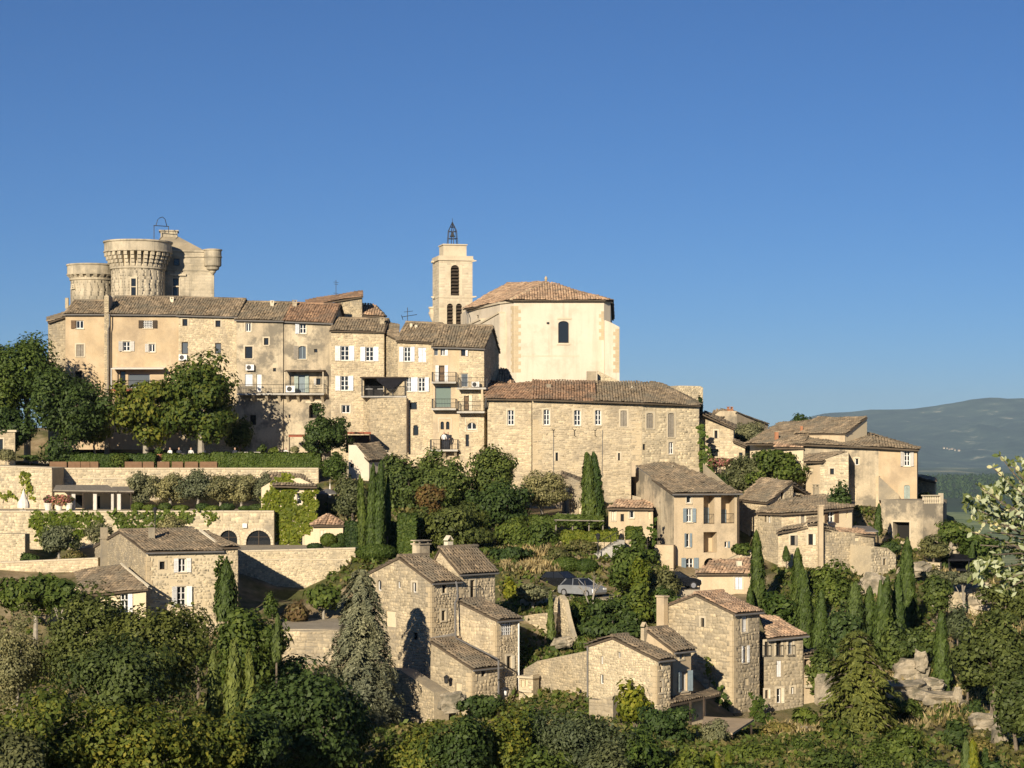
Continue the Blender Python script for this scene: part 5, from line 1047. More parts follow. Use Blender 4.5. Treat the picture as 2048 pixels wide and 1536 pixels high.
# cluster right of the loggia house
def cluster():
    T = corner_house("stone_cluster_house", "stone house whose gable rises above a wide brown roof, right of loggia house", 1528, 189, 34, 1476, 1591, 1120, 1004, (1500, 984), None, m='stone', group=G3, gut=False) if False else Thing("stone_cluster_house", "stone house whose steep gable rises behind the wide hipped roof", "house", v3(XY(1530, 193), ZP(1110, 188)), G3)
    zb = ZP(1130, 185) - 2
    wall(T, XY(1476, 190.5), XY(1532, 188), zb, [(1476, 1000), (1532, 1003)], [(1500, 1062, 1508, 1075, 'dark', 'S')], 'stone'); wall(T, XY(1532, 188), XY(1586, 190.5), zb, [(1532, 1003), (1582, 966), (1586, 966)], [(1561, 982, 1567, 998, 'dark', 'NS')], 'stone'); wall(T, XY(1586, 190.5), XY(1590, 198), zb, ZP(966, 190.5), (), 'stone'); wall(T, XY(1476, 199), XY(1476, 190.5), zb, ZP(1000, 190.5), (), 'stone')
    roof(T, [P(1473, 1000, 190.2), P(1534, 1006, 187.4), P(1586, 963, 190.3), P(1524, 966, 193.2)], "tile"); R = roof(T, [P(1636, 1000, 193.2), P(1576, 998, 196.2), P(1524, 966, 193.2), P(1586, 963, 190.3)], "tile")
    wall(T, XY(1586, 191.2), XY(1622, 193), -8, [(1586, 985), (1622, 990)], [(1590, 984, 1612, 994, 'void', '')], 'stone')
    chimney(T, 1632, 972, 995, 12, 193, "mortar_grey", R, "flat")
    T = Thing("hip_roof_house", "low stone house under a broad hipped brown roof", "house", v3(XY(1610, 188), ZP(1100, 184)), G3)
    ops = [(1529, 1029, 1533, 1044, 'dark', 'N'), (1536, 1029, 1541, 1045, 'win', 'SN')]
    a, b, c, d = XY(1516, 186.5), XY(1563, 184.4), XY(1642, 183.2), XY(1704, 184.6)
    wall(T, a, b, zb, [(1516, 1025), (1563, 1025)], ops, 'grey'); W = wall(T, b, c, zb, [(1563, 1025), (1642, 1020)], [(1602, 1027, 1609, 1047, 'shut', 'S', 'y')], 'stone'); W2 = wall(T, c, d, zb, [(1642, 1020), (1704, 1013)], [(1655, 1022, 1668, 1045, 'win', 'LR', 'n'), (1692, 1017, 1696, 1036, 'blind', '')], "plaster_cream"); wall(T, d, XY(1706, 193), zb, ZP(1013, 184.6), (), "plaster_cream"); wall(T, XY(1525, 194), a, zb, ZP(1025, 186.5), (), 'grey')
    R = roof(T, [P(1512, 1027, 186.2), P(1564, 1028, 183.8), P(1590, 998, 190), P(1545, 992, 192)], "tile"); roof(T, [P(1562, 1028, 183.8), P(1644, 1023, 182.6), P(1630, 992, 191), P(1540, 996, 191.5)], "tile"); roof(T, [P(1642, 1023, 182.6), P(1707, 1016, 184), P(1650, 992, 191), P(1600, 992, 191)], "tile"); roof(T, [P(1707, 1016, 184), P(1708, 1006, 194), P(1650, 992, 191)], "tile")
    T = Thing("front_stone_house", "stepped stone house with uneven roof edge and a tall square flue", "house", v3(XY(1600, 183), ZP(1140, 180)), G3); zb2 = ZP(1150, 178) - 2
    a, b, c = XY(1556, 180.5), XY(1640, 179.6), XY(1748, 181.0)
    W = wall(T, a, b, zb2, [(1556, 1064), (1602, 1055), (1616, 1045), (1640, 1043)], [(1581, 1071, 1590, 1091, 'dark', 'RNS', 'y'), (1617, 1068, 1626, 1090, 'dark', 'RNS', 'c')], 'stone'); W2 = wall(T, b, c, zb2, [(1640, 1052), (1672, 1063), (1748, 1068)], [(1709, 1075, 1718, 1082, 'blind', '')], 'grey'); wall(T, c, XY(1750, 187), zb2, ZP(1068, 181), (), 'grey'); wall(T, XY(1560, 186), a, zb2, ZP(1064, 180.5), (), 'stone')
    R = roof(T, [P(1552, 1066, 180), P(1616, 1055, 179.8), P(1618, 1046, 184), P(1572, 1053, 184)], "tile"); roof(T, [P(1614, 1049, 179.6), P(1642, 1046, 179.2), P(1640, 1036, 183), P(1616, 1038, 183)], "tile")
    roof(T, [P(1642, 1055, 179.2), P(1674, 1066, 180.2), P(1672, 1058, 184), P(1642, 1046, 184)], "tile"); roof(T, [P(1672, 1066, 180.4), P(1750, 1071, 180.6), P(1748, 1062, 184), P(1672, 1058, 184)], "tile_pink")
    c2 = XY(1641, 179.2); m = MB(); z1 = ZP(1012, 179); m.box((c2[0], c2[1], (zb2 + z1) / 2), (.38, .38, z1 - zb2), .2); m.box((c2[0], c2[1], z1 + .05), (.5, .5, .1), .2); T.mb("tall_flue", m, "plaster_tan")
    T = Thing("ledge_wall", "rough limestone retaining block below the grey stone house", "wall", v3(XY(1770, 178), -12)); W = wall(T, XY(1742, 178.4), XY(1792, 180.2), -18, [(1742, 1092), (1775, 1096), (1792, 1110)], [(1766, 1117, 1772, 1130, 'dark', 'NS')], 'pale', thick=3)
    T = Thing("shade_sail", "dark grey awning sheet over roof terrace beside the stone house", "awning", P(1720, 1066, 183)); m = MB(); m.prism([P(1687, 1050, 186), P(1697, 1064, 182), P(1757, 1062, 182), P(1740, 1052, 186)], np.array([0, 0, -.08])); T.mb("sheet", m, "zinc")
    for px, Y in ((1690, 183), (1755, 182.2), (1742, 186), (1690, 186)): m = MB(); m.tube([P(px, 1063 if Y < 184 else 1052, Y), P(px, 1068, Y) - (0, 0, .3)], .05, 5); T.mb("post", m, "iron")
cluster()

# little house with lichen roof right of the street
T = Thing("lane_cottage", "little cottage with patchy lichened roof and a white shuttered window", "house", v3(XY(1440, 177), ZP(1200, 174)), G3); zb = ZP(1200, 172) - 2
W = wall(T, XY(1395, 174.4), XY(1502, 173.2), zb, [(1395, 1146), (1502, 1146)], [(1470, 1154, 1484, 1179, 'shut', 'NS', 'v')], "plaster_tan"); wall(T, XY(1502, 173.2), XY(1503, 180), zb, [(1502, 1146)] and ZP(1146, 173.2), (), "plaster_tan"); wall(T, XY(1390, 181), XY(1395, 174.4), zb, ZP(1146, 174.4), (), 'stone')
wall(T, XY(1424, 178), XY(1506, 178.6), zb, [(1424, 1134), (1502, 1098), (1506, 1098)], (), 'stone', thick=.6)
R = roof(T, [P(1390, 1148, 174), P(1504, 1148, 172.8), P(1500, 1116, 178), P(1424, 1116, 178)], "tile_pink"); chimney(T, 1478, 1117, 1132, 12, 175.5, "cream_paint", R, None)
# hanging iron lantern beside it
def lantern(px, py0, py1, Y, label, arm_to, s=1.):
    q = P(px, (py0 + py1) / 2, Y); h = (py1 - py0) * Y / F; T = Thing("street_lantern", label, "lantern", q - (0, 0, h / 2)); w = h * .34
    m = MB()
    for k in range(4):
        a = math.pi / 4 + k * math.pi / 2; p0 = q + np.array([math.cos(a) * w * .8, math.sin(a) * w * .8, -h * .4]); p1 = q + np.array([math.cos(a) * w * 1.2, math.sin(a) * w * 1.2, h * .22]); m.tube([p0, p1], .03, 4)
    m.lathe(tuple(q), [(w * .8, -h * .5), (w * .85, -h * .4)], 4); m.lathe(tuple(q), [(w * 1.45, h * .2), (w * .9, h * .36), (w * .3, h * .5)], 4); c = T.mb("cage", m, "iron")
    m = MB(); m.lathe(tuple(q), [(w * .3, -h * .35), (w * .5, -h * .1), (w * .35, h * .15)], 8); T.mb("glass_globe", m, "lamp_white", c)
    m = MB(); a = P(*arm_to); top = q + (0, 0, h * .5); m.tube([a, (a + top) / 2 + (0, 0, .35), top + (0, 0, .25), top], .035, 5); T.mb("bracket_arm", m, "iron")
lantern(1377, 1164, 1181, 171, "black iron lantern hanging in the lane beside the cottage", (1394, 1155, 173.6)); lantern(1011, 1374, 1393, 141, "black lantern on a bracket at the corner of the tall stone house", (996, 1360, 143.6))

# ------------------------------------------------------------------ tall stone house in the centre foreground
def centre_house():
    Yw = 44
    T = Thing("tall_stone_house", "tall rambling grey stone house with stepped roofs in the centre foreground", "house", v3(XY(880, 152), ZP(1440, 147)), G3)
    corner_house("", "", 862, 149, Yw, 733, 917, 1450, 1163, (799, 1116), 1150, opsL=[(755, 1160, 763, 1181, 'win', 'AN'), (795, 1163, 801, 1176, 'win', 'N'), (825, 1165, 833, 1185, 'win', 'NS'), (772, 1222, 792, 1254, 'blind', ''), (827, 1265, 835, 1280, 'dark', 'N')], opsR=[(884, 1166, 892, 1186, 'dark', 'S'), (883, 1221, 891, 1241, 'dark', 'S')], m='grey', mr='stone', T=T)
    C1 = T.C; dr, dl = T.dr, T.dl
    chimney(T, 842, 1084, 1128, 34, 156.5, "plaster_grey", T.R, "flat", math.radians(Yw))
    # raised part behind
    C2 = reach(C1, dr, 917); 
    corner_house("", "", 917, C2[1] + .1, Yw, 860, 990, 1300, 1143, (880, 1099), None, opsL=(), opsR=[(940, 1160, 949, 1197, 'dark', 'NS')], m='stone', T=T)
    u0, z = T.W.px(937, 1198); u1, _ = T.W.px(955, 1198); railing(T, T.W, u0, u1, z, .9, .3)
    chimney(T, 897, 1078, 1096, 18, 163, "cream_paint", T.R, "tile", math.radians(Yw))
    R2 = T.Rp
    # right tower with the triple window
    corner_house("", "", 992, 146.0, Yw, 914, 1038, 1450, 1240, (918, 1204), None, opsL=(), opsR=[(1001, 1242, 1023, 1270, 'bars', 'SN'), (1013, 1312, 1022, 1337, 'dark', 'RNS', 'c')], m='stone', T=T)
    pipe(T, [v3(T.Rp - dl * .12 - dr * .15, T.zc), v3(T.Rp - dl * .12 - dr * .15, T.zc - 8)], .06, "white")
    # low front block
    corner_house("", "", 943, 143.6, Yw, 861, 997, 1460, 1336, (863, 1284), None, opsL=[(911, 1366, 924, 1402, 'blind', '')], opsR=[(962, 1336, 970, 1353, 'dark', 'NS')], m='grey', mr='stone', T=T)
    W = T.WL; m = MB(); W.box(m, 0, W.L * .02 + .1, ZP(1284, 150), ZP(1284, 150) + .2, 0, .1)
    pipe(T, [P(912, 1163, 148.4), P(915, 1180, 148.2), P(915, 1197, 148.2), P(910, 1205, 148), P(911, 1274, 147.8)], .07); pipe(T, [P(912, 1276, 147.4), P(996, 1318, 143.6)], .06); pipe(T, [P(997, 1318, 143.8), P(997, 1400, 143.6)], .07)
    # pale mortar flashing where roofs meet walls
    m = MB(); m.prism([P(862, 1283, 146.6), P(912, 1277, 149.6), P(912, 1265, 149.9), P(862, 1275, 147)], np.array([-.1, -.25, 0])); T.mb("mortar_flashing", m, "concrete")
    q = P(893, 1357, 144.4); m = MB(); m.lathe(tuple(q), [(.05, -.35), (.14, -.3), (.18, .05), (.22, .1), (.04, .25)], 6); T.mb("wall_lamp", m, "iron")
centre_house()
# low plinth wall running to the left of it
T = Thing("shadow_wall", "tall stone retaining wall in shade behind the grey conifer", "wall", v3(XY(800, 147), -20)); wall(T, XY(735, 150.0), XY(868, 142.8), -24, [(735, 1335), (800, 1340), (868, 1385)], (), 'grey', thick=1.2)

# ------------------------------------------------------------------ lane wall between the centre house and the lower right house
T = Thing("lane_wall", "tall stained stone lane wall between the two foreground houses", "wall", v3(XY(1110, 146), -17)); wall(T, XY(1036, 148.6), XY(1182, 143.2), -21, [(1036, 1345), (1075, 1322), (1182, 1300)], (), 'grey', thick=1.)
T = Thing("shrine_niche", "small stone niche with two openings set on the lane wall", "niche", v3(XY(1051, 146.6), -18)); W = wall(T, XY(1038, 146.4), XY(1066, 145.8), -21, [(1038, 1358), (1066, 1350)], [(1042, 1360, 1048, 1374, 'blind', ''), (1050, 1359, 1056, 1373, 'blind', ''), (1040, 1396, 1058, 1420, 'blind', 'A')], 'pale', thick=.8)
m = MB(); W.box(m, -.05, W.L + .1, W.px(1050, 1356)[1], W.px(1050, 1352)[1], -.7, .2); W.box(m, .1, W.L, W.px(1050, 1384)[1], W.px(1050, 1379)[1], 0, .2); T.mb("ledges", m, "lintel")
T = Thing("garden_wall", "stepped dry stone garden wall above the lane", "wall", v3(XY(1140, 158), -14)); wall(T, XY(1105, 157), XY(1160, 152), -20, [(1105, 1215), (1111, 1196), (1120, 1190), (1128, 1200), (1134, 1232), (1142, 1262), (1150, 1288), (1160, 1296)], (), 'pale', thick=.35)
T = Thing("olive_plot_wall", "low rough wall below the gnarled olive", "wall", v3(XY(1065, 156), -14)); wall(T, XY(1030, 158), XY(1100, 155.5), -20, [(1030, 1235), (1070, 1228), (1100, 1225)], (), 'grey', thick=.8)
T = Thing("slope_wall", "pale dry stone wall behind the parked cars", "wall", v3(XY(1130, 174), -12)); wall(T, XY(1000, 176), XY(1215, 173), -16, [(1000, 1140), (1060, 1143), (1115, 1135), (1215, 1150)], (), 'pale', thick=.9)
T = Thing("slope_wall", "rough stone wall carrying the golden clipped hedge", "wall", v3(XY(1180, 181), -9)); wall(T, XY(1120, 181.5), XY(1290, 179), -14, [(1120, 1083), (1230, 1085), (1250, 1080), (1290, 1078)], (), 'stone', thick=.9)
# steps with iron handrail
T = Thing("garden_steps", "short flight of stone steps with iron handrails below the golden hedge", "steps", P(1215, 1100, 177.5))
for k in range(9):
    m = MB(); q = P(1196 + k * 5.6, 1107 - k * 3.4, 178 + k * .05); m.box(q - (0, 0, .6), (.5, 1.3, 1.2), .1); T.mb("step", m, "concrete")
for dy in (-.6, .6):
    m = MB(); a, b = P(1196, 1085, 178 + dy), P(1246, 1058, 178.4 + dy); m.tube([a, b], .03, 5)
    for t in (0, .25, .5, .75, 1): q = a + (b - a) * t; m.tube([q, q - (0, 0, .95)], .025, 4)
    T.mb("handrail", m, "iron")

# ------------------------------------------------------------------ lower right houses
def lower_right():
    T = Thing("gable_stone_house", "large grey stone gable house with white shutters, lower right", "house", v3(XY(1450, 152), ZP(1460, 146)), G3)
    Y = 44
    corner_house("", "", 1466, 146.6, Y, 1322, 1519, 1470, 1226, (1392, 1190), 1216, opsL=[(1402, 1236, 1409, 1254, 'dark', 'NS'), (1350, 1330, 1354, 1340, 'dark', 'N')], opsR=[(1484, 1233, 1494, 1264, 'shut', 'S'), (1486, 1292, 1493, 1325, 'win', 'LR'), (1489, 1356, 1497, 1371, 'blind', '')], m='grey', mr='grey', tile="tile_pink", T=T)
    dr, dl = T.dr, T.dl; q = T.Rp
    # flue on the gable
    c = reach(T.C, dl, 1331); m = MB(); z1 = ZP(1192, 152); c = c - np.array(T.WL.n) * -.35; m.box((c[0], c[1], (z1 + ZP(1258, 151)) / 2), (.45, .7, z1 - ZP(1258, 151)), math.radians(Y)); m.box((c[0], c[1], z1 + .06), (.6, .85, .12), math.radians(Y)); T.mb("gable_flue", m, "plaster_tan")
    quoins(T, T.W, .02, ZP(1420, 146), T.zc - .3, 1, wide=(.5, .3), hh=.35)
    # lower wing on the right
    C2 = q - dl * .4
    ops = [(1526.5, 1283, 1537, 1313, 'dark', 'SN'), (1552, 1281, 1562, 1312, 'dark', 'SN'), (1576, 1281, 1585, 1309, 'pale', 'SN'), (1553, 1321, 1563, 1354, 'shut', 'N'), (1530, 1380, 1536, 1397, 'dark', 'RNS', 'c'), (1553, 1377, 1562, 1406, 'win', 'RNS', 'c'), (1582, 1374, 1588, 1388, 'win', 'NS')]
    R_ = reach(C2, np.array([math.cos(math.radians(22)), math.sin(math.radians(22))]), 1606); zb = ZP(1470, 146) - 1
    W = wall(T, C2, R_, zb, [(1519, 1279), (1606, 1271)], ops, 'grey'); wall(T, R_, R_ + dl * 6, zb, ZP(1271, R_[1]), (), 'grey')
    for x0, x1 in ((1525, 1539), (1550, 1564), (1574, 1587)): u0, z = W.px(x0, 1313); u1, _ = W.px(x1, 1313); railing(T, W, u0, u1, z, .8, .18)
    e0 = v3(C2 - dl * .1 + W.n * .35, W.prof[0][1] + .05); e1 = v3(R_ + W.n * .35 + W.d * .3, W.prof[-1][1] + .05)
    roof(T, [e0, e1, P(1556, 1234, R_[1] + 3.5), P(1519, 1229, C2[1] + 5)], "tile_pink"); gutter(T, e0 - (0, 0, .12), e1 - (0, 0, .12))
    # little loggia annex at the right end
    A2 = R_ - np.array([0, -.2]); B2 = XY(1633, R_[1] + .6); W = wall(T, A2, B2, zb, [(1606, 1312), (1633, 1308)], [(1608, 1318, 1620, 1345, 'void', '')], "plaster_tan"); wall(T, B2, B2 + dl * 5, zb, ZP(1308, B2[1]), (), "plaster_tan"); roof(T, [v3(A2 + W.n * .2, W.prof[0][1] + .04), v3(B2 + W.n * .2, W.prof[-1][1] + .04), P(1632, 1300, B2[1] + 4), P(1606, 1302, A2[1] + 4)], "tile")
    m = MB(); u0, z = W.px(1607, 1351); W.box(m, u0, W.L, z - .1, z, 0, .2); u0, z = W.px(1607, 1372); W.box(m, u0, u0 + .75, z - .1, z + .1, 0, .25); T.mb("ledges", m, "lintel")
    # smaller house in front, to the left
    T = Thing("front_stone_house", "pale stone house with small blue-framed windows and a brown roof", "house", v3(XY(1270, 141), ZP(1440, 137)), G3)
    corner_house("", "", 1313, 136.6, 45, 1177, 1341, 1455, 1319, (1226, 1276), 1292, opsL=[(1201, 1312, 1206, 1328, 'win', 'N'), (1235, 1304, 1241, 1316, 'pale', 'N'), (1200, 1349, 1207, 1368, 'win', 'N'), (1256, 1360, 1267, 1384, 'win', 'Nf'), (1239, 1411, 1244, 1425, 'dark', 'N')], opsR=[(1317, 1322, 1324, 1339, 'pale', 'S'), (1317, 1362, 1324, 1385, 'pale', 'S')], m='pale', mr='pale', T=T)
    chimney(T, 1288, 1250, 1266, 13, 143.5, "mortar", T.R, "tile", math.radians(48))
    pipe(T, [v3(T.Lp - T.dr * .1, ZP(1292, T.Lp[1])), v3(T.Lp - T.dr * .1, ZP(1400, T.Lp[1]))], .06)
    corner_house("", "", 1345, 139.2, 45, 1290, 1382, 1455, 1300, (1296, 1262), None, opsL=(), opsR=[(1359, 1295, 1366, 1318, 'shut', 'S', 'b'), (1362, 1342, 1374, 1382, 'pale', 'LR', 'b')], m="plaster_tan", T=T)
    # porch roof and posts at its foot
    TP = Thing("porch", "lean-to porch roof on posts between the two lower right houses", "porch", v3(XY(1390, 138), ZP(1450, 136))); R = roof(TP, [P(1341, 1410, 136), P(1442, 1388, 141), P(1425, 1380, 143.6), P(1342, 1402, 138.6)], "tile"); 
    for px, py, Y in ((1381, 1400, 137.5), (1408, 1393, 139)): m = MB(); m.tube([P(px, py + 2, Y), P(px, 1462, Y)], .09, 6); TP.mb("post", m, "wood_dark")
    W = wall(TP, XY(1358, 139.4), XY(1412, 142), ZP(1470, 138), [(1358, 1408), (1412, 1398)], (), "plaster_cream"); 
    m = MB(); z = ZP(1396, 138); 
    TR = Thing("canopy_roof", "curved pale tiled canopy in the garden below the stone gable house", "canopy", P(1440, 1475, 131)); roof(TR, [P(1403, 1452, 132), P(1465, 1466, 129), P(1508, 1438, 134.5), P(1408, 1432, 136)], "plaster_ochre", tiles=False)
    for px, py, Y in ((1407, 1452, 132.4), (1464, 1464, 129.5), (1502, 1450, 133.6)): m = MB(); m.tube([P(px, py, Y), P(px, 1510, Y)], .08, 5); TR.mb("post", m, "wood_dark")
    T = Thing("low_garden_wall", "low stone wall at the foot of the pale stone house", "wall", v3(XY(1195, 135), -17)); wall(T, XY(1178, 135.6), XY(1226, 134.6), -22, [(1178, 1398), (1195, 1400), (1226, 1392)], (), 'grey', thick=.6)
lower_right()

# ------------------------------------------------------------------ left house with white shutters and its lean-to
def left_house():
    T = Thing("white_shutter_house", "cream plaster house with white shutters and stone gable, left foreground", "house", v3(XY(350, 168), ZP(1290, 163)), G3)
    Y = 24
    corner_house("", "", 293, 163.4, Y, 190, 443, 1310, 1104, (241, 1064), 1094, opsL=(), opsR=[(319, 1123, 330, 1139, 'dark', 'NS'), (357, 1117, 372, 1144, 'win', 'LRS'), (354, 1173, 372, 1212, 'win', 'LRS'), (357, 1243, 370, 1276, 'win', 'LR', 'v')], m='grey', mr='cream', T=T, tile="tile", keep=.6)
    dr, dl = T.dr, T.dl; q = T.Rp
    chimney(T, 303, 1050, 1066, 14, 168.5, "mortar_grey", T.R, "tile", math.radians(Y))
    c = reach(T.C, dl, 214); m = MB(); z1 = ZP(1062, 168); c = c + np.array(T.WL.n) * .25; m.box((c[0], c[1], (z1 + ZP(1150, 168)) / 2), (.5, .6, z1 - ZP(1150, 168)), math.radians(Y)); m.box((c[0], c[1], z1 - .9), (.75, .75, .1), math.radians(Y)); T.mb("gable_flue", m, "mortar_grey")
    # stone block on the right end
    e = reach(q, dr, 476); W = wall(T, q + dr * .02, e, ZP(1310, 163), [(443, 1096), (476, 1093)], (), 'stone'); wall(T, e, e + dl * T.run * 1.8, ZP(1310, 163), None, (), 'grey', prof=[(0, W.prof[-1][1]), (T.run, T.za - .2), (T.run * 1.8, W.prof[-1][1])])
    a = v3(q - dl * .3, W.prof[0][1] + .04); b = v3(e - dl * .3 + dr * .15, W.prof[0][1] + .04); r1 = v3(e + dl * T.run + dr * .15, T.za - .1); r0 = v3(q + dl * T.run, T.za - .1); roof(T, [a, b, r1, r0], "tile"); roof(T, [v3(e + dl * T.run * 1.9 + dr * .15, W.prof[0][1]), v3(q + dl * T.run * 1.9, W.prof[0][1]), r0, r1], "tile")
    pipe(T, [P(441, 1104, 166.6), P(441, 1150, 166.6)], .05, "white")
    m = MB(); m.prism([P(398, 1062, 170.5), P(444, 1096, 166.5), P(448, 1096, 166.6), P(402, 1061, 170.6)], np.array([0, 0, .12])); T.mb("white_verge", m, "cream_paint")
    T2 = Thing("lean_to", "low lean-to with a long brown tile roof beside white shutter house", "house", v3(XY(220, 164), ZP(1290, 160)), G3)
    W = wall(T2, XY(170, 162.5), XY(292, 161), ZP(1300, 160) - 1, [(170, 1188), (292, 1176)], [(240, 1188, 256, 1224, 'win', 'R')], "plaster_cream"); wall(T2, XY(292, 161), XY(293, 166), ZP(1300, 160), ZP(1176, 161), (), "plaster_cream"); wall(T2, XY(138, 168), XY(170, 162.5), ZP(1300, 160), ZP(1180, 162.5), (), "plaster_cream")
    roof(T2, [P(166, 1192, 162), P(296, 1178, 160.5), P(240, 1130, 167.5), P(150, 1138, 168)], "tile"); m = MB(); m.prism([P(240, 1129, 167.4), P(296, 1176, 160.6), P(299, 1174, 160.8), P(243, 1128, 167.6)], np.array([0, 0, .12])); T2.mb("mortar_verge", m, "cream_paint")
left_house()

# ------------------------------------------------------------------ terraces of the hotel garden
def hotel():
    T = Thing("upper_terrace_wall", "long pale stone wall below the row of wicker sofas", "wall", v3(XY(370, 201), Z2))
    W = wall(T, XY(128, 201), XY(637, 200.6), Z2 - 1, Z1, (), 'pale', thick=.6, cap="lintel"); m = MB(); z = W.px(200, 957)[1]; W.box(m, 0, W.L, z - .05, z + .06, 0, .08); T.mb("string_course", m, "lintel"); wall(T, XY(104, 198.5), XY(128, 201), Z2 - 1, Z1, (), 'pale')
    T = Thing("left_stone_block", "square stone block with climbing plant at the left edge", "wall", v3(XY(50, 199), Z2)); wall(T, XY(-60, 197.6), XY(104, 197), Z2 - 1, [(-60, 932), (104, 938)], (), 'pale', thick=5, cap="lintel")
    T = Thing("corner_lodge", "small flat stone lodge at the extreme left above the terrace", "house", v3(XY(0, 205), Z1)); W = wall(T, XY(-70, 203), XY(30, 202.6), Z1 - 1, [(-70, 864), (30, 864)], [(-8, 878, 6, 905, 'dark', 'S', )], 'stone'); wall(T, XY(30, 202.6), XY(31, 209), Z1 - 1, ZP(864, 202.6), (), 'stone'); m = MB(); W.box(m, -.2, W.L + .2, ZP(864, 202.8), ZP(860, 202.8), -6, .2); T.mb("flat_roof", m, "lintel")
    T = Thing("arcade_wall", "garden terrace wall with two big glazed arches", "wall", v3(XY(400, 189), Z3))
    ops = [(438, 1059, 476, 1106, 'win', 'ANf'), (491, 1058, 543, 1106, 'win', 'ANf')]
    W = wall(T, XY(-80, 189.6), XY(548, 189), Z3 - 2.5, [(-80, 1024), (548, 1024)], ops, 'pale', thick=.6, cap="lintel")
    for x0, x1 in ((434, 480), (487, 547)):     # dressed arch rings
        u0, _ = W.px(x0, 1060); u1, _ = W.px(x1, 1060); um, r = (u0 + u1) / 2, (u1 - u0) / 2; zc = W.px(x0, 1057)[1] - r; n = 13
        for k in range(n):
            a0, a1 = math.pi * k / n + .01, math.pi * (k + 1) / n - .01; m = MB(); ri = r - .24
            m.hexa([W.pt(um + math.cos(a) * q, zc + .08 + math.sin(a) * q, o) for o in (.0, .07) for a, q in ((a0, ri), (a0, r), (a1, r), (a1, ri))]); T.mb("arch_stone", m, "lintel")
        for uu in (u0, u1 - .24): m = MB(); W.box(m, uu, uu + .24, Z3 + .01, zc + .07, 0, .06); T.mb("arch_pier", m, "lintel")
    q = W.pt(W.px(490, 1051)[0], W.px(490, 1051)[1], .1); m = MB(); m.box(q, (.4, .25, .4)); T.mb("wall_lamp", m, "white")
    T = Thing("buttress_wall", "low stone wall with a tall dark doorway at left edge", "wall", v3(XY(30, 183), Z3)); wall(T, XY(-60, 184), XY(50, 183.4), Z3 - 3, [(-60, 1066), (50, 1068)], [(-30, 1075, -14, 1110, 'void', '')], 'pale', thick=1.2)
    T = Thing("mid_terrace_wall", "long low stone wall under the garden olives on the left", "wall", v3(XY(80, 178), -11)); wall(T, XY(-80, 178), XY(196, 177), -15, [(-80, 1130), (196, 1118)], (), 'stone', thick=.7, cap="lintel")
    T = Thing("garden_terrace_wall", "broad sunlit retaining wall beside the white shutter house", "wall", v3(XY(590, 177), -12))
    W = wall(T, XY(470, 177.4), XY(711, 177), -16, [(470, 1104), (711, 1098)], (), 'pale', thick=.6, cap="lintel"); m = MB(); z = W.px(560, 1119)[1]; W.box(m, 0, W.L - .6, z - .04, z + .05, 0, .07); T.mb("string_course", m, "lintel")
    T = Thing("patio_wall", "stained retaining wall of the lower patio left of the conifer", "wall", v3(XY(660, 157), -17)); wall(T, XY(565, 157.6), XY(775, 157.2), -24, [(565, 1262), (775, 1258)], (), 'grey', thick=.7)
    # ivy covered tower
    T = Thing("ivy_house", "ivy covered garden house with a shuttered window at terrace end", "house", v3(XY(578, 193), Z2), G3)
    A, B = XY(523, 190.4), XY(632, 189.8); W = wall(T, A, B, Z3 - 2, [(523, 975), (555, 956), (600, 956), (632, 972)], [(594, 986, 603, 1008, 'win', 'LS', 'c'), (597, 1068, 605, 1092, 'dark', 'NS')], "plaster_cream"); wall(T, B, XY(634, 198), Z3 - 2, ZP(972, 189.8), (), 'pale'); wall(T, XY(525, 198), A, Z3 - 2, ZP(975, 190), (), 'pale')
    R = roof(T, [P(546, 972, 189.4), P(634, 974, 189.2), P(604, 948, 193.5), P(540, 946, 193.5)], "tile"); T.WI = W
    # hut with pyramid roof
    T2 = Thing("pyramid_hut", "small white hut with a red pyramid roof beside the ivy house", "shed", v3(XY(655, 189), Z3)); A, B = XY(626, 187.4), XY(686, 187); W2 = wall(T2, A, B, Z3 - 1.5, ZP(1050, 187), [(640, 1060, 652, 1088, 'shut', 'N', 'c')], "plaster_cream"); wall(T2, B, XY(687, 190.5), Z3 - 1.5, ZP(1050, 187), (), "plaster_cream"); wall(T2, XY(627, 190.5), A, Z3 - 1.5, ZP(1050, 187), (), "plaster_cream")
    ap = P(657, 1029, 189); e = [P(622, 1051, 186.9), P(690, 1051, 186.6), P(690, 1048, 191), P(624, 1048, 191)]
    for k in range(4): roof(T2, [e[k], e[(k + 1) % 4], ap], "tile_pink")
    # white shed by the round tree
    T3 = Thing("white_shed", "small white gabled shed half hidden by the round tree", "shed", v3(XY(740, 204), -4)); A, B = XY(697, 204), XY(738, 202.6); wall(T3, A, B, -8, [(697, 890), (712, 890), (738, 921)], [(700, 927, 708, 935, 'dark', 'N')], "church"); wall(T3, B, XY(782, 206), -8, ZP(921, 202.6), (), "church"); wall(T3, XY(782, 206), XY(745, 210), -8, ZP(905, 206), (), "church")
    roof(T3, [P(737, 922, 202.2), P(784, 920, 205.8), P(756, 886, 209), P(706, 886, 205)], "tile"); return T
IVYH = hotel()
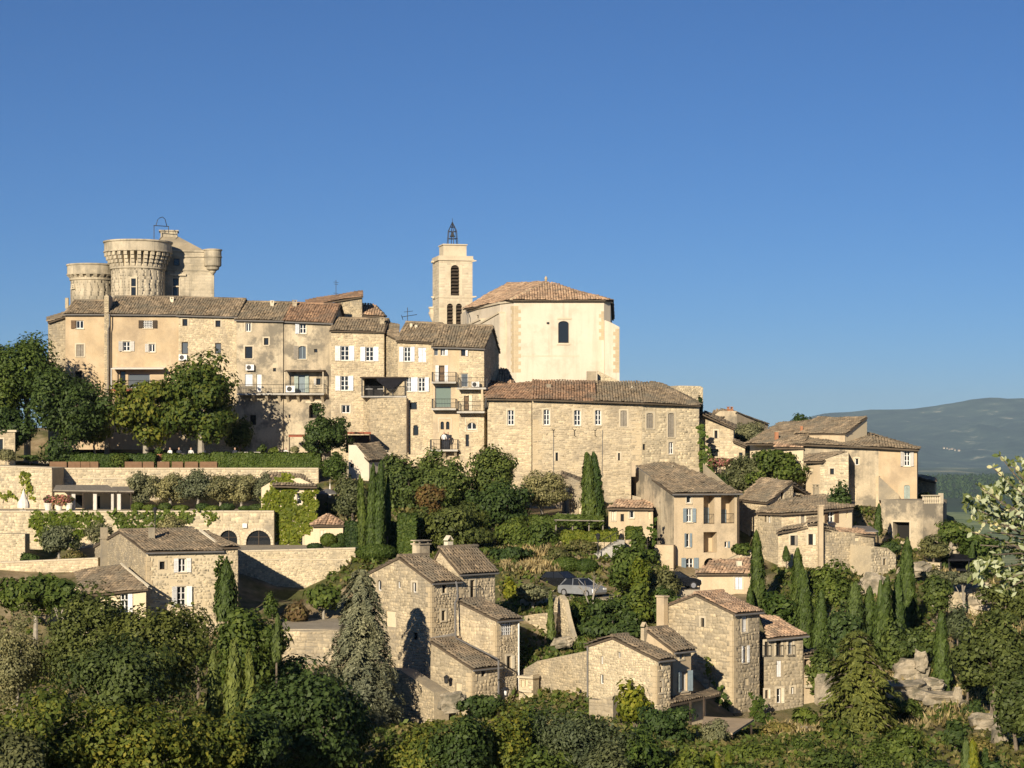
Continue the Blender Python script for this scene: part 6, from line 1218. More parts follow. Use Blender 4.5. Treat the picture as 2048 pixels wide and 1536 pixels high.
# awning red beams right of terrace under bastion
T = Thing("terrace_shelter", "dark shelter with a red-brown beam below the bastion", "shelter", v3(XY(715, 211), -2)); m = MB(); m.prism([P(690, 868, 214), P(690, 868, 210), P(742, 868, 210), P(742, 868, 214)], np.array([0, 0, .2])); T.mb("roof_beam", m, "red_wood")
for px in (694, 740): m = MB(); m.tube([P(px, 868, 210.2), P(px, 905, 210.2)], .07, 5); T.mb("post", m, "wood_dark")
m = MB(); m.box(P(715, 888, 213.5), (2.4, .1, 1.8)); T.mb("back_board", m, "wood_dark")
T = Thing("terrace_shelter", "small red-brown awning at the foot of the grey plaster house", "shelter", v3(XY(605, 213), -2)); m = MB(); m.prism([P(577, 872, 216), P(577, 874, 212.5), P(622, 874, 212.5), P(622, 872, 216)], np.array([0, 0, .16])); T.mb("awning", m, "red_wood")
for px in (579, 620): m = MB(); m.tube([P(px, 874, 212.7), v3(XY(px, 212.7), Z1B)], .05, 5); T.mb("post", m, "wood_dark")
# ------------------------------------------------------------------ vegetation
def rdir(rng, n):
    v = rng.normal(size=(n, 3)); return v / np.linalg.norm(v, axis=1, keepdims=True)
def leaf_quads(pos, nrm, size, rng, asp=.55, axis=None, jit=.35):
    """diamond leaves (or leafy sprigs) at pos facing nrm"""
    n = len(pos); nrm = nrm + rng.normal(0, jit, (n, 3)); nrm /= np.linalg.norm(nrm, axis=1, keepdims=True) + 1e-9
    ax = rng.normal(size=(n, 3)) if axis is None else axis + rng.normal(0, .25, (n, 3))
    ax = ax - (ax * nrm).sum(1, keepdims=True) * nrm; ax /= np.linalg.norm(ax, axis=1, keepdims=True) + 1e-9
    bx = np.cross(nrm, ax); s = np.asarray(size).reshape(-1, 1) * rng.uniform(.55, 1.5, (n, 1))
    fold = nrm * s * .18
    return np.stack([pos - ax * s, pos + bx * s * asp + fold, pos + ax * s, pos - bx * s * asp + fold], 1)
def crown_broad(rng, rx, rz, leaf, dens=1., lump=.34, flat=0., open_=0.):
    """lumpy crown centred on 0: clumps of leaves with gaps between"""
    area = 4 * math.pi * (rx * rx * rz) ** (2 / 3); ncl = int(np.clip(area / (.5 * (lump * rx) ** 2 * 3.1), 14, 110))
    d = rdir(rng, ncl); r = rng.uniform(.35, 1., ncl) ** .45; c = d * r[:, None] * (1 - lump * .75)
    ph = rng.uniform(0, 6.28, 3); bump = 1 + .2 * np.sin(d[:, 0] * 4 + ph[0]) + .16 * np.sin(d[:, 2] * 5 + ph[1]) + .14 * np.sin(d[:, 1] * 6 + ph[2]) + rng.normal(0, .07, ncl)
    c *= bump[:, None]
    tot = int(np.clip(dens * area * 1.9 / (leaf * leaf * 1.1), 250, 12500)); rc = rng.uniform(.6, 1.25, ncl) * lump
    k = rng.choice(ncl, tot, p=rc ** 2 / (rc ** 2).sum()); dd = rdir(rng, tot); rr = rng.uniform(.25, 1, tot) ** .5
    pos = c[k] + dd * (rc[k] * rr)[:, None] * np.array([1, 1, .8]); nr = dd * .8 + pos * .5 + np.array([0, 0, .25])
    pos = pos * np.array([rx, rx, rz]); return leaf_quads(pos, nr, leaf, rng, .6)
def crown_cypress(rng, rx, h, leaf):
    n = int(np.clip(h * rx * 2 * 3.1 * 2.1 / (leaf * leaf * .5), 500, 9000)); t = rng.beta(1.05, 1.25, n); ph = rng.uniform(0, 6.283, n)
    prof = np.minimum(1, .62 + t * 1.9) * np.clip(1 - t, 0, 1) ** .5 * 1.12
    a0 = rng.uniform(0, 6.28, 3); rid = 1 + .12 * np.sin(ph * 4 + t * 6 + a0[0]) + .1 * np.sin(ph * 7 - t * 21 + a0[1]) + .07 * np.sin(t * 34 + ph * 2 + a0[2])
    r = rx * prof * rid * np.where(rng.random(n) < .08, rng.uniform(1., 1.28, n), rng.uniform(.72, 1.05, n)); lean = rng.normal(0, .035); pos = np.stack([np.cos(ph) * r + lean * h * t * t, np.sin(ph) * r, t * h], 1)
    nr = np.stack([np.cos(ph), np.sin(ph), np.full(n, .3)], 1); ax = np.stack([np.cos(ph) * .25, np.sin(ph) * .25, np.ones(n)], 1)
    Q = leaf_quads(pos, nr, leaf, rng, .42, ax, .3)
    m = []; N = 9; zz = np.linspace(0, .97, 12)      # dense inner mass
    for a, b in zip(zz[:-1], zz[1:]):
        ra, rb = [rx * .74 * min(1, .62 + x * 1.9) * (1 - x) ** .5 for x in (a, b)]
        for k in range(N):
            c0, s0, c1, s1 = math.cos(6.283 * k / N), math.sin(6.283 * k / N), math.cos(6.283 * (k + 1) / N), math.sin(6.283 * (k + 1) / N)
            m.append([(c0 * ra, s0 * ra, a * h), (c1 * ra, s1 * ra, a * h), (c1 * rb, s1 * rb, b * h), (c0 * rb, s0 * rb, b * h)])
    return np.concatenate([Q, np.array(m)])
def crown_conifer(rng, rx, h, leaf, layered=.0, droop=.3, nl=22, pw=.75, dens=1.):
    """whorls of branches; layered=1 gives flat cedar plates"""
    P_, N_, A_ = [], [], []; limbs = []
    for i in range(nl):
        t = (i + .3) / nl; L = rx * (1 - t) ** pw * rng.uniform(.85, 1.1) + .15; nb = int(6 + 5 * (1 - t)) if not layered else int(5 + 4 * (1 - t)); z = h * t
        for b in range(nb):
            a = 6.283 * (b / nb) + i * 2.4 + rng.normal(0, .2); Lb = L * rng.uniform(.65, 1.1); n = int(dens * (34 + 46 * Lb / rx) * (1.25 if layered else 1.))
            s = rng.uniform(.12, 1, n) ** .75; wd = (.34 if layered else .26) * Lb * (1 - s * .55)
            lat = rng.normal(0, .55, n) * wd; up = (.2 * s - droop * s * s * 1.1) * Lb + h * .02 + (rng.normal(0, .05, n) * Lb if not layered else rng.normal(0, .035, n) * Lb)
            if not layered: up -= np.abs(rng.normal(0, .07, n)) * Lb
            ca, sa = math.cos(a), math.sin(a); x = s * Lb
            P_.append(np.stack([ca * x - sa * lat, sa * x + ca * lat, z + up], 1)); N_.append(np.tile((ca * .6, sa * .6, .75 if layered else .5), (n, 1)))
            A_.append(np.tile((ca, sa, -.1 if layered else .05), (n, 1)) + np.stack([-sa * np.sign(lat), ca * np.sign(lat), lat * 0], 1) * .6)
            if layered: limbs.append([np.array([0, 0, z - .1]), np.array([ca * Lb * .5, sa * Lb * .5, z + (.1 - droop * .25) * Lb * .6]), np.array([ca * Lb * .9, sa * Lb * .9, z + (.18 - droop * .9) * Lb])])
    p = np.concatenate(P_); return leaf_quads(p, np.concatenate(N_), leaf, rng, .4, np.concatenate(A_), .28), limbs
def crown_pine(rng, rx, rz, leaf): return crown_broad(rng, rx, rz, leaf, 1., .3)

TREE_N = [0]
SPEC = {  # species: (crown kind, leaf material, leaf size m, bark, object name, category)
    'broad': ("broad", "leaf_green", .26, "bark_pale", "broadleaf_tree", "tree"), 'plane': ("broad", "leaf_yellow", .34, "bark_pale", "plane_tree", "tree"),
    'dark': ("broad", "leaf_dark", .26, "bark", "evergreen_tree", "tree"), 'pine': ("broad", "leaf_pine", .24, "bark", "pine_tree", "tree"), 'olive': ("broad", "leaf_olive", .16, "bark_pale", "olive_tree", "tree"),
    'grey': ("broad", "leaf_greygreen", .2, "bark", "grey_leaved_tree", "tree"), 'lime': ("broad", "leaf_lime", .24, "bark", "leafy_bush", "bush"), 'yellow': ("broad", "leaf_yellow", .24, "bark", "broadleaf_tree", "tree"),
    'rust': ("broad", "leaf_rust", .22, "bark", "copper_leaved_tree", "tree"), 'oak': ("broad", "leaf_oak", .24, "bark", "oak_tree", "tree"), 'brown': ("broad", "leaf_brown", .2, "bark", "brown_shrub", "bush"),
    'shrub': ("broad", "leaf_dark", .18, "bark", "shrub", "bush"), 'gshrub': ("broad", "leaf_green", .18, "bark", "shrub", "bush"), 'sshrub': ("broad", "leaf_scrub", .17, "bark", "scrub_bush", "bush"), 'pink': ("broad", "leaf_pink", .16, "bark", "flowering_bush", "bush"),
    'fig': ("broad", "leaf_green", .34, "bark_pale", "fig_tree", "tree"), 'cyp': ("cypress", "leaf_cypress", .26, "bark", "cypress", "tree"), 'cypl': ("cypress", "leaf_cypress_light", .26, "bark", "cypress", "tree"), 'gold': ("cypress", "leaf_lime", .18, "bark", "golden_conifer", "tree"),
    'spruce': ("conifer", "leaf_spruce", .24, "bark", "blue_conifer", "tree"), 'cedar': ("cedar", "leaf_cedar", .27, "bark", "cedar_tree", "tree"),
    'ball': ("ball", "leaf_dark", .1, "bark", "clipped_ball", "shrub"), 'gball': ("ball", "leaf_ivy_dark", .1, "bark", "clipped_ball", "shrub")}
def tree(sp, px, pt, pb, wpx, Y, label, group=None, zg=None, dens=1., leafk=1., trunk_bend=0., lump=None):
    """crown spans photo rows pt..pb and wpx columns at distance Y; the trunk stands on the land below it"""
    kind, mat, leaf, bark, nm, cat = SPEC[sp]; TREE_N[0] += 1; rng = np.random.default_rng(TREE_N[0] * 7 + 5)
    c = XY(px, Y); zt, zb = ZP(pt, Y), ZP(pb, Y); g = gz(px, Y) if zg is None else zg; rx = wpx * Y / F / 2; h = zt - zb; leaf = leaf * leafk * ((.47 if Y < 126 else .62) if kind == 'broad' else (.48 if kind == 'conifer' else .7))
    if zb < g - .3 and kind != "broad": zb = g - .2; h = zt - zb
    g = min(g, zb + .15)
    T = Thing(nm, label, cat, (c[0], c[1], g), group)
    m = MB(); loc = np.array([c[0], c[1], 0])
    if kind == "broad":
        rz = h / 2; cz = (zt + zb) / 2; Q = crown_broad(rng, rx, rz, leaf, dens, lump or (.34 if rx > 2 else .42))
        Q = Q + np.array([c[0], c[1], cz]); tr = max(.05, min(.32, rx * .06)); top = np.array([c[0] + trunk_bend, c[1], cz])
        base = np.array([c[0] - trunk_bend, c[1], g - .4]); mid = (base + top) / 2 + rng.normal(0, .12, 3) * (1, 1, 0)
        m.tube([base, mid, top], [tr * 1.35, tr, tr * .6], 7)
        for k in range(7 if rx > 1.2 else 3):
            d = rdir(rng, 1)[0]; d[2] = abs(d[2]) * .6 - .05; s = base + (top - base) * rng.uniform(.45, .95); e = np.array([c[0], c[1], cz]) + d * np.array([rx, rx, rz]) * .72
            m.tube([s, (s + e) / 2 + (0, 0, .15 * rx), e], [tr * .5, tr * .34, tr * .14], 5)
    elif kind == "cypress":
        Q = crown_cypress(rng, rx, h, leaf) + np.array([c[0], c[1], zb]); m.tube([(c[0], c[1], g - .4), (c[0], c[1], zb + h * .4)], [max(.08, rx * .2), .06], 6)
    elif kind in ("conifer", "cedar"):
        Q, limbs = crown_conifer(rng, rx, h, leaf, 1. if kind == "cedar" else 0., .42 if kind == "cedar" else .62, 17 if kind == "cedar" else 30, .5 if kind == "cedar" else .5, dens)
        Q = Q + np.array([c[0], c[1], zb]); m.tube([(c[0], c[1], g - .4), (c[0], c[1], zb + h * .5), (c[0], c[1], zt - .3)], [.3, .2, .04], 7)
        for L in limbs: m.tube([q + (c[0], c[1], zb) for q in L], [.06, .045, .02], 4)
    elif kind == "ball":
        rz = h / 2; n = int(np.clip(4 * math.pi * rx * rz / (leaf * leaf) * 1.1, 600, 6000)); d = rdir(rng, n); pos = d * rng.uniform(.9, 1.02, (n, 1)) * (rx, rx, rz)
        Q = leaf_quads(pos, d, leaf, rng, .7); N = 12; core = []
        for i in range(8):
            for k in range(N):
                def sp_(i, k): a, b = math.pi * i / 8 - math.pi / 2, 6.283 * k / N; return (.9 * rx * math.cos(a) * math.cos(b), .9 * rx * math.cos(a) * math.sin(b), .9 * rz * math.sin(a))
                core.append([sp_(i, k), sp_(i, k + 1), sp_(i + 1, k + 1), sp_(i + 1, k)])
        Q = np.concatenate([Q, np.array(core)]) + np.array([c[0], c[1], (zt + zb) / 2]); m.tube([(c[0], c[1], g - .3), (c[0], c[1], (zt + zb) / 2)], .06, 5)
    T.mb("trunk", m, bark); T.quads("crown", Q, mat)
    return T
def hedge(px0, px1, pt, pb, Y, depth, label, mat="leaf_ivy_dark", leaf=.1, name="clipped_hedge", Y2=None, round_=False):
    Y2 = Y2 or Y; A, B = XY(px0, Y), XY(px1, Y2); W = Plane(A, B); z0, z1 = ZP(pb, Y), ZP(pt, Y); rng = np.random.default_rng(int(px0) + 3)
    T = Thing(name, label, "hedge", v3((A + B) / 2, z0)); m = MB(); e = .06
    W.box(m, e, W.L - e, z0 - .3, z1 - e, -depth + e, -e); T.mb("branches", m, mat)
    def sheet(n, f, nr):
        a, b = rng.random(n), rng.random(n); p = np.array([f(x, y) for x, y in zip(a, b)]); return leaf_quads(p, np.tile(nr, (n, 1)), leaf, rng, .7, None, .45)
    d = 1.5 / (leaf * leaf); h = z1 - z0; n1 = int(min(9000, W.L * h * d)); n2 = int(min(5000, W.L * depth * d)); n3 = int(min(1500, depth * h * d))
    wob = lambda x: .05 * math.sin(x * W.L * 2.1) + .04 * math.sin(x * W.L * 5.3)
    Q = [sheet(n1, lambda x, y: W.pt(x * W.L, z0 + y * h + wob(x), rng.normal(0, .04)), v3(W.n, .2)), sheet(n2, lambda x, y: W.pt(x * W.L, z1 + wob(x) + rng.normal(0, .04), -y * depth), np.array([0, 0, 1.])), sheet(n3, lambda x, y: W.pt(W.L + rng.normal(0, .04), z0 + y * h, -x * depth), v3(W.d, .1)), sheet(n3, lambda x, y: W.pt(rng.normal(0, .04), z0 + y * h, -x * depth), v3(-W.d, .1))]
    T.quads("leaves", np.concatenate(Q), mat); return T
def inpoly(x, y, poly):
    r = np.zeros(len(x), bool); j = len(poly) - 1
    for i in range(len(poly)):
        xi, yi = poly[i]; xj, yj = poly[j]
        c = ((yi > y) != (yj > y)) & (x < (xj - xi) * (y - yi) / (yj - yi + 1e-12) + xi); r ^= c; j = i
    return r
def ivy(W, poly, label, mat="leaf_ivy", leaf=.16, thick=.3, dens=1., name="climbing_ivy"):
    """leaves over the part of wall plane W outlined by photo points poly"""
    uv = [W.px(*q) for q in poly]; us = [q[0] for q in uv]; vs2 = [q[1] for q in uv]; rng = np.random.default_rng(int(abs(us[0] * 100 + vs2[0] * 37)))
    ar = (max(us) - min(us)) * (max(vs2) - min(vs2)); n = int(min(26000, ar * 2.4 * dens / (leaf * leaf))); u = rng.uniform(min(us) - .2, max(us) + .2, n); v = rng.uniform(min(vs2) - .2, max(vs2) + .2, n)
    wu = u + .18 * np.sin(v * 5) + rng.normal(0, .12, n); wv = v + .18 * np.sin(u * 4.3) + rng.normal(0, .12, n); k = inpoly(wu, wv, uv); u, v = u[k], v[k]; n = len(u)
    puff = .5 + .5 * np.sin(u * 2.3 + 1) * np.sin(v * 2.9); out = rng.uniform(.02, 1, n) * thick * (.35 + .65 * puff)
    pos = np.stack([W.A[0] + W.d[0] * u + W.n[0] * out, W.A[1] + W.d[1] * u + W.n[1] * out, v], 1)
    T = Thing(name, label, "climber", v3(W.A + W.d * np.mean(us), min(vs2))); T.quads("leaves", leaf_quads(pos, np.tile(v3(W.n, .35), (n, 1)), leaf, rng, .75, None, .5), mat)
    m = MB(); um = np.mean(us); m.tube([W.pt(um, min(vs2) - .3, .04), W.pt(um + .2, (min(vs2) + max(vs2)) / 2, .05)], .04, 5); T.mb("stem", m, "bark"); return T

# --- trees: species, column, top row, crown bottom row, width, distance, label
GP = "trees on the restaurant terrace"
zt1 = Z1B
for a in [('plane', 292, 738, 890, 156, 209.5, "yellowing plane tree with thin leaning trunk on the restaurant terrace"), ('plane', 402, 714, 893, 186, 208.5, "largest yellow-green plane tree above the diners"), ('dark', 135, 724, 908, 180, 207.5, "big dark round tree left of the plane trees"), ('broad', 55, 648, 840, 190, 213, "tall pale-limbed tree at the upper left edge"), ('broad', -12, 690, 900, 130, 211, "leafy tree cut by the left edge of the picture"), ('dark', 20, 800, 915, 110, 205, "dark evergreen mass at left edge above the stone lodge"), ('broad', 195, 812, 900, 70, 212, "shaded small tree between the dark tree and plane tree"), ('dark', 480, 830, 905, 60, 214, "dark little tree in shadow at foot of the stained house")]:
    tree(*a, GP, zg=zt1)
tree('dark', 650, 824, 918, 104, 205.5, "neat round-headed tree at the right end of the terrace hedge", None, Z1B, 1.3, .8, lump=.28)
tree('gshrub', 668, 905, 965, 62, 201, "shaggy climber mass hanging below the round-headed tree", None)
GM = "trees of the middle garden"
for a in [('dark', 770, 935, 1010, 60, 197, "dark shrub tree right of the white shed"), ('pine', 815, 905, 1035, 130, 195, "left half of the dark feathery pine group"), ('pine', 890, 902, 1045, 130, 194, "feathery dark pine below the arched balcony door"), ('pine', 985, 887, 1000, 118, 196, "highest dark pine right of the balcony house"), ('dark', 1000, 955, 1065, 138, 190, "dense dark evergreen in the middle of the garden"), ('olive', 1085, 940, 1024, 104, 192.5, "round grey-green olive before the long stone building"), ('rust', 862, 958, 1035, 78, 187, "rusty copper-leaved tree among the dark pines"), ('oak', 905, 1008, 1108, 170, 182, "broad olive-green tree above the centre house roof"), ('oak', 840, 1010, 1095, 80, 183, "smaller olive-green tree left of the broad one"), ('gshrub', 1042, 1042, 1110, 64, 182, "upright green bush left of the vine trellis"), ('broad', 1085, 1035, 1108, 70, 181.5, "rounded green tree in front of the vine trellis"), ('broad', 1030, 1028, 1100, 90, 183, "rounded green bush behind the dry grass bank"), ('grey', 705, 950, 1045, 74, 193, "grey-leaved bush left of the slim cypresses"), ('dark', 1020, 1085, 1135, 90, 178, "dark bush right of the centre house roof"), ('sshrub', 1110, 1088, 1140, 70, 176, "brownish bush on the bank above the parked cars"), ('sshrub', 1160, 1078, 1112, 90, 180, "straggling dry bush under the golden hedge"), ('shrub', 1030, 1112, 1150, 20, 174, "narrow dark bush in the dry grass bank")]:
    tree(*a, GM)
GS = "slim cypresses beside the hedge court"
for a in [('cyp', 725, 952, 1100, 17, 180.5, "first slim cypress from the left beside the pyramid hut"), ('cyp', 742, 930, 1100, 19, 180, "second slim cypress from the left beside the pyramid hut"), ('cyp', 758, 922, 1096, 21, 180, "tallest of the slim cypresses, third from the left"), ('cyp', 775, 950, 1070, 13, 182, "thinnest slim cypress at the right of the four")]: tree(*a, GS)
tree('cyp', 1180, 906, 1064, 34, 188, "left one of the tall twin cypresses before the stone building", "twin cypresses"); tree('cyp', 1192, 906, 1062, 34, 188.3, "right one of the tall twin cypresses before the stone building", "twin cypresses")
for a in [('gball', 1133, 1114, 1148, 60, 173.5, "large clipped green ball left of the twin above the cars"), ('gball', 1172, 1117, 1150, 50, 173.2, "clipped green ball above the silver car"), ('gball', 752, 1088, 1134, 84, 176, "wide clipped dome bush left of the centre house roof"), ('ball', 683, 1066, 1094, 28, 186, "clipped ball right of the pyramid hut"), ('gball', 657, 1066, 1094, 34, 185.4, "clipped ball before the pyramid hut"), ('ball', 630, 1086, 1100, 34, 181, "low clipped mound at the hut terrace"), ('gball', 676, 1086, 1098, 30, 180.5, "low clipped mound at the terrace wall edge"), ('ball', 1855, 1072, 1090, 14, 186, "tiny clipped ball on the right terrace")]: tree(*a, "clipped shrubs")
GB = "green slope above the lower right houses"
for a in [('broad', 1265, 1086, 1180, 120, 168, "airy light green tree below the garden steps"), ('grey', 1322, 1135, 1215, 90, 166, "grey-green tree in front of the blue street door"), ('dark', 1225, 1198, 1290, 180, 157, "wide dark shrubbery below the parked silver car"), ('broad', 1265, 1160, 1280, 110, 158, "bright green tree between the cars and the pale house roof"), ('dark', 1330, 1170, 1262, 100, 158, "dark tree left of the tall gable flue"), ('gshrub', 1185, 1196, 1275, 120, 159, "dense rounded shrub below the silver car"), ('gshrub', 1178, 1186, 1220, 60, 163.2, "low bush hiding the silver car's wheels"), ('lime', 1280, 1108, 1200, 44, 163, "small lime-green bush amid the slope trees"), ('gshrub', 1165, 1270, 1310, 40, 150, "little shrub on the lane wall top"), ('lime', 1021, 1152, 1212, 32, 166, "narrow yellow-green bush beside the centre house"), ('olive', 1068, 1165, 1205, 84, 161, "gnarled flat-topped olive above the lane"), ('shrub', 1060, 1290, 1318, 40, 152, "small white-flowered bush below the olive plot")]: tree(*a, GB)
tree('cypl', 1102, 1184, 1296, 14, 154, "thin pale cypress beside the stepped garden wall")
tree('broad', 1275, 1050, 1125, 40, 177.6, "climbing shrub at the left corner of the loggia house")
GR = "trees among the right-hand houses"
for a in [('broad', 1555, 898, 985, 130, 199.5, "broad green tree in front of the large brown-roofed house"), ('grey', 1500, 905, 985, 120, 200.5, "grey-green tree between the cottage and the large house"), ('olive', 1495, 838, 905, 80, 226, "bushy grey tree below the far gabled house"), ('shrub', 1450, 945, 975, 70, 203, "dark bush below the ivy corner"), ('pink', 1440, 913, 935, 50, 206, "pink flowering bush beside the ivy corner"), ('dark', 1680, 966, 1042, 56, 187.5, "dark tree in front of the rubble annex"), ('broad', 1482, 1084, 1112, 46, 178.5, "small bright bush right of loggia house"), ('dark', 1400, 790, 830, 10, 216, "thin dark shrub behind the long building's end"), ('broad', 1850, 985, 1005, 50, 205, "green bush behind the stone balustrade"), ('dark', 1600, 828, 870, 60, 222, "sparse tree line left of the raised roof")]: tree(*a, GR)
GC = "cypresses on the right slope"
for a in [('cyp', 1516, 1064, 1245, 30, 168, "tall dark cypress right of the lane cottage"), ('cyp', 1501, 1178, 1245, 15, 166.5, "short thin cypress at the foot of the tall one"), ('cyp', 1598, 1098, 1270, 30, 168, "tall cypress left of the leafy ravine tree"), ('cyp', 1611, 1135, 1310, 34, 160, "dark cypress behind the gable house's right wing"), ('cyp', 1640, 1185, 1330, 32, 158, "slender cypress between the wing and the cedar"), ('cypl', 1706, 1168, 1310, 44, 157, "stout bright cypress above the cedar"), ('cyp', 1736, 1175, 1310, 32, 158, "cypress just right of the stout bright one"), ('cyp', 1761, 1155, 1320, 38, 156, "dark cypress with tall point left of the double one"), ('cyp', 1812, 1078, 1300, 40, 165, "highest cypress on the right slope below the terrace block"), ('cyp', 1795, 1150, 1310, 30, 158, "cypress pressed against the highest one"), ('cyp', 1883, 1224, 1388, 34, 151, "lone cypress on the bare rocky slope"), ('cyp', 1756, 1010, 1068, 15, 187, "small cypress at the left of the terrace block"), ('cyp', 1891, 1080, 1142, 15, 185, "thin cypress left of the dark pavilion"), ('cyp', 1943, 1086, 1142, 13, 185, "thin cypress right of the dark pavilion"), ('cyp', 1573, 1095, 1120, 12, 178, "tiny cypress before the stepped stone house")]: tree(*a, GC)
GV = "ravine trees on the right slope"
for a in [('broad', 1655, 1120, 1262, 135, 171, "large leafy tree below the grey stone house"), ('fig', 1570, 1182, 1262, 84, 163, "big-leaved tree right of the pink roof"), ('pine', 1875, 1140, 1225, 80, 164, "umbrella pine leaning over the rocks"), ('olive', 1868, 1138, 1172, 70, 172, "left olive of the flat-topped row on the right terrace"), ('olive', 1925, 1136, 1172, 76, 172, "right olive of the flat-topped row on the right terrace"), ('grey', 1866, 1072, 1124, 70, 184, "blue-grey bush below the terrace balustrade"), ('broad', 1905, 1040, 1090, 80, 189, "green tree right of the terrace block"), ('broad', 1960, 1060, 1130, 90, 188, "green tree behind the dark pavilion"), ('dark', 1780, 1080, 1110, 60, 184, "creeper-like bush below the cellar opening"), ('pine', 1790, 1240, 1340, 70, 155, "loose pine between the cypresses and rocks"), ('pine', 1640, 1290, 1400, 70, 150, "dark pine at the right end of the gable house"), ('oak', 1985, 1225, 1400, 180, 140, "massive dark oak filling the right edge"), ('oak', 2035, 1320, 1480, 110, 128, "lower dark oak at the right edge"), ('oak', 1935, 1275, 1385, 70, 146, "smaller oak left of the massive one"), ('oak', 2010, 1160, 1250, 110, 170, "oak scrub below the pale-leaved branch"), ('grey', 1915, 1205, 1290, 56, 160, "leafless-looking grey tree beside the lone cypress"), ('pine', 1835, 1235, 1330, 90, 156, "feathery pine over the limestone ledges"), ('pine', 1690, 1210, 1330, 90, 152, "feathery pine behind the cedar's top"), ('fig', 1612, 1412, 1466, 60, 141, "round fig bush at the foot of the gable house")]: tree(*a, GV)
tree('cedar', 1714, 1262, 1510, 210, 136, "big cedar with layered drooping branches, lower right", None, None, 1.25)
tree('spruce', 722, 1140, 1500, 190, 141, "tall silver-grey conifer in front of the centre house", None, None, 2.6)
GF = "front trees along the bottom of the picture"
for a in [('fig', 70, 1140, 1235, 150, 158, "dark fig below the long low garden wall"), ('fig', 125, 1150, 1225, 90, 154, "dark leafy tree before the lean-to roof"), ('olive', 30, 1225, 1420, 170, 118, "silvery willow-like tree at the left edge"), ('oak', 185, 1165, 1400, 240, 118, "tall olive-green oak in front of the lean-to"), ('oak', 320, 1188, 1420, 190, 114, "olive-green oak touching the white shutter house"), ('oak', 245, 1270, 1470, 230, 106, "middle oak of the left foreground"), ('yellow', 90, 1370, 1600, 250, 92, "yellowish tree in the bottom left corner"), ('yellow', 270, 1385, 1610, 240, 94, "yellow-green tree at the bottom, second from left"), ('yellow', 410, 1400, 1620, 190, 97, "yellow-green tree below the cypress trio"), ('dark', 605, 1312, 1590, 300, 107, "broad dark green tree left of the grey conifer"), ('dark', 500, 1405, 1600, 190, 100, "dark tree under the cypress trio"), ('grey', 20, 1440, 1620, 150, 88, "greyish bush at the very bottom left"), ('broad', 495, 1205, 1400, 170, 142, "yellow-green leafy mass below the sunlit retaining wall"), ('dark', 585, 1316, 1430, 140, 150, "dark bush at the foot of the patio wall"), ('dark', 395, 1265, 1340, 80, 146, "dark shaded bush at the foot of the white shutter house"), ('dark', 690, 1365, 1560, 120, 110, "dark tree beneath the grey conifer")]: tree(*a, GF)
for a in [('cypl', 429, 1302, 1440, 28, 111, "left cypress of the light green trio"), ('cypl', 467, 1280, 1440, 36, 110, "middle cypress of the light green trio"), ('cypl', 502, 1300, 1440, 26, 110, "right cypress of the light green trio"), ('cypl', 553, 1232, 1320, 18, 140, "slim cypress at the left end of the patio wall"), ('cyp', 452, 1122, 1240, 44, 157, "bushy cypress hiding the corner of the white shutter house")]: tree(*a, "light green cypresses in the left foreground")
for a in [('fig', 648, 1163, 1225, 92, 167, "dark fig tree before the sunlit retaining wall"), ('brown', 592, 1198, 1258, 62, 165, "brown withered shrub on the patio"), ('gshrub', 542, 1184, 1245, 34, 167, "small cloud-clipped tree in the wall's shadow"), ('grey', 490, 1235, 1300, 50, 160, "grey-green bush by the shaded wall")]: tree(*a, "patio shrubs")
GN = "front shrubs below the houses"
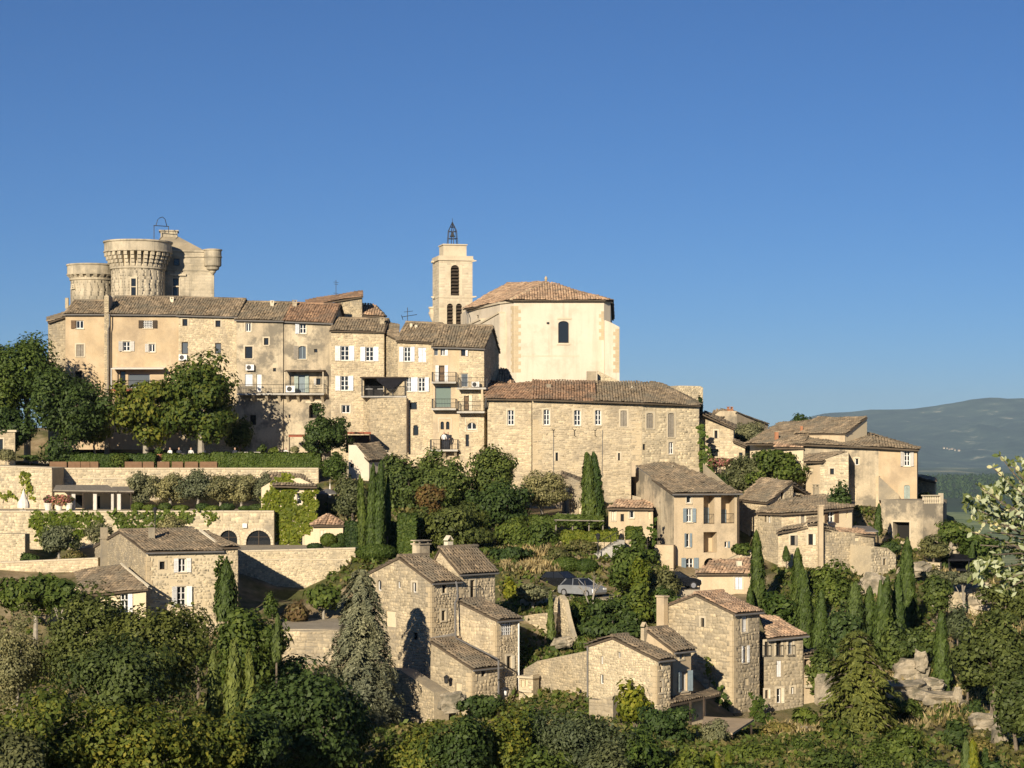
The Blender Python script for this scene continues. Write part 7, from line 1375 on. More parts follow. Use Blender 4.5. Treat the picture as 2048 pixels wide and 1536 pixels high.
for a in [('yellow', 840, 1440, 1640, 190, 112, "olive-green bush right of the grey conifer"), ('dark', 920, 1425, 1640, 170, 110, "dark shrub mass below the low front block"), ('dark', 962, 1378, 1440, 96, 138, "dark green bush at the corner of the centre house"), ('yellow', 1008, 1418, 1600, 120, 113, "yellow-tipped bush at bottom centre"), ('dark', 1065, 1405, 1600, 120, 116, "leafy dark bush below the lane wall"), ('grey', 1165, 1412, 1600, 190, 112, "large grey-green rounded bush, bottom centre"), ('broad', 1090, 1480, 1640, 160, 104, "mid-green bush at the bottom edge"), ('grey', 1210, 1470, 1640, 130, 106, "grey-green bush beside the large rounded one"), ('lime', 1268, 1365, 1450, 84, 128, "bright yellow-green vine bush before the pale stone house"), ('dark', 1330, 1408, 1490, 110, 124, "dark feathery bush right of the bright vine bush"), ('broad', 1280, 1445, 1600, 130, 113, "green bush under the bright vine bush"), ('olive', 1428, 1438, 1495, 66, 124, "small olive tree below the curved canopy"), ('broad', 1380, 1490, 1620, 100, 110, "low bush left of the golden conifers"), ('gshrub', 1500, 1475, 1560, 120, 118, "low green shrub right of the olive"), ('gshrub', 1590, 1470, 1560, 120, 124, "low green shrub below the gable house"), ('sshrub', 1560, 1440, 1480, 80, 134, "dry brownish shrub against the gable house"), ('yellow', 1668, 1432, 1500, 70, 128, "yellow bush left of the cedar's foot"), ('dark', 1650, 1490, 1600, 130, 112, "dark shrub at the bottom, below the cedar"), ('broad', 1800, 1450, 1560, 120, 122, "green feathery bush right of the cedar"), ('gshrub', 1760, 1490, 1600, 120, 114, "green shrub at the bottom right"), ('sshrub', 1775, 1418, 1455, 70, 146, "round scrub bush right of the cedar on the rocky slope"), ('shrub', 1838, 1425, 1462, 64, 143, "dark scrub bush below the limestone steps"), ('shrub', 1800, 1395, 1450, 90, 144, "wide dark shrub among the limestone steps"), ('shrub', 1945, 1400, 1450, 60, 143, "dark shrub under the massive oak"), ('gshrub', 1900, 1402, 1432, 46, 146, "green tuft at the lone cypress's foot"), ('shrub', 1770, 1345, 1395, 66, 154, "dark bush left of the limestone ledge"), ('sshrub', 1865, 1330, 1372, 40, 154, "scrub between the ledge and the lone cypress"), ('dark', 1912, 1440, 1500, 60, 126, "dark round bush on the dry slope"), ('sshrub', 1960, 1470, 1540, 80, 120, "pale variegated bush at lower right"), ('dark', 1870, 1510, 1600, 150, 110, "dark shrub at the bottom, right of the feathery bush"), ('dark', 1990, 1520, 1620, 120, 106, "dark shrub in the bottom right corner"), ('broad', 1480, 1515, 1620, 120, 106, "broad low bush at the bottom edge under the conifers")]: tree(*a, GN)
for a in [('gold', 1416, 1508, 1560, 24, 112, "left golden dwarf conifer at the bottom"), ('gold', 1436, 1512, 1560, 16, 112, "narrow golden dwarf conifer, second of three"), ('gold', 1457, 1506, 1560, 20, 112, "right golden dwarf conifer at the bottom"), ('cypl', 1932, 1478, 1545, 18, 116, "small cypress at the lower right"), ('gold', 1945, 1480, 1560, 28, 116, "yellowish conifer at the lower right"), ('cyp', 1972, 1500, 1560, 12, 114, "tiny cypress near the pale rock, lower right")]: tree(*a, "dwarf conifers")
# olive hedge on the pergola terrace and other garden olives
for k, (px, w) in enumerate(((288, 76), (340, 84), (392, 80), (440, 74), (482, 72), (526, 60))): tree('olive', px, 940 + (k % 2) * 4, 1008, w, 194.5 + (k % 2) * .5, ["leftmost", "second", "third", "fourth", "fifth", "rightmost"][k] + " olive in the row along the pergola terrace", "row of olives", Z2)
for a in [('olive', 120, 1045, 1112, 84, 184, "round grey olive in front of the ivied wall"), ('olive', 200, 1040, 1090, 56, 185, "smaller grey olive right of the round one"), ('olive', 345, 1030, 1075, 70, 186, "grey olive behind the chimney of the white shutter house"), ('sshrub', 150, 1100, 1145, 70, 179, "weeping brownish bush hanging over the low wall"), ('gshrub', 55, 1105, 1125, 40, 181, "low bush by the doorway on the left"), ('shrub', 60, 908, 922, 44, 204, "low dark bush beside the corner lodge"), ('olive', 12, 895, 925, 40, 201, "small grey bush in front of the corner lodge"), ('pink', 118, 990, 1012, 62, 192, "pink oleanders in white pots on the pergola terrace")]: tree(*a, "garden terrace plants")
for k, (px, s) in enumerate(((275, 'gball'), (300, 'gball'), (330, 'ball'), (362, 'gball'), (405, 'ball'), (425, 'gball'), (455, 'ball'), (490, 'gball'), (515, 'ball'))): tree(s, px, 1004 + (k * 5) % 9, 1022, 26 + (k * 7) % 12, 191.5, "clipped mound in the bed at the foot of the olive row" if False else ["leftmost clipped mound", "second clipped mound", "third clipped mound", "fourth clipped mound", "middle clipped mound", "fourth clipped mound from the right", "third clipped mound from the right", "second clipped mound from the right", "rightmost clipped mound"][k] + " under the olive row", "clipped mounds under the olives", Z2)
hedge(98, 310, 909, 937, 205.6, 1.2, "left clipped hedge behind the wicker sofas"); hedge(325, 420, 909, 937, 205.6, 1.2, "middle clipped hedge behind the wicker sofas"); hedge(422, 640, 907, 935, 205, 1.4, "right clipped hedge along the restaurant terrace")
tree('gshrub', 238, 905, 938, 44, 204.8, "tufted plant in the gap of the hedge", None, Z1)
hedge(1125, 1236, 1064, 1084, 180.6, 1.6, "long golden clipped hedge above the garden steps", "leaf_lime", .1); hedge(1253, 1284, 1056, 1079, 180, 1.2, "dark box hedge beside the steps"); hedge(796, 832, 1030, 1105, 179, 2.0, "tall ivy-green hedge block right of the slim cypresses", "leaf_ivy_dark"); hedge(690, 800, 1046, 1100, 184, 1.5, "dark tall hedge behind the slim cypresses", "leaf_dark")
hedge(1060, 1110, 1034, 1058, 186, 1.4, "vine trellis hedge block", "leaf_green", .18); 

# ivy and creepers
W = IVYH.WI
ivy(W, [(540, 975), (560, 950), (585, 955), (592, 985), (592, 1010), (606, 1012), (606, 985), (632, 972), (634, 1020), (622, 1060), (598, 1080), (592, 1096), (560, 1096), (545, 1060), (528, 1035), (522, 1000)], "bright ivy covering the garden house around its window", dens=1.3)
Wa = Plane(XY(-80, 189.6), XY(548, 189)); 
ivy(Wa, [(60, 1027), (200, 1024), (205, 1050), (150, 1090), (95, 1110), (70, 1070)], "yellow-green ivy on the left of the arcade wall"); ivy(Wa, [(218, 1024), (386, 1022), (384, 1040), (360, 1055), (300, 1062), (245, 1060), (225, 1040)], "dark ivy curtain in the middle of the arcade wall", "leaf_ivy_dark"); ivy(Wa, [(388, 1022), (436, 1022), (428, 1045), (420, 1048), (410, 1032)], "small hanging ivy beside the left arch")
ivy(Plane(XY(-60, 197.6), XY(104, 197)), [(36, 945), (52, 945), (66, 970), (70, 1000), (50, 985), (46, 965)], "climbing plant on the square block at left", "leaf_ivy", .15); ivy(Plane(XY(-60, 197.6), XY(104, 197)), [(-20, 985), (20, 985), (40, 1000), (10, 996), (-20, 1000)], "low creeper on the left edge wall")
ivy(Plane(XY(1399, 209.2), XY(1425, 208.8)), [(1399, 850), (1408, 850), (1412, 890), (1424, 915), (1428, 945), (1402, 948)], "dark ivy column on the long building's right corner", "leaf_ivy_dark", .2, .6)
Wr = Plane(XY(1322, 150.5), XY(1466, 146.4)); ivy(Wr, [(1410, 1306), (1420, 1325), (1426, 1355), (1428, 1368), (1418, 1360), (1412, 1330)], "narrow ivy streak on the grey gable wall", "leaf_ivy", .14, .2); ivy(Wr, [(1440, 1372), (1452, 1380), (1458, 1410), (1468, 1440), (1440, 1440), (1428, 1410)], "leaning ivy patch at the gable's foot", "leaf_ivy_dark", .15, .3)
Wq = Plane(XY(1466, 145.4), XY(1606, 147)); ivy(Wq, [(1502, 1384), (1516, 1388), (1530, 1425), (1552, 1448), (1560, 1470), (1500, 1470)], "ivy wedge climbing between the gable house wings", "leaf_ivy_dark", .15, .4)
ivy(Plane(XY(1290, 183.6), XY(1348, 181)), [(1306, 1040), (1311, 1040), (1312, 1070), (1318, 1100), (1300, 1100), (1275, 1090), (1300, 1075)], "creeper on the loggia house's left edge", "leaf_ivy_dark", .16, .4)
ivy(Plane(XY(436, 163), XY(480, 166)), [(428, 1130), (446, 1108), (455, 1150), (470, 1190), (466, 1230), (430, 1230)], "ivy spilling over the white shutter house's right corner", "leaf_ivy_dark", .16, .5)
# vine trellis
T = Thing("vine_trellis", "flat vine-covered trellis left of the twin cypresses", "trellis", v3(XY(1160, 185), gz(1160, 185))); rng = np.random.default_rng(91); n = 3500
a = rng.random(n); b = rng.random(n); A, B, C_, D_ = P(1108, 1040, 184), P(1208, 1042, 184), P(1204, 1030, 188), P(1112, 1028, 188); pos = (A[None] * (1 - a)[:, None] + B[None] * a[:, None]) * (1 - b)[:, None] + (D_[None] * (1 - a)[:, None] + C_[None] * a[:, None]) * b[:, None] + np.stack([a * 0, a * 0, -np.abs(rng.normal(0, .3, n))], 1)
T.quads("vine_leaves", leaf_quads(pos, np.tile((0, -.3, 1.), (n, 1)), .17, rng, .75, None, .5), "leaf_green"); 
for px in (1112, 1145, 1178, 1206): m = MB(); m.tube([P(px, 1040, 184.2), v3(XY(px, 184.2), gz(px, 184.2) - .3)], .06, 5); T.mb("post", m, "wood_grey")
for q, r in ((A, B), (D_, C_)): m = MB(); m.tube([q, r], .05, 5); T.mb("beam", m, "wood_grey")
# bare tree by the cars
T = Thing("bare_tree", "small bare whitish tree beside the silver car", "tree", v3(XY(1186, 160), gz(1186, 160))); m = MB(); rng = np.random.default_rng(5)
def branch(p, d, L, r, k):
    e = p + d * L; m.tube([p, (p + e) / 2 + rng.normal(0, .05, 3), e], [r, r * .8, r * .5], 5)
    if k:
        for _ in range(3): branch(p + (e - p) * rng.uniform(.5, 1), unit(d + rng.normal(0, .45, 3) + (0, 0, .15)), L * .62, r * .5, k - 1)
branch(P(1186, 1215, 160), np.array([.05, 0, 1.]), 1.3, .09, 3); branch(P(1180, 1215, 160), np.array([-.35, 0, 1.]), 1.2, .07, 2); T.mb("branches", m, "bark_pale")

# dry grass, scrub and ground cover (uncountable)
def scatter(name, label, regions, mat, leaf, per, seed, up=True, asp=.18):
    rng = np.random.default_rng(seed); PP = []
    for (px0, px1, Y0, Y1, n) in regions:
        Yv = rng.uniform(Y0, Y1, n); x = (rng.uniform(px0, px1, n) - 1024) * Yv / F; z = ground_z(x, Yv); k = int(per)
        c = np.repeat(np.stack([x, Yv, z], 1), k, 0); c[:, :2] += rng.normal(0, .22, (len(c), 2)); c[:, 2] += np.abs(rng.normal(0, leaf * .7, len(c))); PP.append(c)
    p = np.concatenate(PP); n = len(p); nr = rng.normal(size=(n, 3)); nr[:, 2] *= .4 if up else 1; ax = np.tile((0, 0, 1.), (n, 1)) + rng.normal(0, .3, (n, 3)) if up else None
    o = link(name, mesh_quads(name, leaf_quads(p, nr, leaf, rng, asp if up else .6, ax, .1), mat)); o["kind"] = "stuff"; o["label"] = label; return o
scatter("dry_grass", "dry straw-coloured grass on the banks and rocky slope", [(1005, 1120, 172, 180, 700), (1700, 1990, 138, 165, 280), (1540, 1660, 132, 145, 250), (1880, 2048, 165, 185, 300)], "leaf_straw", .3, 7, 31)
scatter("ground_cover", "low scrub and weeds between the houses", [(560, 1060, 100, 150, 2200), (-60, 560, 95, 165, 2600), (1000, 1350, 120, 185, 1800), (1300, 1760, 105, 140, 1600), (1550, 1850, 160, 195, 900), (1700, 2080, 105, 190, 2400), (650, 1000, 172, 198, 900)], "leaf_scrub", .2, 4, 32, False)
scatter("green_weeds", "green weeds and ivy over the ground", [(560, 1060, 100, 150, 1600), (-60, 560, 95, 165, 2200), (1000, 1350, 120, 185, 1800), (1300, 1760, 105, 140, 1600), (1550, 1850, 160, 195, 900), (1800, 2080, 105, 180, 700), (650, 1000, 172, 198, 900)], "leaf_green", .2, 5, 33, False)
# woods on the far rise: one dark mass of crowns
def far_wood():
    rng = np.random.default_rng(77); n = 9000; x = rng.uniform(700, 3600, n); y = rng.uniform(5200, 7600, n); k = (np.exp(-((x - 1500) / 1900) ** 2 - ((y - 6600) / 700) ** 2) > .22) ; x, y = x[k], y[k]
    z = ground_z(x, y); n = len(x); Q = []
    for j in range(4):
        a = 6.283 * j / 4; s = rng.uniform(5, 11, n); h = rng.uniform(6, 13, n)
        b0 = np.stack([x + np.cos(a) * s, y + np.sin(a) * s, z], 1); b1 = np.stack([x + np.cos(a + 1.571) * s, y + np.sin(a + 1.571) * s, z], 1); t = np.stack([x, y, z + h], 1); t2 = t + rng.normal(0, 1.5, (n, 3)); Q.append(np.stack([b0, b1, t2, t], 1))
    o = link("far_wood", mesh_quads("far_wood", np.concatenate(Q), "leaf_dark")); o["kind"] = "stuff"; o["label"] = "dark wood covering the low rise on the plain"
far_wood()
# ------------------------------------------------------------------ rocks on the right slope
def rock(px, py, w, h, Y, label, seed):
    rng = np.random.default_rng(seed); s = Y / F; c = P(px, py, Y); rx, rz = w * s / 2, h * s / 2; nu, nv = 18, 12; V = []
    ph = rng.uniform(0, 6.28, 9)
    for i in range(nv + 1):
        for k in range(nu):
            a, b = math.pi * i / nv - math.pi / 2, 6.283 * k / nu; d = np.array([math.cos(a) * math.cos(b), math.cos(a) * math.sin(b), math.sin(a)])
            q = np.sign(d) * np.abs(d) ** .62; r = 1 + .16 * math.sin(d[0] * 5 + ph[0]) * math.sin(d[2] * 6 + ph[1]) + .1 * math.sin(d[1] * 9 + ph[2]) + .09 * math.sin(d[2] * 13 + ph[3] + d[0] * 4) + rng.normal(0, .035)
            V.append(c + q * r * np.array([rx, rx * .8, rz]))
    f = [(i * nu + k, i * nu + (k + 1) % nu, (i + 1) * nu + (k + 1) % nu, (i + 1) * nu + k) for i in range(nv) for k in range(nu)]
    me = mesh_from("rock", np.array(V) - c, f, "rock"); o = link("rock", me, None, tuple(c)); tag(o, label, "rock", "limestone outcrops on the right slope")
for k, (px, py, w, h, Y, lb) in enumerate([(1820, 1345, 70, 50, 154, "pale limestone ledge left of the lone cypress"), (1842, 1322, 26, 40, 153, "upright pale rock beside the ledge"), (1800, 1385, 110, 46, 149, "broad limestone step below the ledge"), (1880, 1398, 90, 30, 147, "flat rock at the foot of the lone cypress"), (1862, 1370, 50, 26, 150, "small rock left of the lone cypress base"), (1915, 1395, 18, 44, 146, "upright rock right of the lone cypress"), (1970, 1445, 60, 34, 138, "pale rock face below the massive oak"), (2020, 1480, 70, 60, 132, "bright limestone cliff near the right edge"), (1650, 1380, 40, 60, 147, "rubble rock right of the gable house annex"), (1610, 1462, 50, 16, 138, "rock at the foot of the fig bush"), (1830, 1140, 60, 30, 178, "pale cliff piece below the highest cypress"), (1960, 1195, 80, 50, 175, "sloping stone bastion on the right terrace"), (1905, 1190, 60, 40, 176, "rock under the flat-topped olives"), (2040, 1210, 50, 50, 185, "rock at the right edge below the pale branch"), (1750, 1190, 60, 80, 172, "pale broken cliff left of the cypresses"), (1905, 1085, 40, 50, 190, "stained cliff right of the terrace block"), (905, 1405, 50, 40, 139, "rocky bank below the low front block"), (1125, 1285, 40, 20, 151, "flat stone beside the thin pale cypress"), (1030, 1080, 40, 20, 184, "stone among the garden bushes")]): rock(px, py, w, h, Y, lb, 400 + k)
# terrace wall below the flat-topped olives, dark pavilion
T = Thing("right_terrace_wall", "pale stone terrace wall below the dark pavilion", "wall", v3(XY(1880, 184), -10)); wall(T, XY(1820, 184), XY(1880, 183), -16, [(1820, 1122), (1880, 1126)], (), 'pale', thick=.8); wall(T, XY(1905, 173.5), XY(1985, 174.5), -20, [(1905, 1186), (1930, 1180), (1976, 1165), (1985, 1170)], (), 'pale', thick=.8)
T = Thing("dark_pavilion", "low black garden pavilion with a pitched awning on the right terrace", "pavilion", P(1920, 1140, 184.5)); m = MB(); m.prism([P(1896, 1122, 183), P(1940, 1122, 183), P(1966, 1116, 187), P(1902, 1110, 187)], np.array([0, 0, .15])); T.mb("awning", m, "dark_fabric"); m = MB(); m.box(P(1918, 1131, 186), (1.9, 1.6, .9)); T.mb("body", m, "dark_fabric")
for px in (1898, 1938): m = MB(); m.tube([P(px, 1122, 183.2), P(px, 1145, 183.2)], .06, 5); T.mb("post", m, "iron")

# ------------------------------------------------------------------ pergola, parasols, sofas, pots
T = Thing("pergola", "low dark pergola with fabric roof and white curtains on the hotel terrace", "pergola", v3(XY(185, 194), Z2))
m = MB(); m.prism([P(106, 982, 192), P(235, 984, 192), P(215, 972, 197), P(112, 972, 197)], np.array([0, 0, .1])); T.mb("roof_sheet", m, "wood_grey"); m = MB(); m.prism([P(228, 984, 192.4), P(268, 984, 192.4), P(260, 975, 197), P(224, 975, 197)], np.array([0, 0, .1])); T.mb("roof_sheet", m, "wood_grey")
m = MB(); m.tube([P(106, 983.5, 192), P(268, 985.5, 192.2)], .07, 5); T.mb("front_beam", m, "wood_dark")
for px in (108, 166, 187, 233, 262): m = MB(); m.tube([P(px, 984, 192.1), v3(XY(px, 192.1), Z2)], .06, 5); T.mb("post", m, "wood_dark")
for px, w in ((147, 7), (190, 7), (225, 5), (238, 7)):
    m = MB(); a = XY(px, 192); z0, z1 = Z2 + .05, ZP(988, 192)
    for k in range(6): m.box((a[0] + (k - 2.5) * w * .0075, a[1] + .05 * (k % 2), (z0 + z1) / 2), (w * .0078, .09, z1 - z0)); 
    T.mb("curtain", m, "canvas")
wall(T, XY(108, 197.4), XY(270, 197.4), Z2, ZP(985, 197.4), [(150, 990, 165, 1018, 'dark', 'N'), (185, 992, 200, 1018, 'void', '')], "plaster_cream", name="back_wall")
def parasol(px, pt, pb, Y, w, label, zb):
    c = XY(px, Y); T = Thing("closed_parasol", label, "parasol", v3(c, zb)); z0, z1 = ZP(pb, Y), ZP(pt, Y); m = MB(); n = 12; prof = []
    V = []; zs = np.linspace(0, 1, 7); rad = [.9, 1., .8, .55, .34, .2, .05]
    m.lathe((c[0], c[1], z0), [(r * w * (1 if i % 2 == 0 else .92), (z1 - z0) * z) for i, (r, z) in enumerate(zip(rad, zs))], n); T.mb("folded_canopy", m, "canvas"); m = MB(); m.tube([(c[0], c[1], zb), (c[0], c[1], z1 + .15)], .035, 6); T.mb("pole", m, "wood_grey"); m = MB(); m.box((c[0], c[1], zb + .05), (.6, .6, .1)); T.mb("base", m, "concrete")
parasol(47, 978, 1016, 191.5, .62, "closed white parasol at the left end of the pergola terrace", Z2); parasol(660, 962, 1000, 196, .2, "closed white parasol behind the pyramid hut", ZP(1040, 196))
T = Thing("open_parasol", "dark blue-grey flat parasol right of the ivy house", "parasol", P(655, 1040, 194)); m = MB(); c = P(655, 988, 194); m.lathe(tuple(c), [(1.25, 0), (1.2, .1), (.05, .5)], 8); T.mb("canopy", m, "zinc"); m = MB(); m.tube([c + (0, 0, .45), P(655, 1042, 194)], .03, 5); T.mb("pole", m, "iron")
def sofa(px, w, label, Y=203.3):
    c = XY(px, Y); L = w * Y / F; T = Thing("wicker_sofa", label, "sofa", v3(c, Z1 + .004), "wicker sofas along the terrace edge"); z = Z1 + .004
    m = MB(); m.box((c[0], c[1], z + .2), (L, .8, .36)); T.mb("seat_frame", m, "wicker"); m = MB(); m.box((c[0], c[1] - .36, z + .52), (L, .12, .34)); T.mb("backrest", m, "wicker"); m = MB(); m.box((c[0], c[1] + .05, z + .44), (L - .3, .6, .1)); T.mb("cushion", m, "wood_grey")
    for s in (-1, 1): m = MB(); m.box((c[0] + s * (L / 2 - .06), c[1] + .06, z + .46), (.12, .7, .2)); T.mb("armrest", m, "wicker")
for px, w, lb in ((118, 34, "long wicker sofa at the left end of the terrace edge"), (150, 24, "second wicker sofa from the left"), (172, 18, "third wicker seat from the left"), (190, 16, "fourth wicker seat from the left"), (268, 34, "first wicker sofa right of the tufted plant"), (298, 22, "second wicker sofa right of the tufted plant"), (328, 24, "wicker seat left of the terrace middle"), (356, 22, "wicker seat at the terrace middle"), (384, 26, "wicker sofa right of the terrace middle"), (418, 34, "long wicker sofa at the right end of the row")): sofa(px, w, lb)
def pot(px, pb, Y, s, label, z, plant="gshrub", mat="terracotta"):
    c = XY(px, Y); T = Thing("plant_pot", label, "pot", v3(c, z)); m = MB(); m.lathe((c[0], c[1], z), [(.2 * s, 0), (.3 * s, .5 * s), (.34 * s, .5 * s), (.34 * s, .58 * s), (.28 * s, .58 * s)], 12); T.mb("pot", m, mat); rng = np.random.default_rng(int(px)); T.quads("foliage", crown_broad(rng, .4 * s, .35 * s, .1) + np.array([c[0], c[1], z + .85 * s]), SPEC[plant][1])
for px, lb in ((96, "leftmost white pot under the pink oleanders"), (118, "middle white pot under the pink oleanders"), (138, "right white pot under the pink oleanders")): pot(px, 0, 191.4, 1.2, lb, Z2, "pink", "canvas")
pot(318, 0, 207.4, 1.2, "terracotta pot below the first plane tree trunk", Z1B); pot(524, 0, 207.6, 1.4, "terracotta pot at the left of the white bench", Z1B); pot(549, 0, 207.6, 1.2, "terracotta pot at the right of the white bench", Z1B); pot(1228, 0, 184, .9, "small pot beside the golden hedge", gz(1228, 184)); pot(590, 0, 207.8, 1.3, "grey-leaved plant tub at the foot of the grey house", Z1B, "olive")
T = Thing("stone_bench", "white stone bench between the terracotta pots", "bench", v3(XY(500, 207.4), Z1B)); c = XY(500, 207.4); m = MB(); m.box((c[0], c[1], Z1B + .85), (2.2, .5, .12)); T.mb("seat", m, "canvas")
for s in (-1, 1): m = MB(); m.box((c[0] + s * .85, c[1], Z1B + .4), (.2, .45, .8)); T.mb("leg", m, "canvas")

# ------------------------------------------------------------------ people
def person_mesh(seated):
    """one skinned body, coloured by height"""
    J = {'pel': (0, 0, .52 if seated else .95), 'che': (0, .03, .95 if seated else 1.36), 'nec': (0, .03, 1.08 if seated else 1.5), 'hea': (0, 0, 1.26 if seated else 1.68)}
    V, E, R = [], [], []
    def add(p, r, par=None):
        V.append(p); R.append(r); i = len(V) - 1
        if par is not None: E.append((par, i))
        return i
    p0 = add(J['pel'], .15); c = add(J['che'], .17, p0); n = add(J['nec'], .06, c); h = add(J['hea'], .11, n); add((0, -.005, J['hea'][2] + .1), .085, h)
    for s in (-1, 1):
        sh = add((s * .19, .03, J['che'][2] + .07), .065, c); el = add((s * .25, -.02 if not seated else -.08, J['che'][2] - .22), .05, sh); w = add((s * .22, -.2, J['che'][2] - .3 if seated else J['che'][2] - .36), .038, el); add((s * .2, -.29, J['che'][2] - .28 if seated else J['che'][2] - .42), .03, w)
        hp = add((s * .1, 0, J['pel'][2] - .06), .1, p0)
        if seated: k = add((s * .12, -.42, J['pel'][2] - .02), .075, hp); a = add((s * .12, -.4, .08), .05, k)
        else: k = add((s * .11, -.02, .5), .075, hp); a = add((s * .11, .02, .08), .05, k)
        add((s * .12, a and V[a][1] - .14, .035), .035, a)
    me = bpy.data.meshes.new("body"); me.from_pydata(V, E, []); o = bpy.data.objects.new("body_source", me); COL.objects.link(o)
    md = o.modifiers.new("skin", 'SKIN')
    for i, r in enumerate(R): me.skin_vertices[0].data[i].radius = (r, r * .85)
    me.skin_vertices[0].data[0].use_root = True
    sb = o.modifiers.new("sub", 'SUBSURF'); sb.levels = 1; sb.render_levels = 1
    dg = bpy.context.evaluated_depsgraph_get(); out = bpy.data.meshes.new_from_object(o.evaluated_get(dg)); bpy.data.objects.remove(o); out.name = "body"
    out.materials.clear(); hz = J['nec'][2] + .03; pz = J['pel'][2] + .05
    idx = []
    for f in out.polygons: z = f.center[2]; x = abs(f.center[0]); idx.append(3 if z > J['hea'][2] + .06 else 2 if (z > hz or (x > .19 and z < J['che'][2] - .2 and z > pz - .05 and f.center[1] < -.1)) else 1 if z < pz else 0)
    out.polygons.foreach_set("material_index", idx); return out
def person(mesh, px, Y, z, rz, top, label, legs="cloth_dark"):
    me = mesh.copy()
    for mm in (top, legs, "skin", "hair"): me.materials.append(MATS[mm])
    o = link("person", me, None, tuple(v3(XY(px, Y), z))); o.rotation_euler = (0, 0, rz); tag(o, label, "person", "people on the terraces")
def chair(px, Y, z, rz, label):
    c = XY(px, Y); T = Thing("terrace_chair", label, "chair", v3(c, z), "chairs on the restaurant terrace"); co, si = math.cos(rz), math.sin(rz)
    m = MB(); m.box((c[0], c[1], z + .43), (.46, .46, .05), rz); T.mb("seat", m, "iron"); m = MB(); m.box((c[0] - si * .22, c[1] + co * .22, z + .7), (.46, .05, .5), rz); T.mb("backrest", m, "iron")
    for a in (-1, 1):
        for b in (-1, 1): q = np.array([c[0] + co * a * .2 - si * b * .2, c[1] + si * a * .2 + co * b * .2, z]); m = MB(); m.tube([q, q + (0, 0, .42)], .018, 4); T.mb("leg", m, "iron")
def cafe_table(px, Y, z, label):
    c = XY(px, Y); T = Thing("cafe_table", label, "table", v3(c, z), "tables on the restaurant terrace"); m = MB(); m.lathe((c[0], c[1], z + .7), [(.4, 0), (.42, .03)], 14); T.mb("tabletop", m, "cloth_white"); m = MB(); m.tube([(c[0], c[1], z), (c[0], c[1], z + .71)], .04, 6); T.mb("leg", m, "iron")
seat_me, stand_me = person_mesh(True), person_mesh(False)
for k, (px, top, lb) in enumerate(((340, "cloth_white", "seated person in a white shirt below the largest plane tree"), (358, "cloth_dark", "seated person in dark clothes right of the white shirt"), (382, "cloth_white", "seated person in pale top left of the plane trunk"), (408, "cloth_white", "seated person in pale top right of the plane trunk"), (470, "cloth_dark", "seated person in dark clothes left of the stone bench"), (572, "cloth_white", "seated person in white at the terrace's right end"))):
    chair(px, 209.2 + (k % 2) * .5, Z1B, .4 * (k % 3 - 1), ["chair of the white-shirted diner", "chair of the dark-clothed diner beside the white shirt", "chair of the diner left of the plane trunk", "chair of the diner right of the plane trunk", "chair left of the stone bench", "chair at the terrace's right end"][k])
    person(seat_me, px, 209.2 + (k % 2) * .5, Z1B, .4 * (k % 3 - 1), top, lb)
    cafe_table(px + 7, 208.4, Z1B, ["table of the white-shirted diner", "table beside the dark-clothed diner", "table left of the plane trunk", "table right of the plane trunk", "table left of the stone bench", "table at the terrace's right end"][k])
person(stand_me, 888, 212.4, ZP(899, 212.6) + .004, .3, "cloth_white", "person in white standing on the balcony before the arched door"); person(stand_me, 896, 212.5, ZP(899, 212.6) + .004, -.5, "cloth_dark", "person in dark clothes on the balcony before the arched door")

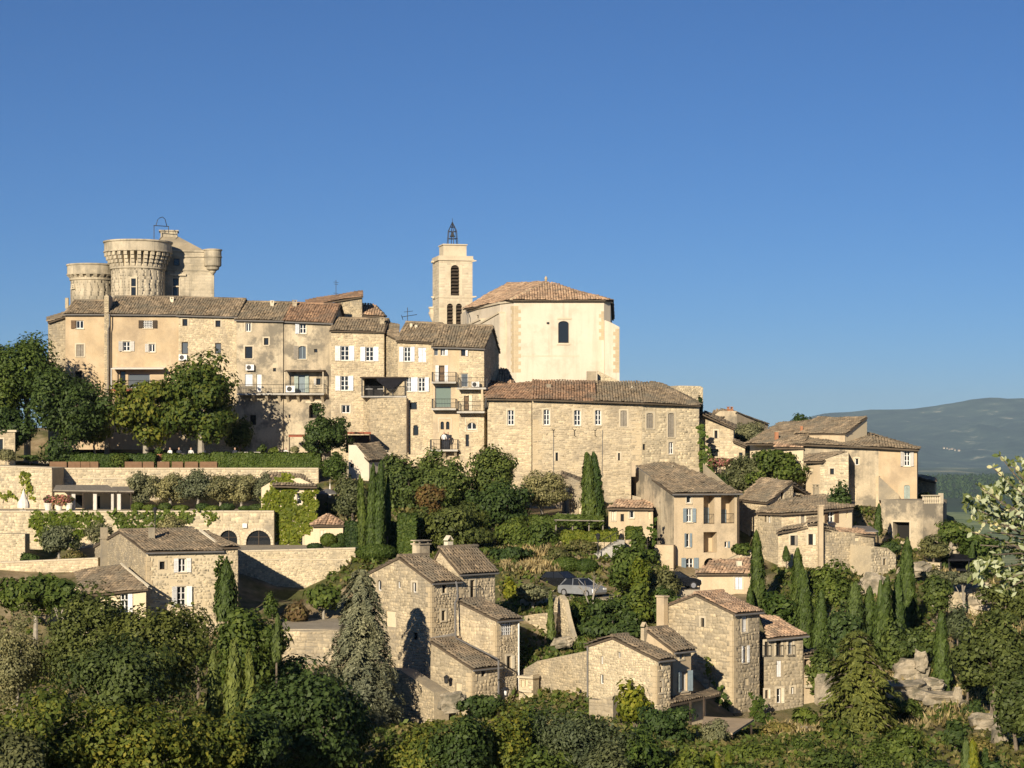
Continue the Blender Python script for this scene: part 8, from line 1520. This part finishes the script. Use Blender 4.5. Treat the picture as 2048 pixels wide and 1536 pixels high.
# ------------------------------------------------------------------ parked cars
def car(px, Y, z, rz, paint, label, L=3.8):
    c = v3(XY(px, Y), z); T = Thing("parked_car", label, "car", c, "cars parked in the lane"); co, si = math.cos(rz), math.sin(rz)
    tr = lambda q: np.array([c[0] + q[0] * co - q[1] * si, c[1] + q[0] * si + q[1] * co, c[2] + q[2]])
    # side outline lofted across the width
    h = L / 4.1
    low = [(-2.0, .35), (-2.05, .62), (-1.95, .85), (-1.2, .92), (.85, .95), (1.6, .86), (2.0, .7), (2.05, .4), (1.9, .25), (-1.9, .25)]
    W_ = (-.85, -.78, .78, .85); m = MB(); rings = []
    for k, y in enumerate((-.86, -.8, .8, .86)):
        s = .96 if k in (0, 3) else 1.; rings.append([tr((x * h * s, y, .25 + (zz - .25) * (.97 if k in (0, 3) else 1))) for x, zz in low])
    n = len(low); V = [q for r in rings for q in r]; f = [(i * n + k, i * n + (k + 1) % n, (i + 1) * n + (k + 1) % n, (i + 1) * n + k) for i in range(3) for k in range(n)] + [tuple(range(n))[::-1], tuple(range(3 * n, 4 * n))]; m.add(V, f); B = T.mb("body", m, paint)
    cab = [(-1.75, .9), (-1.25, 1.38), (.1, 1.42), (.95, .94)]; m = MB(); r0 = [tr((x * h, -.74 if zz < 1 else -.58, zz)) for x, zz in cab]; r1 = [tr((x * h, .74 if zz < 1 else .58, zz)) for x, zz in cab]; m.add(r0 + r1, [(0, 1, 5, 4), (2, 3, 7, 6), (0, 3, 2, 1), (4, 5, 6, 7)]); T.mb("windows", m, "glass")
    m = MB(); rt = [(-1.27, 1.385), (-.6, 1.44), (.12, 1.43)]; r0 = [tr((x * h, -.6, zz)) for x, zz in rt]; r1 = [tr((x * h, .6, zz)) for x, zz in rt]; m.add(r0 + r1, [(0, 1, 4, 3), (1, 2, 5, 4)]); 
    for x0, z0, x1, z1 in ((-1.75, .9, -1.25, 1.39), (-.35, .93, -.45, 1.42), (.97, .94, .12, 1.43)):
        for s in (-1, 1): m.tube([tr((x0 * h, s * .75, z0)), tr((x1 * h, s * .6, z1))], .035, 4)
    T.mb("roof", m, paint)
    for x in (-1.25, 1.3):
        for s in (-1, 1):
            m = MB(); a, b = tr((x * h, s * .66, .31)), tr((x * h, s * .87, .31)); m.tube([a, b], .31, 16); w = T.mb("wheel", m, "tyre"); m = MB(); m.tube([tr((x * h, s * .86, .31)), tr((x * h, s * .885, .31))], .2, 12); T.mb("rim", m, "rim", w)
    for s in (-1, 1):
        m = MB(); m.box(tr((2.0 * h, s * .6, .66)), (.1, .34, .14), rz); T.mb("headlight", m, "lamp_white"); m = MB(); m.box(tr((-2.0 * h, s * .62, .72)), (.08, .26, .16), rz); T.mb("tail_light", m, "red_wood")
zs = ZP(1200, 163) + .004
car(1124, 170.5, zs + .35, -.7, "black_paint", "black hatchback parked behind the silver car"); car(1164, 166.8, zs, -.75, "silver_paint", "silver car parked beside the bare whitish tree"); car(1352, 168.5, zs + .5, .2, "black_paint", "dark car half hidden left of the hanging lantern")
m = MB(); m.prism([v3(XY(1095, 169), zs + .34), v3(XY(1165, 169), zs + .34), v3(XY(1165, 172), zs + .34), v3(XY(1095, 172), zs + .34)], np.array([0, 0, -1.])); o = link("upper_parking", mesh_from("upper_parking", m.v, m.f, "paving")); o["kind"] = "structure"
m = MB(); m.prism([v3(XY(1310, 167), zs + .49), v3(XY(1400, 167), zs + .49), v3(XY(1400, 170.5), zs + .49), v3(XY(1310, 170.5), zs + .49)], np.array([0, 0, -1.])); o = link("lane_parking", mesh_from("lane_parking", m.v, m.f, "paving")); o["kind"] = "structure"

# lamp posts
for px, pt, pb, Y, lb in ((1196, 1078, 1107, 176.5, "black lamp post at the top of the garden steps"), (310, 1025, 1068, 184, "thin lamp post behind the white shutter house chimney"),):
    T = Thing("lamp_post", lb, "lamp", v3(XY(px, Y), ZP(pb, Y))); m = MB(); m.tube([P(px, pb + 4, Y), P(px, pt, Y)], .05, 6); T.mb("post", m, "iron"); m = MB(); m.lathe(tuple(P(px, pt, Y)), [(.1, -.05), (.2, .3), (.24, .32), (.05, .5)], 6); T.mb("lantern_head", m, "iron")

# ------------------------------------------------------------------ pale-leaved branch close to the viewer, right edge
def near_branch():
    Y0 = 14.; T = Thing("near_shrub", "pale grey-green leafy shrub close to the viewer at the right edge", "shrub", v3(XY(2150, Y0), float(ground_z((2150 - 1024) * Y0 / F, Y0)[0]))); rng = np.random.default_rng(12)
    m = MB(); base = v3(XY(2190, Y0), T.loc[2] - .2); hub = P(2160, 1130, Y0); m.tube([base, (base + hub) / 2 + (.1, 0, 0), hub], [.05, .04, .03], 7)
    tips = []
    ends = [(2000, 912), (1985, 935), (2020, 925), (1962, 975), (1945, 995), (1985, 990), (2010, 960), (2040, 950), (1930, 1060), (1945, 1040), (1970, 1040), (1990, 1060), (2015, 1030), (2040, 1010), (1960, 1090), (1985, 1110), (2010, 1090), (2035, 1070), (2000, 1135), (2030, 1120), (1998, 1165), (2012, 1180), (2045, 1150), (1975, 1065), (2005, 1005), (2046, 1090), (1955, 1020), (2025, 1150)]
    for px, py in ends:
        e = P(px, py, Y0 + rng.uniform(-.35, .35)); st = hub + (e - hub) * rng.uniform(.1, .3) + rng.normal(0, .03, 3); mid = (st + e) / 2 + (0, 0, .04) + rng.normal(0, .02, 3); m.tube([st, mid, e], [.009, .006, .003], 4)
        for t in np.linspace(.35, 1, 9): a = st + (mid - st) * t * 2 if t < .5 else mid + (e - mid) * (t - .5) * 2; tips.append((a, unit(e - st), t))
    T.mb("branches", m, "bark")
    # two shared leaf blades
    def blade(nm, mat):
        V = [(0, 0, 0), (.3, .25, .06), (.3, -.25, .06), (.7, .24, .05), (.7, -.24, .05), (1, 0, -.05), (.35, 0, 0), (.7, 0, -.02)]; return mesh_from(nm, V, [(0, 6, 1), (0, 2, 6), (6, 7, 3, 1), (6, 2, 4, 7), (7, 5, 3), (7, 4, 5)], mat)
    pale, green = blade("leaf", "leaf_silver"), blade("leaf", "leaf_near_green")
    from mathutils import Vector, Matrix
    cnt = 0
    for a, d, t in tips:
        for k in range(2 if t < .8 else 3):
            if cnt >= 295 and True: pass
            cnt += 1
            dirv = Vector(unit(d + rng.normal(0, .75, 3) + (0, -.15, .25))); up = Vector(unit(rng.normal(0, .6, 3) + (-.3, -.8, .4))); y = up.cross(dirv).normalized(); z = dirv.cross(y).normalized(); s = rng.uniform(.032, .058) * (.75 if t < .6 else 1)
            o = link("leaf", pale if (rng.random() < .42 and t > .5) else green, T.root); M = Matrix(((dirv.x, y.x, z.x, a[0] - T.loc[0]), (dirv.y, y.y, z.y, a[1] - T.loc[1]), (dirv.z, y.z, z.z, a[2] - T.loc[2]), (0, 0, 0, 1))) @ Matrix.Scale(s, 4); o.matrix_local = M
            if cnt >= 298: break
        if cnt >= 298: break
    # inner foliage, too dense to tell leaf from leaf
    for mat, n, dy in (("leaf_near_green", 5200, .5), ("leaf_silver", 900, -.1)):
        px = rng.uniform(1925, 2200, n); py = rng.uniform(915, 1195, n); lo = 1960 + 55 * np.sin((py - 900) * .045) + np.abs(py - 1060) * .22; k = px > lo; px, py = px[k], py[k]
        k = (np.sin(px * .09 + py * .05) + np.sin(py * .11 - px * .04) + rng.normal(0, .5, len(px))) > -.5; px, py = px[k], py[k]
        Yv = Y0 + dy + rng.uniform(-.2, .5, len(px)); c = np.stack([(px - 1024) * Yv / F, Yv, (HY - py) * Yv / F], 1)
        T.quads("inner_leaves", leaf_quads(c, rdir(rng, len(c)) * .7 + np.array([-.2, -.7, .3]), .026, rng, .42), mat, None, "stuff")
near_branch()
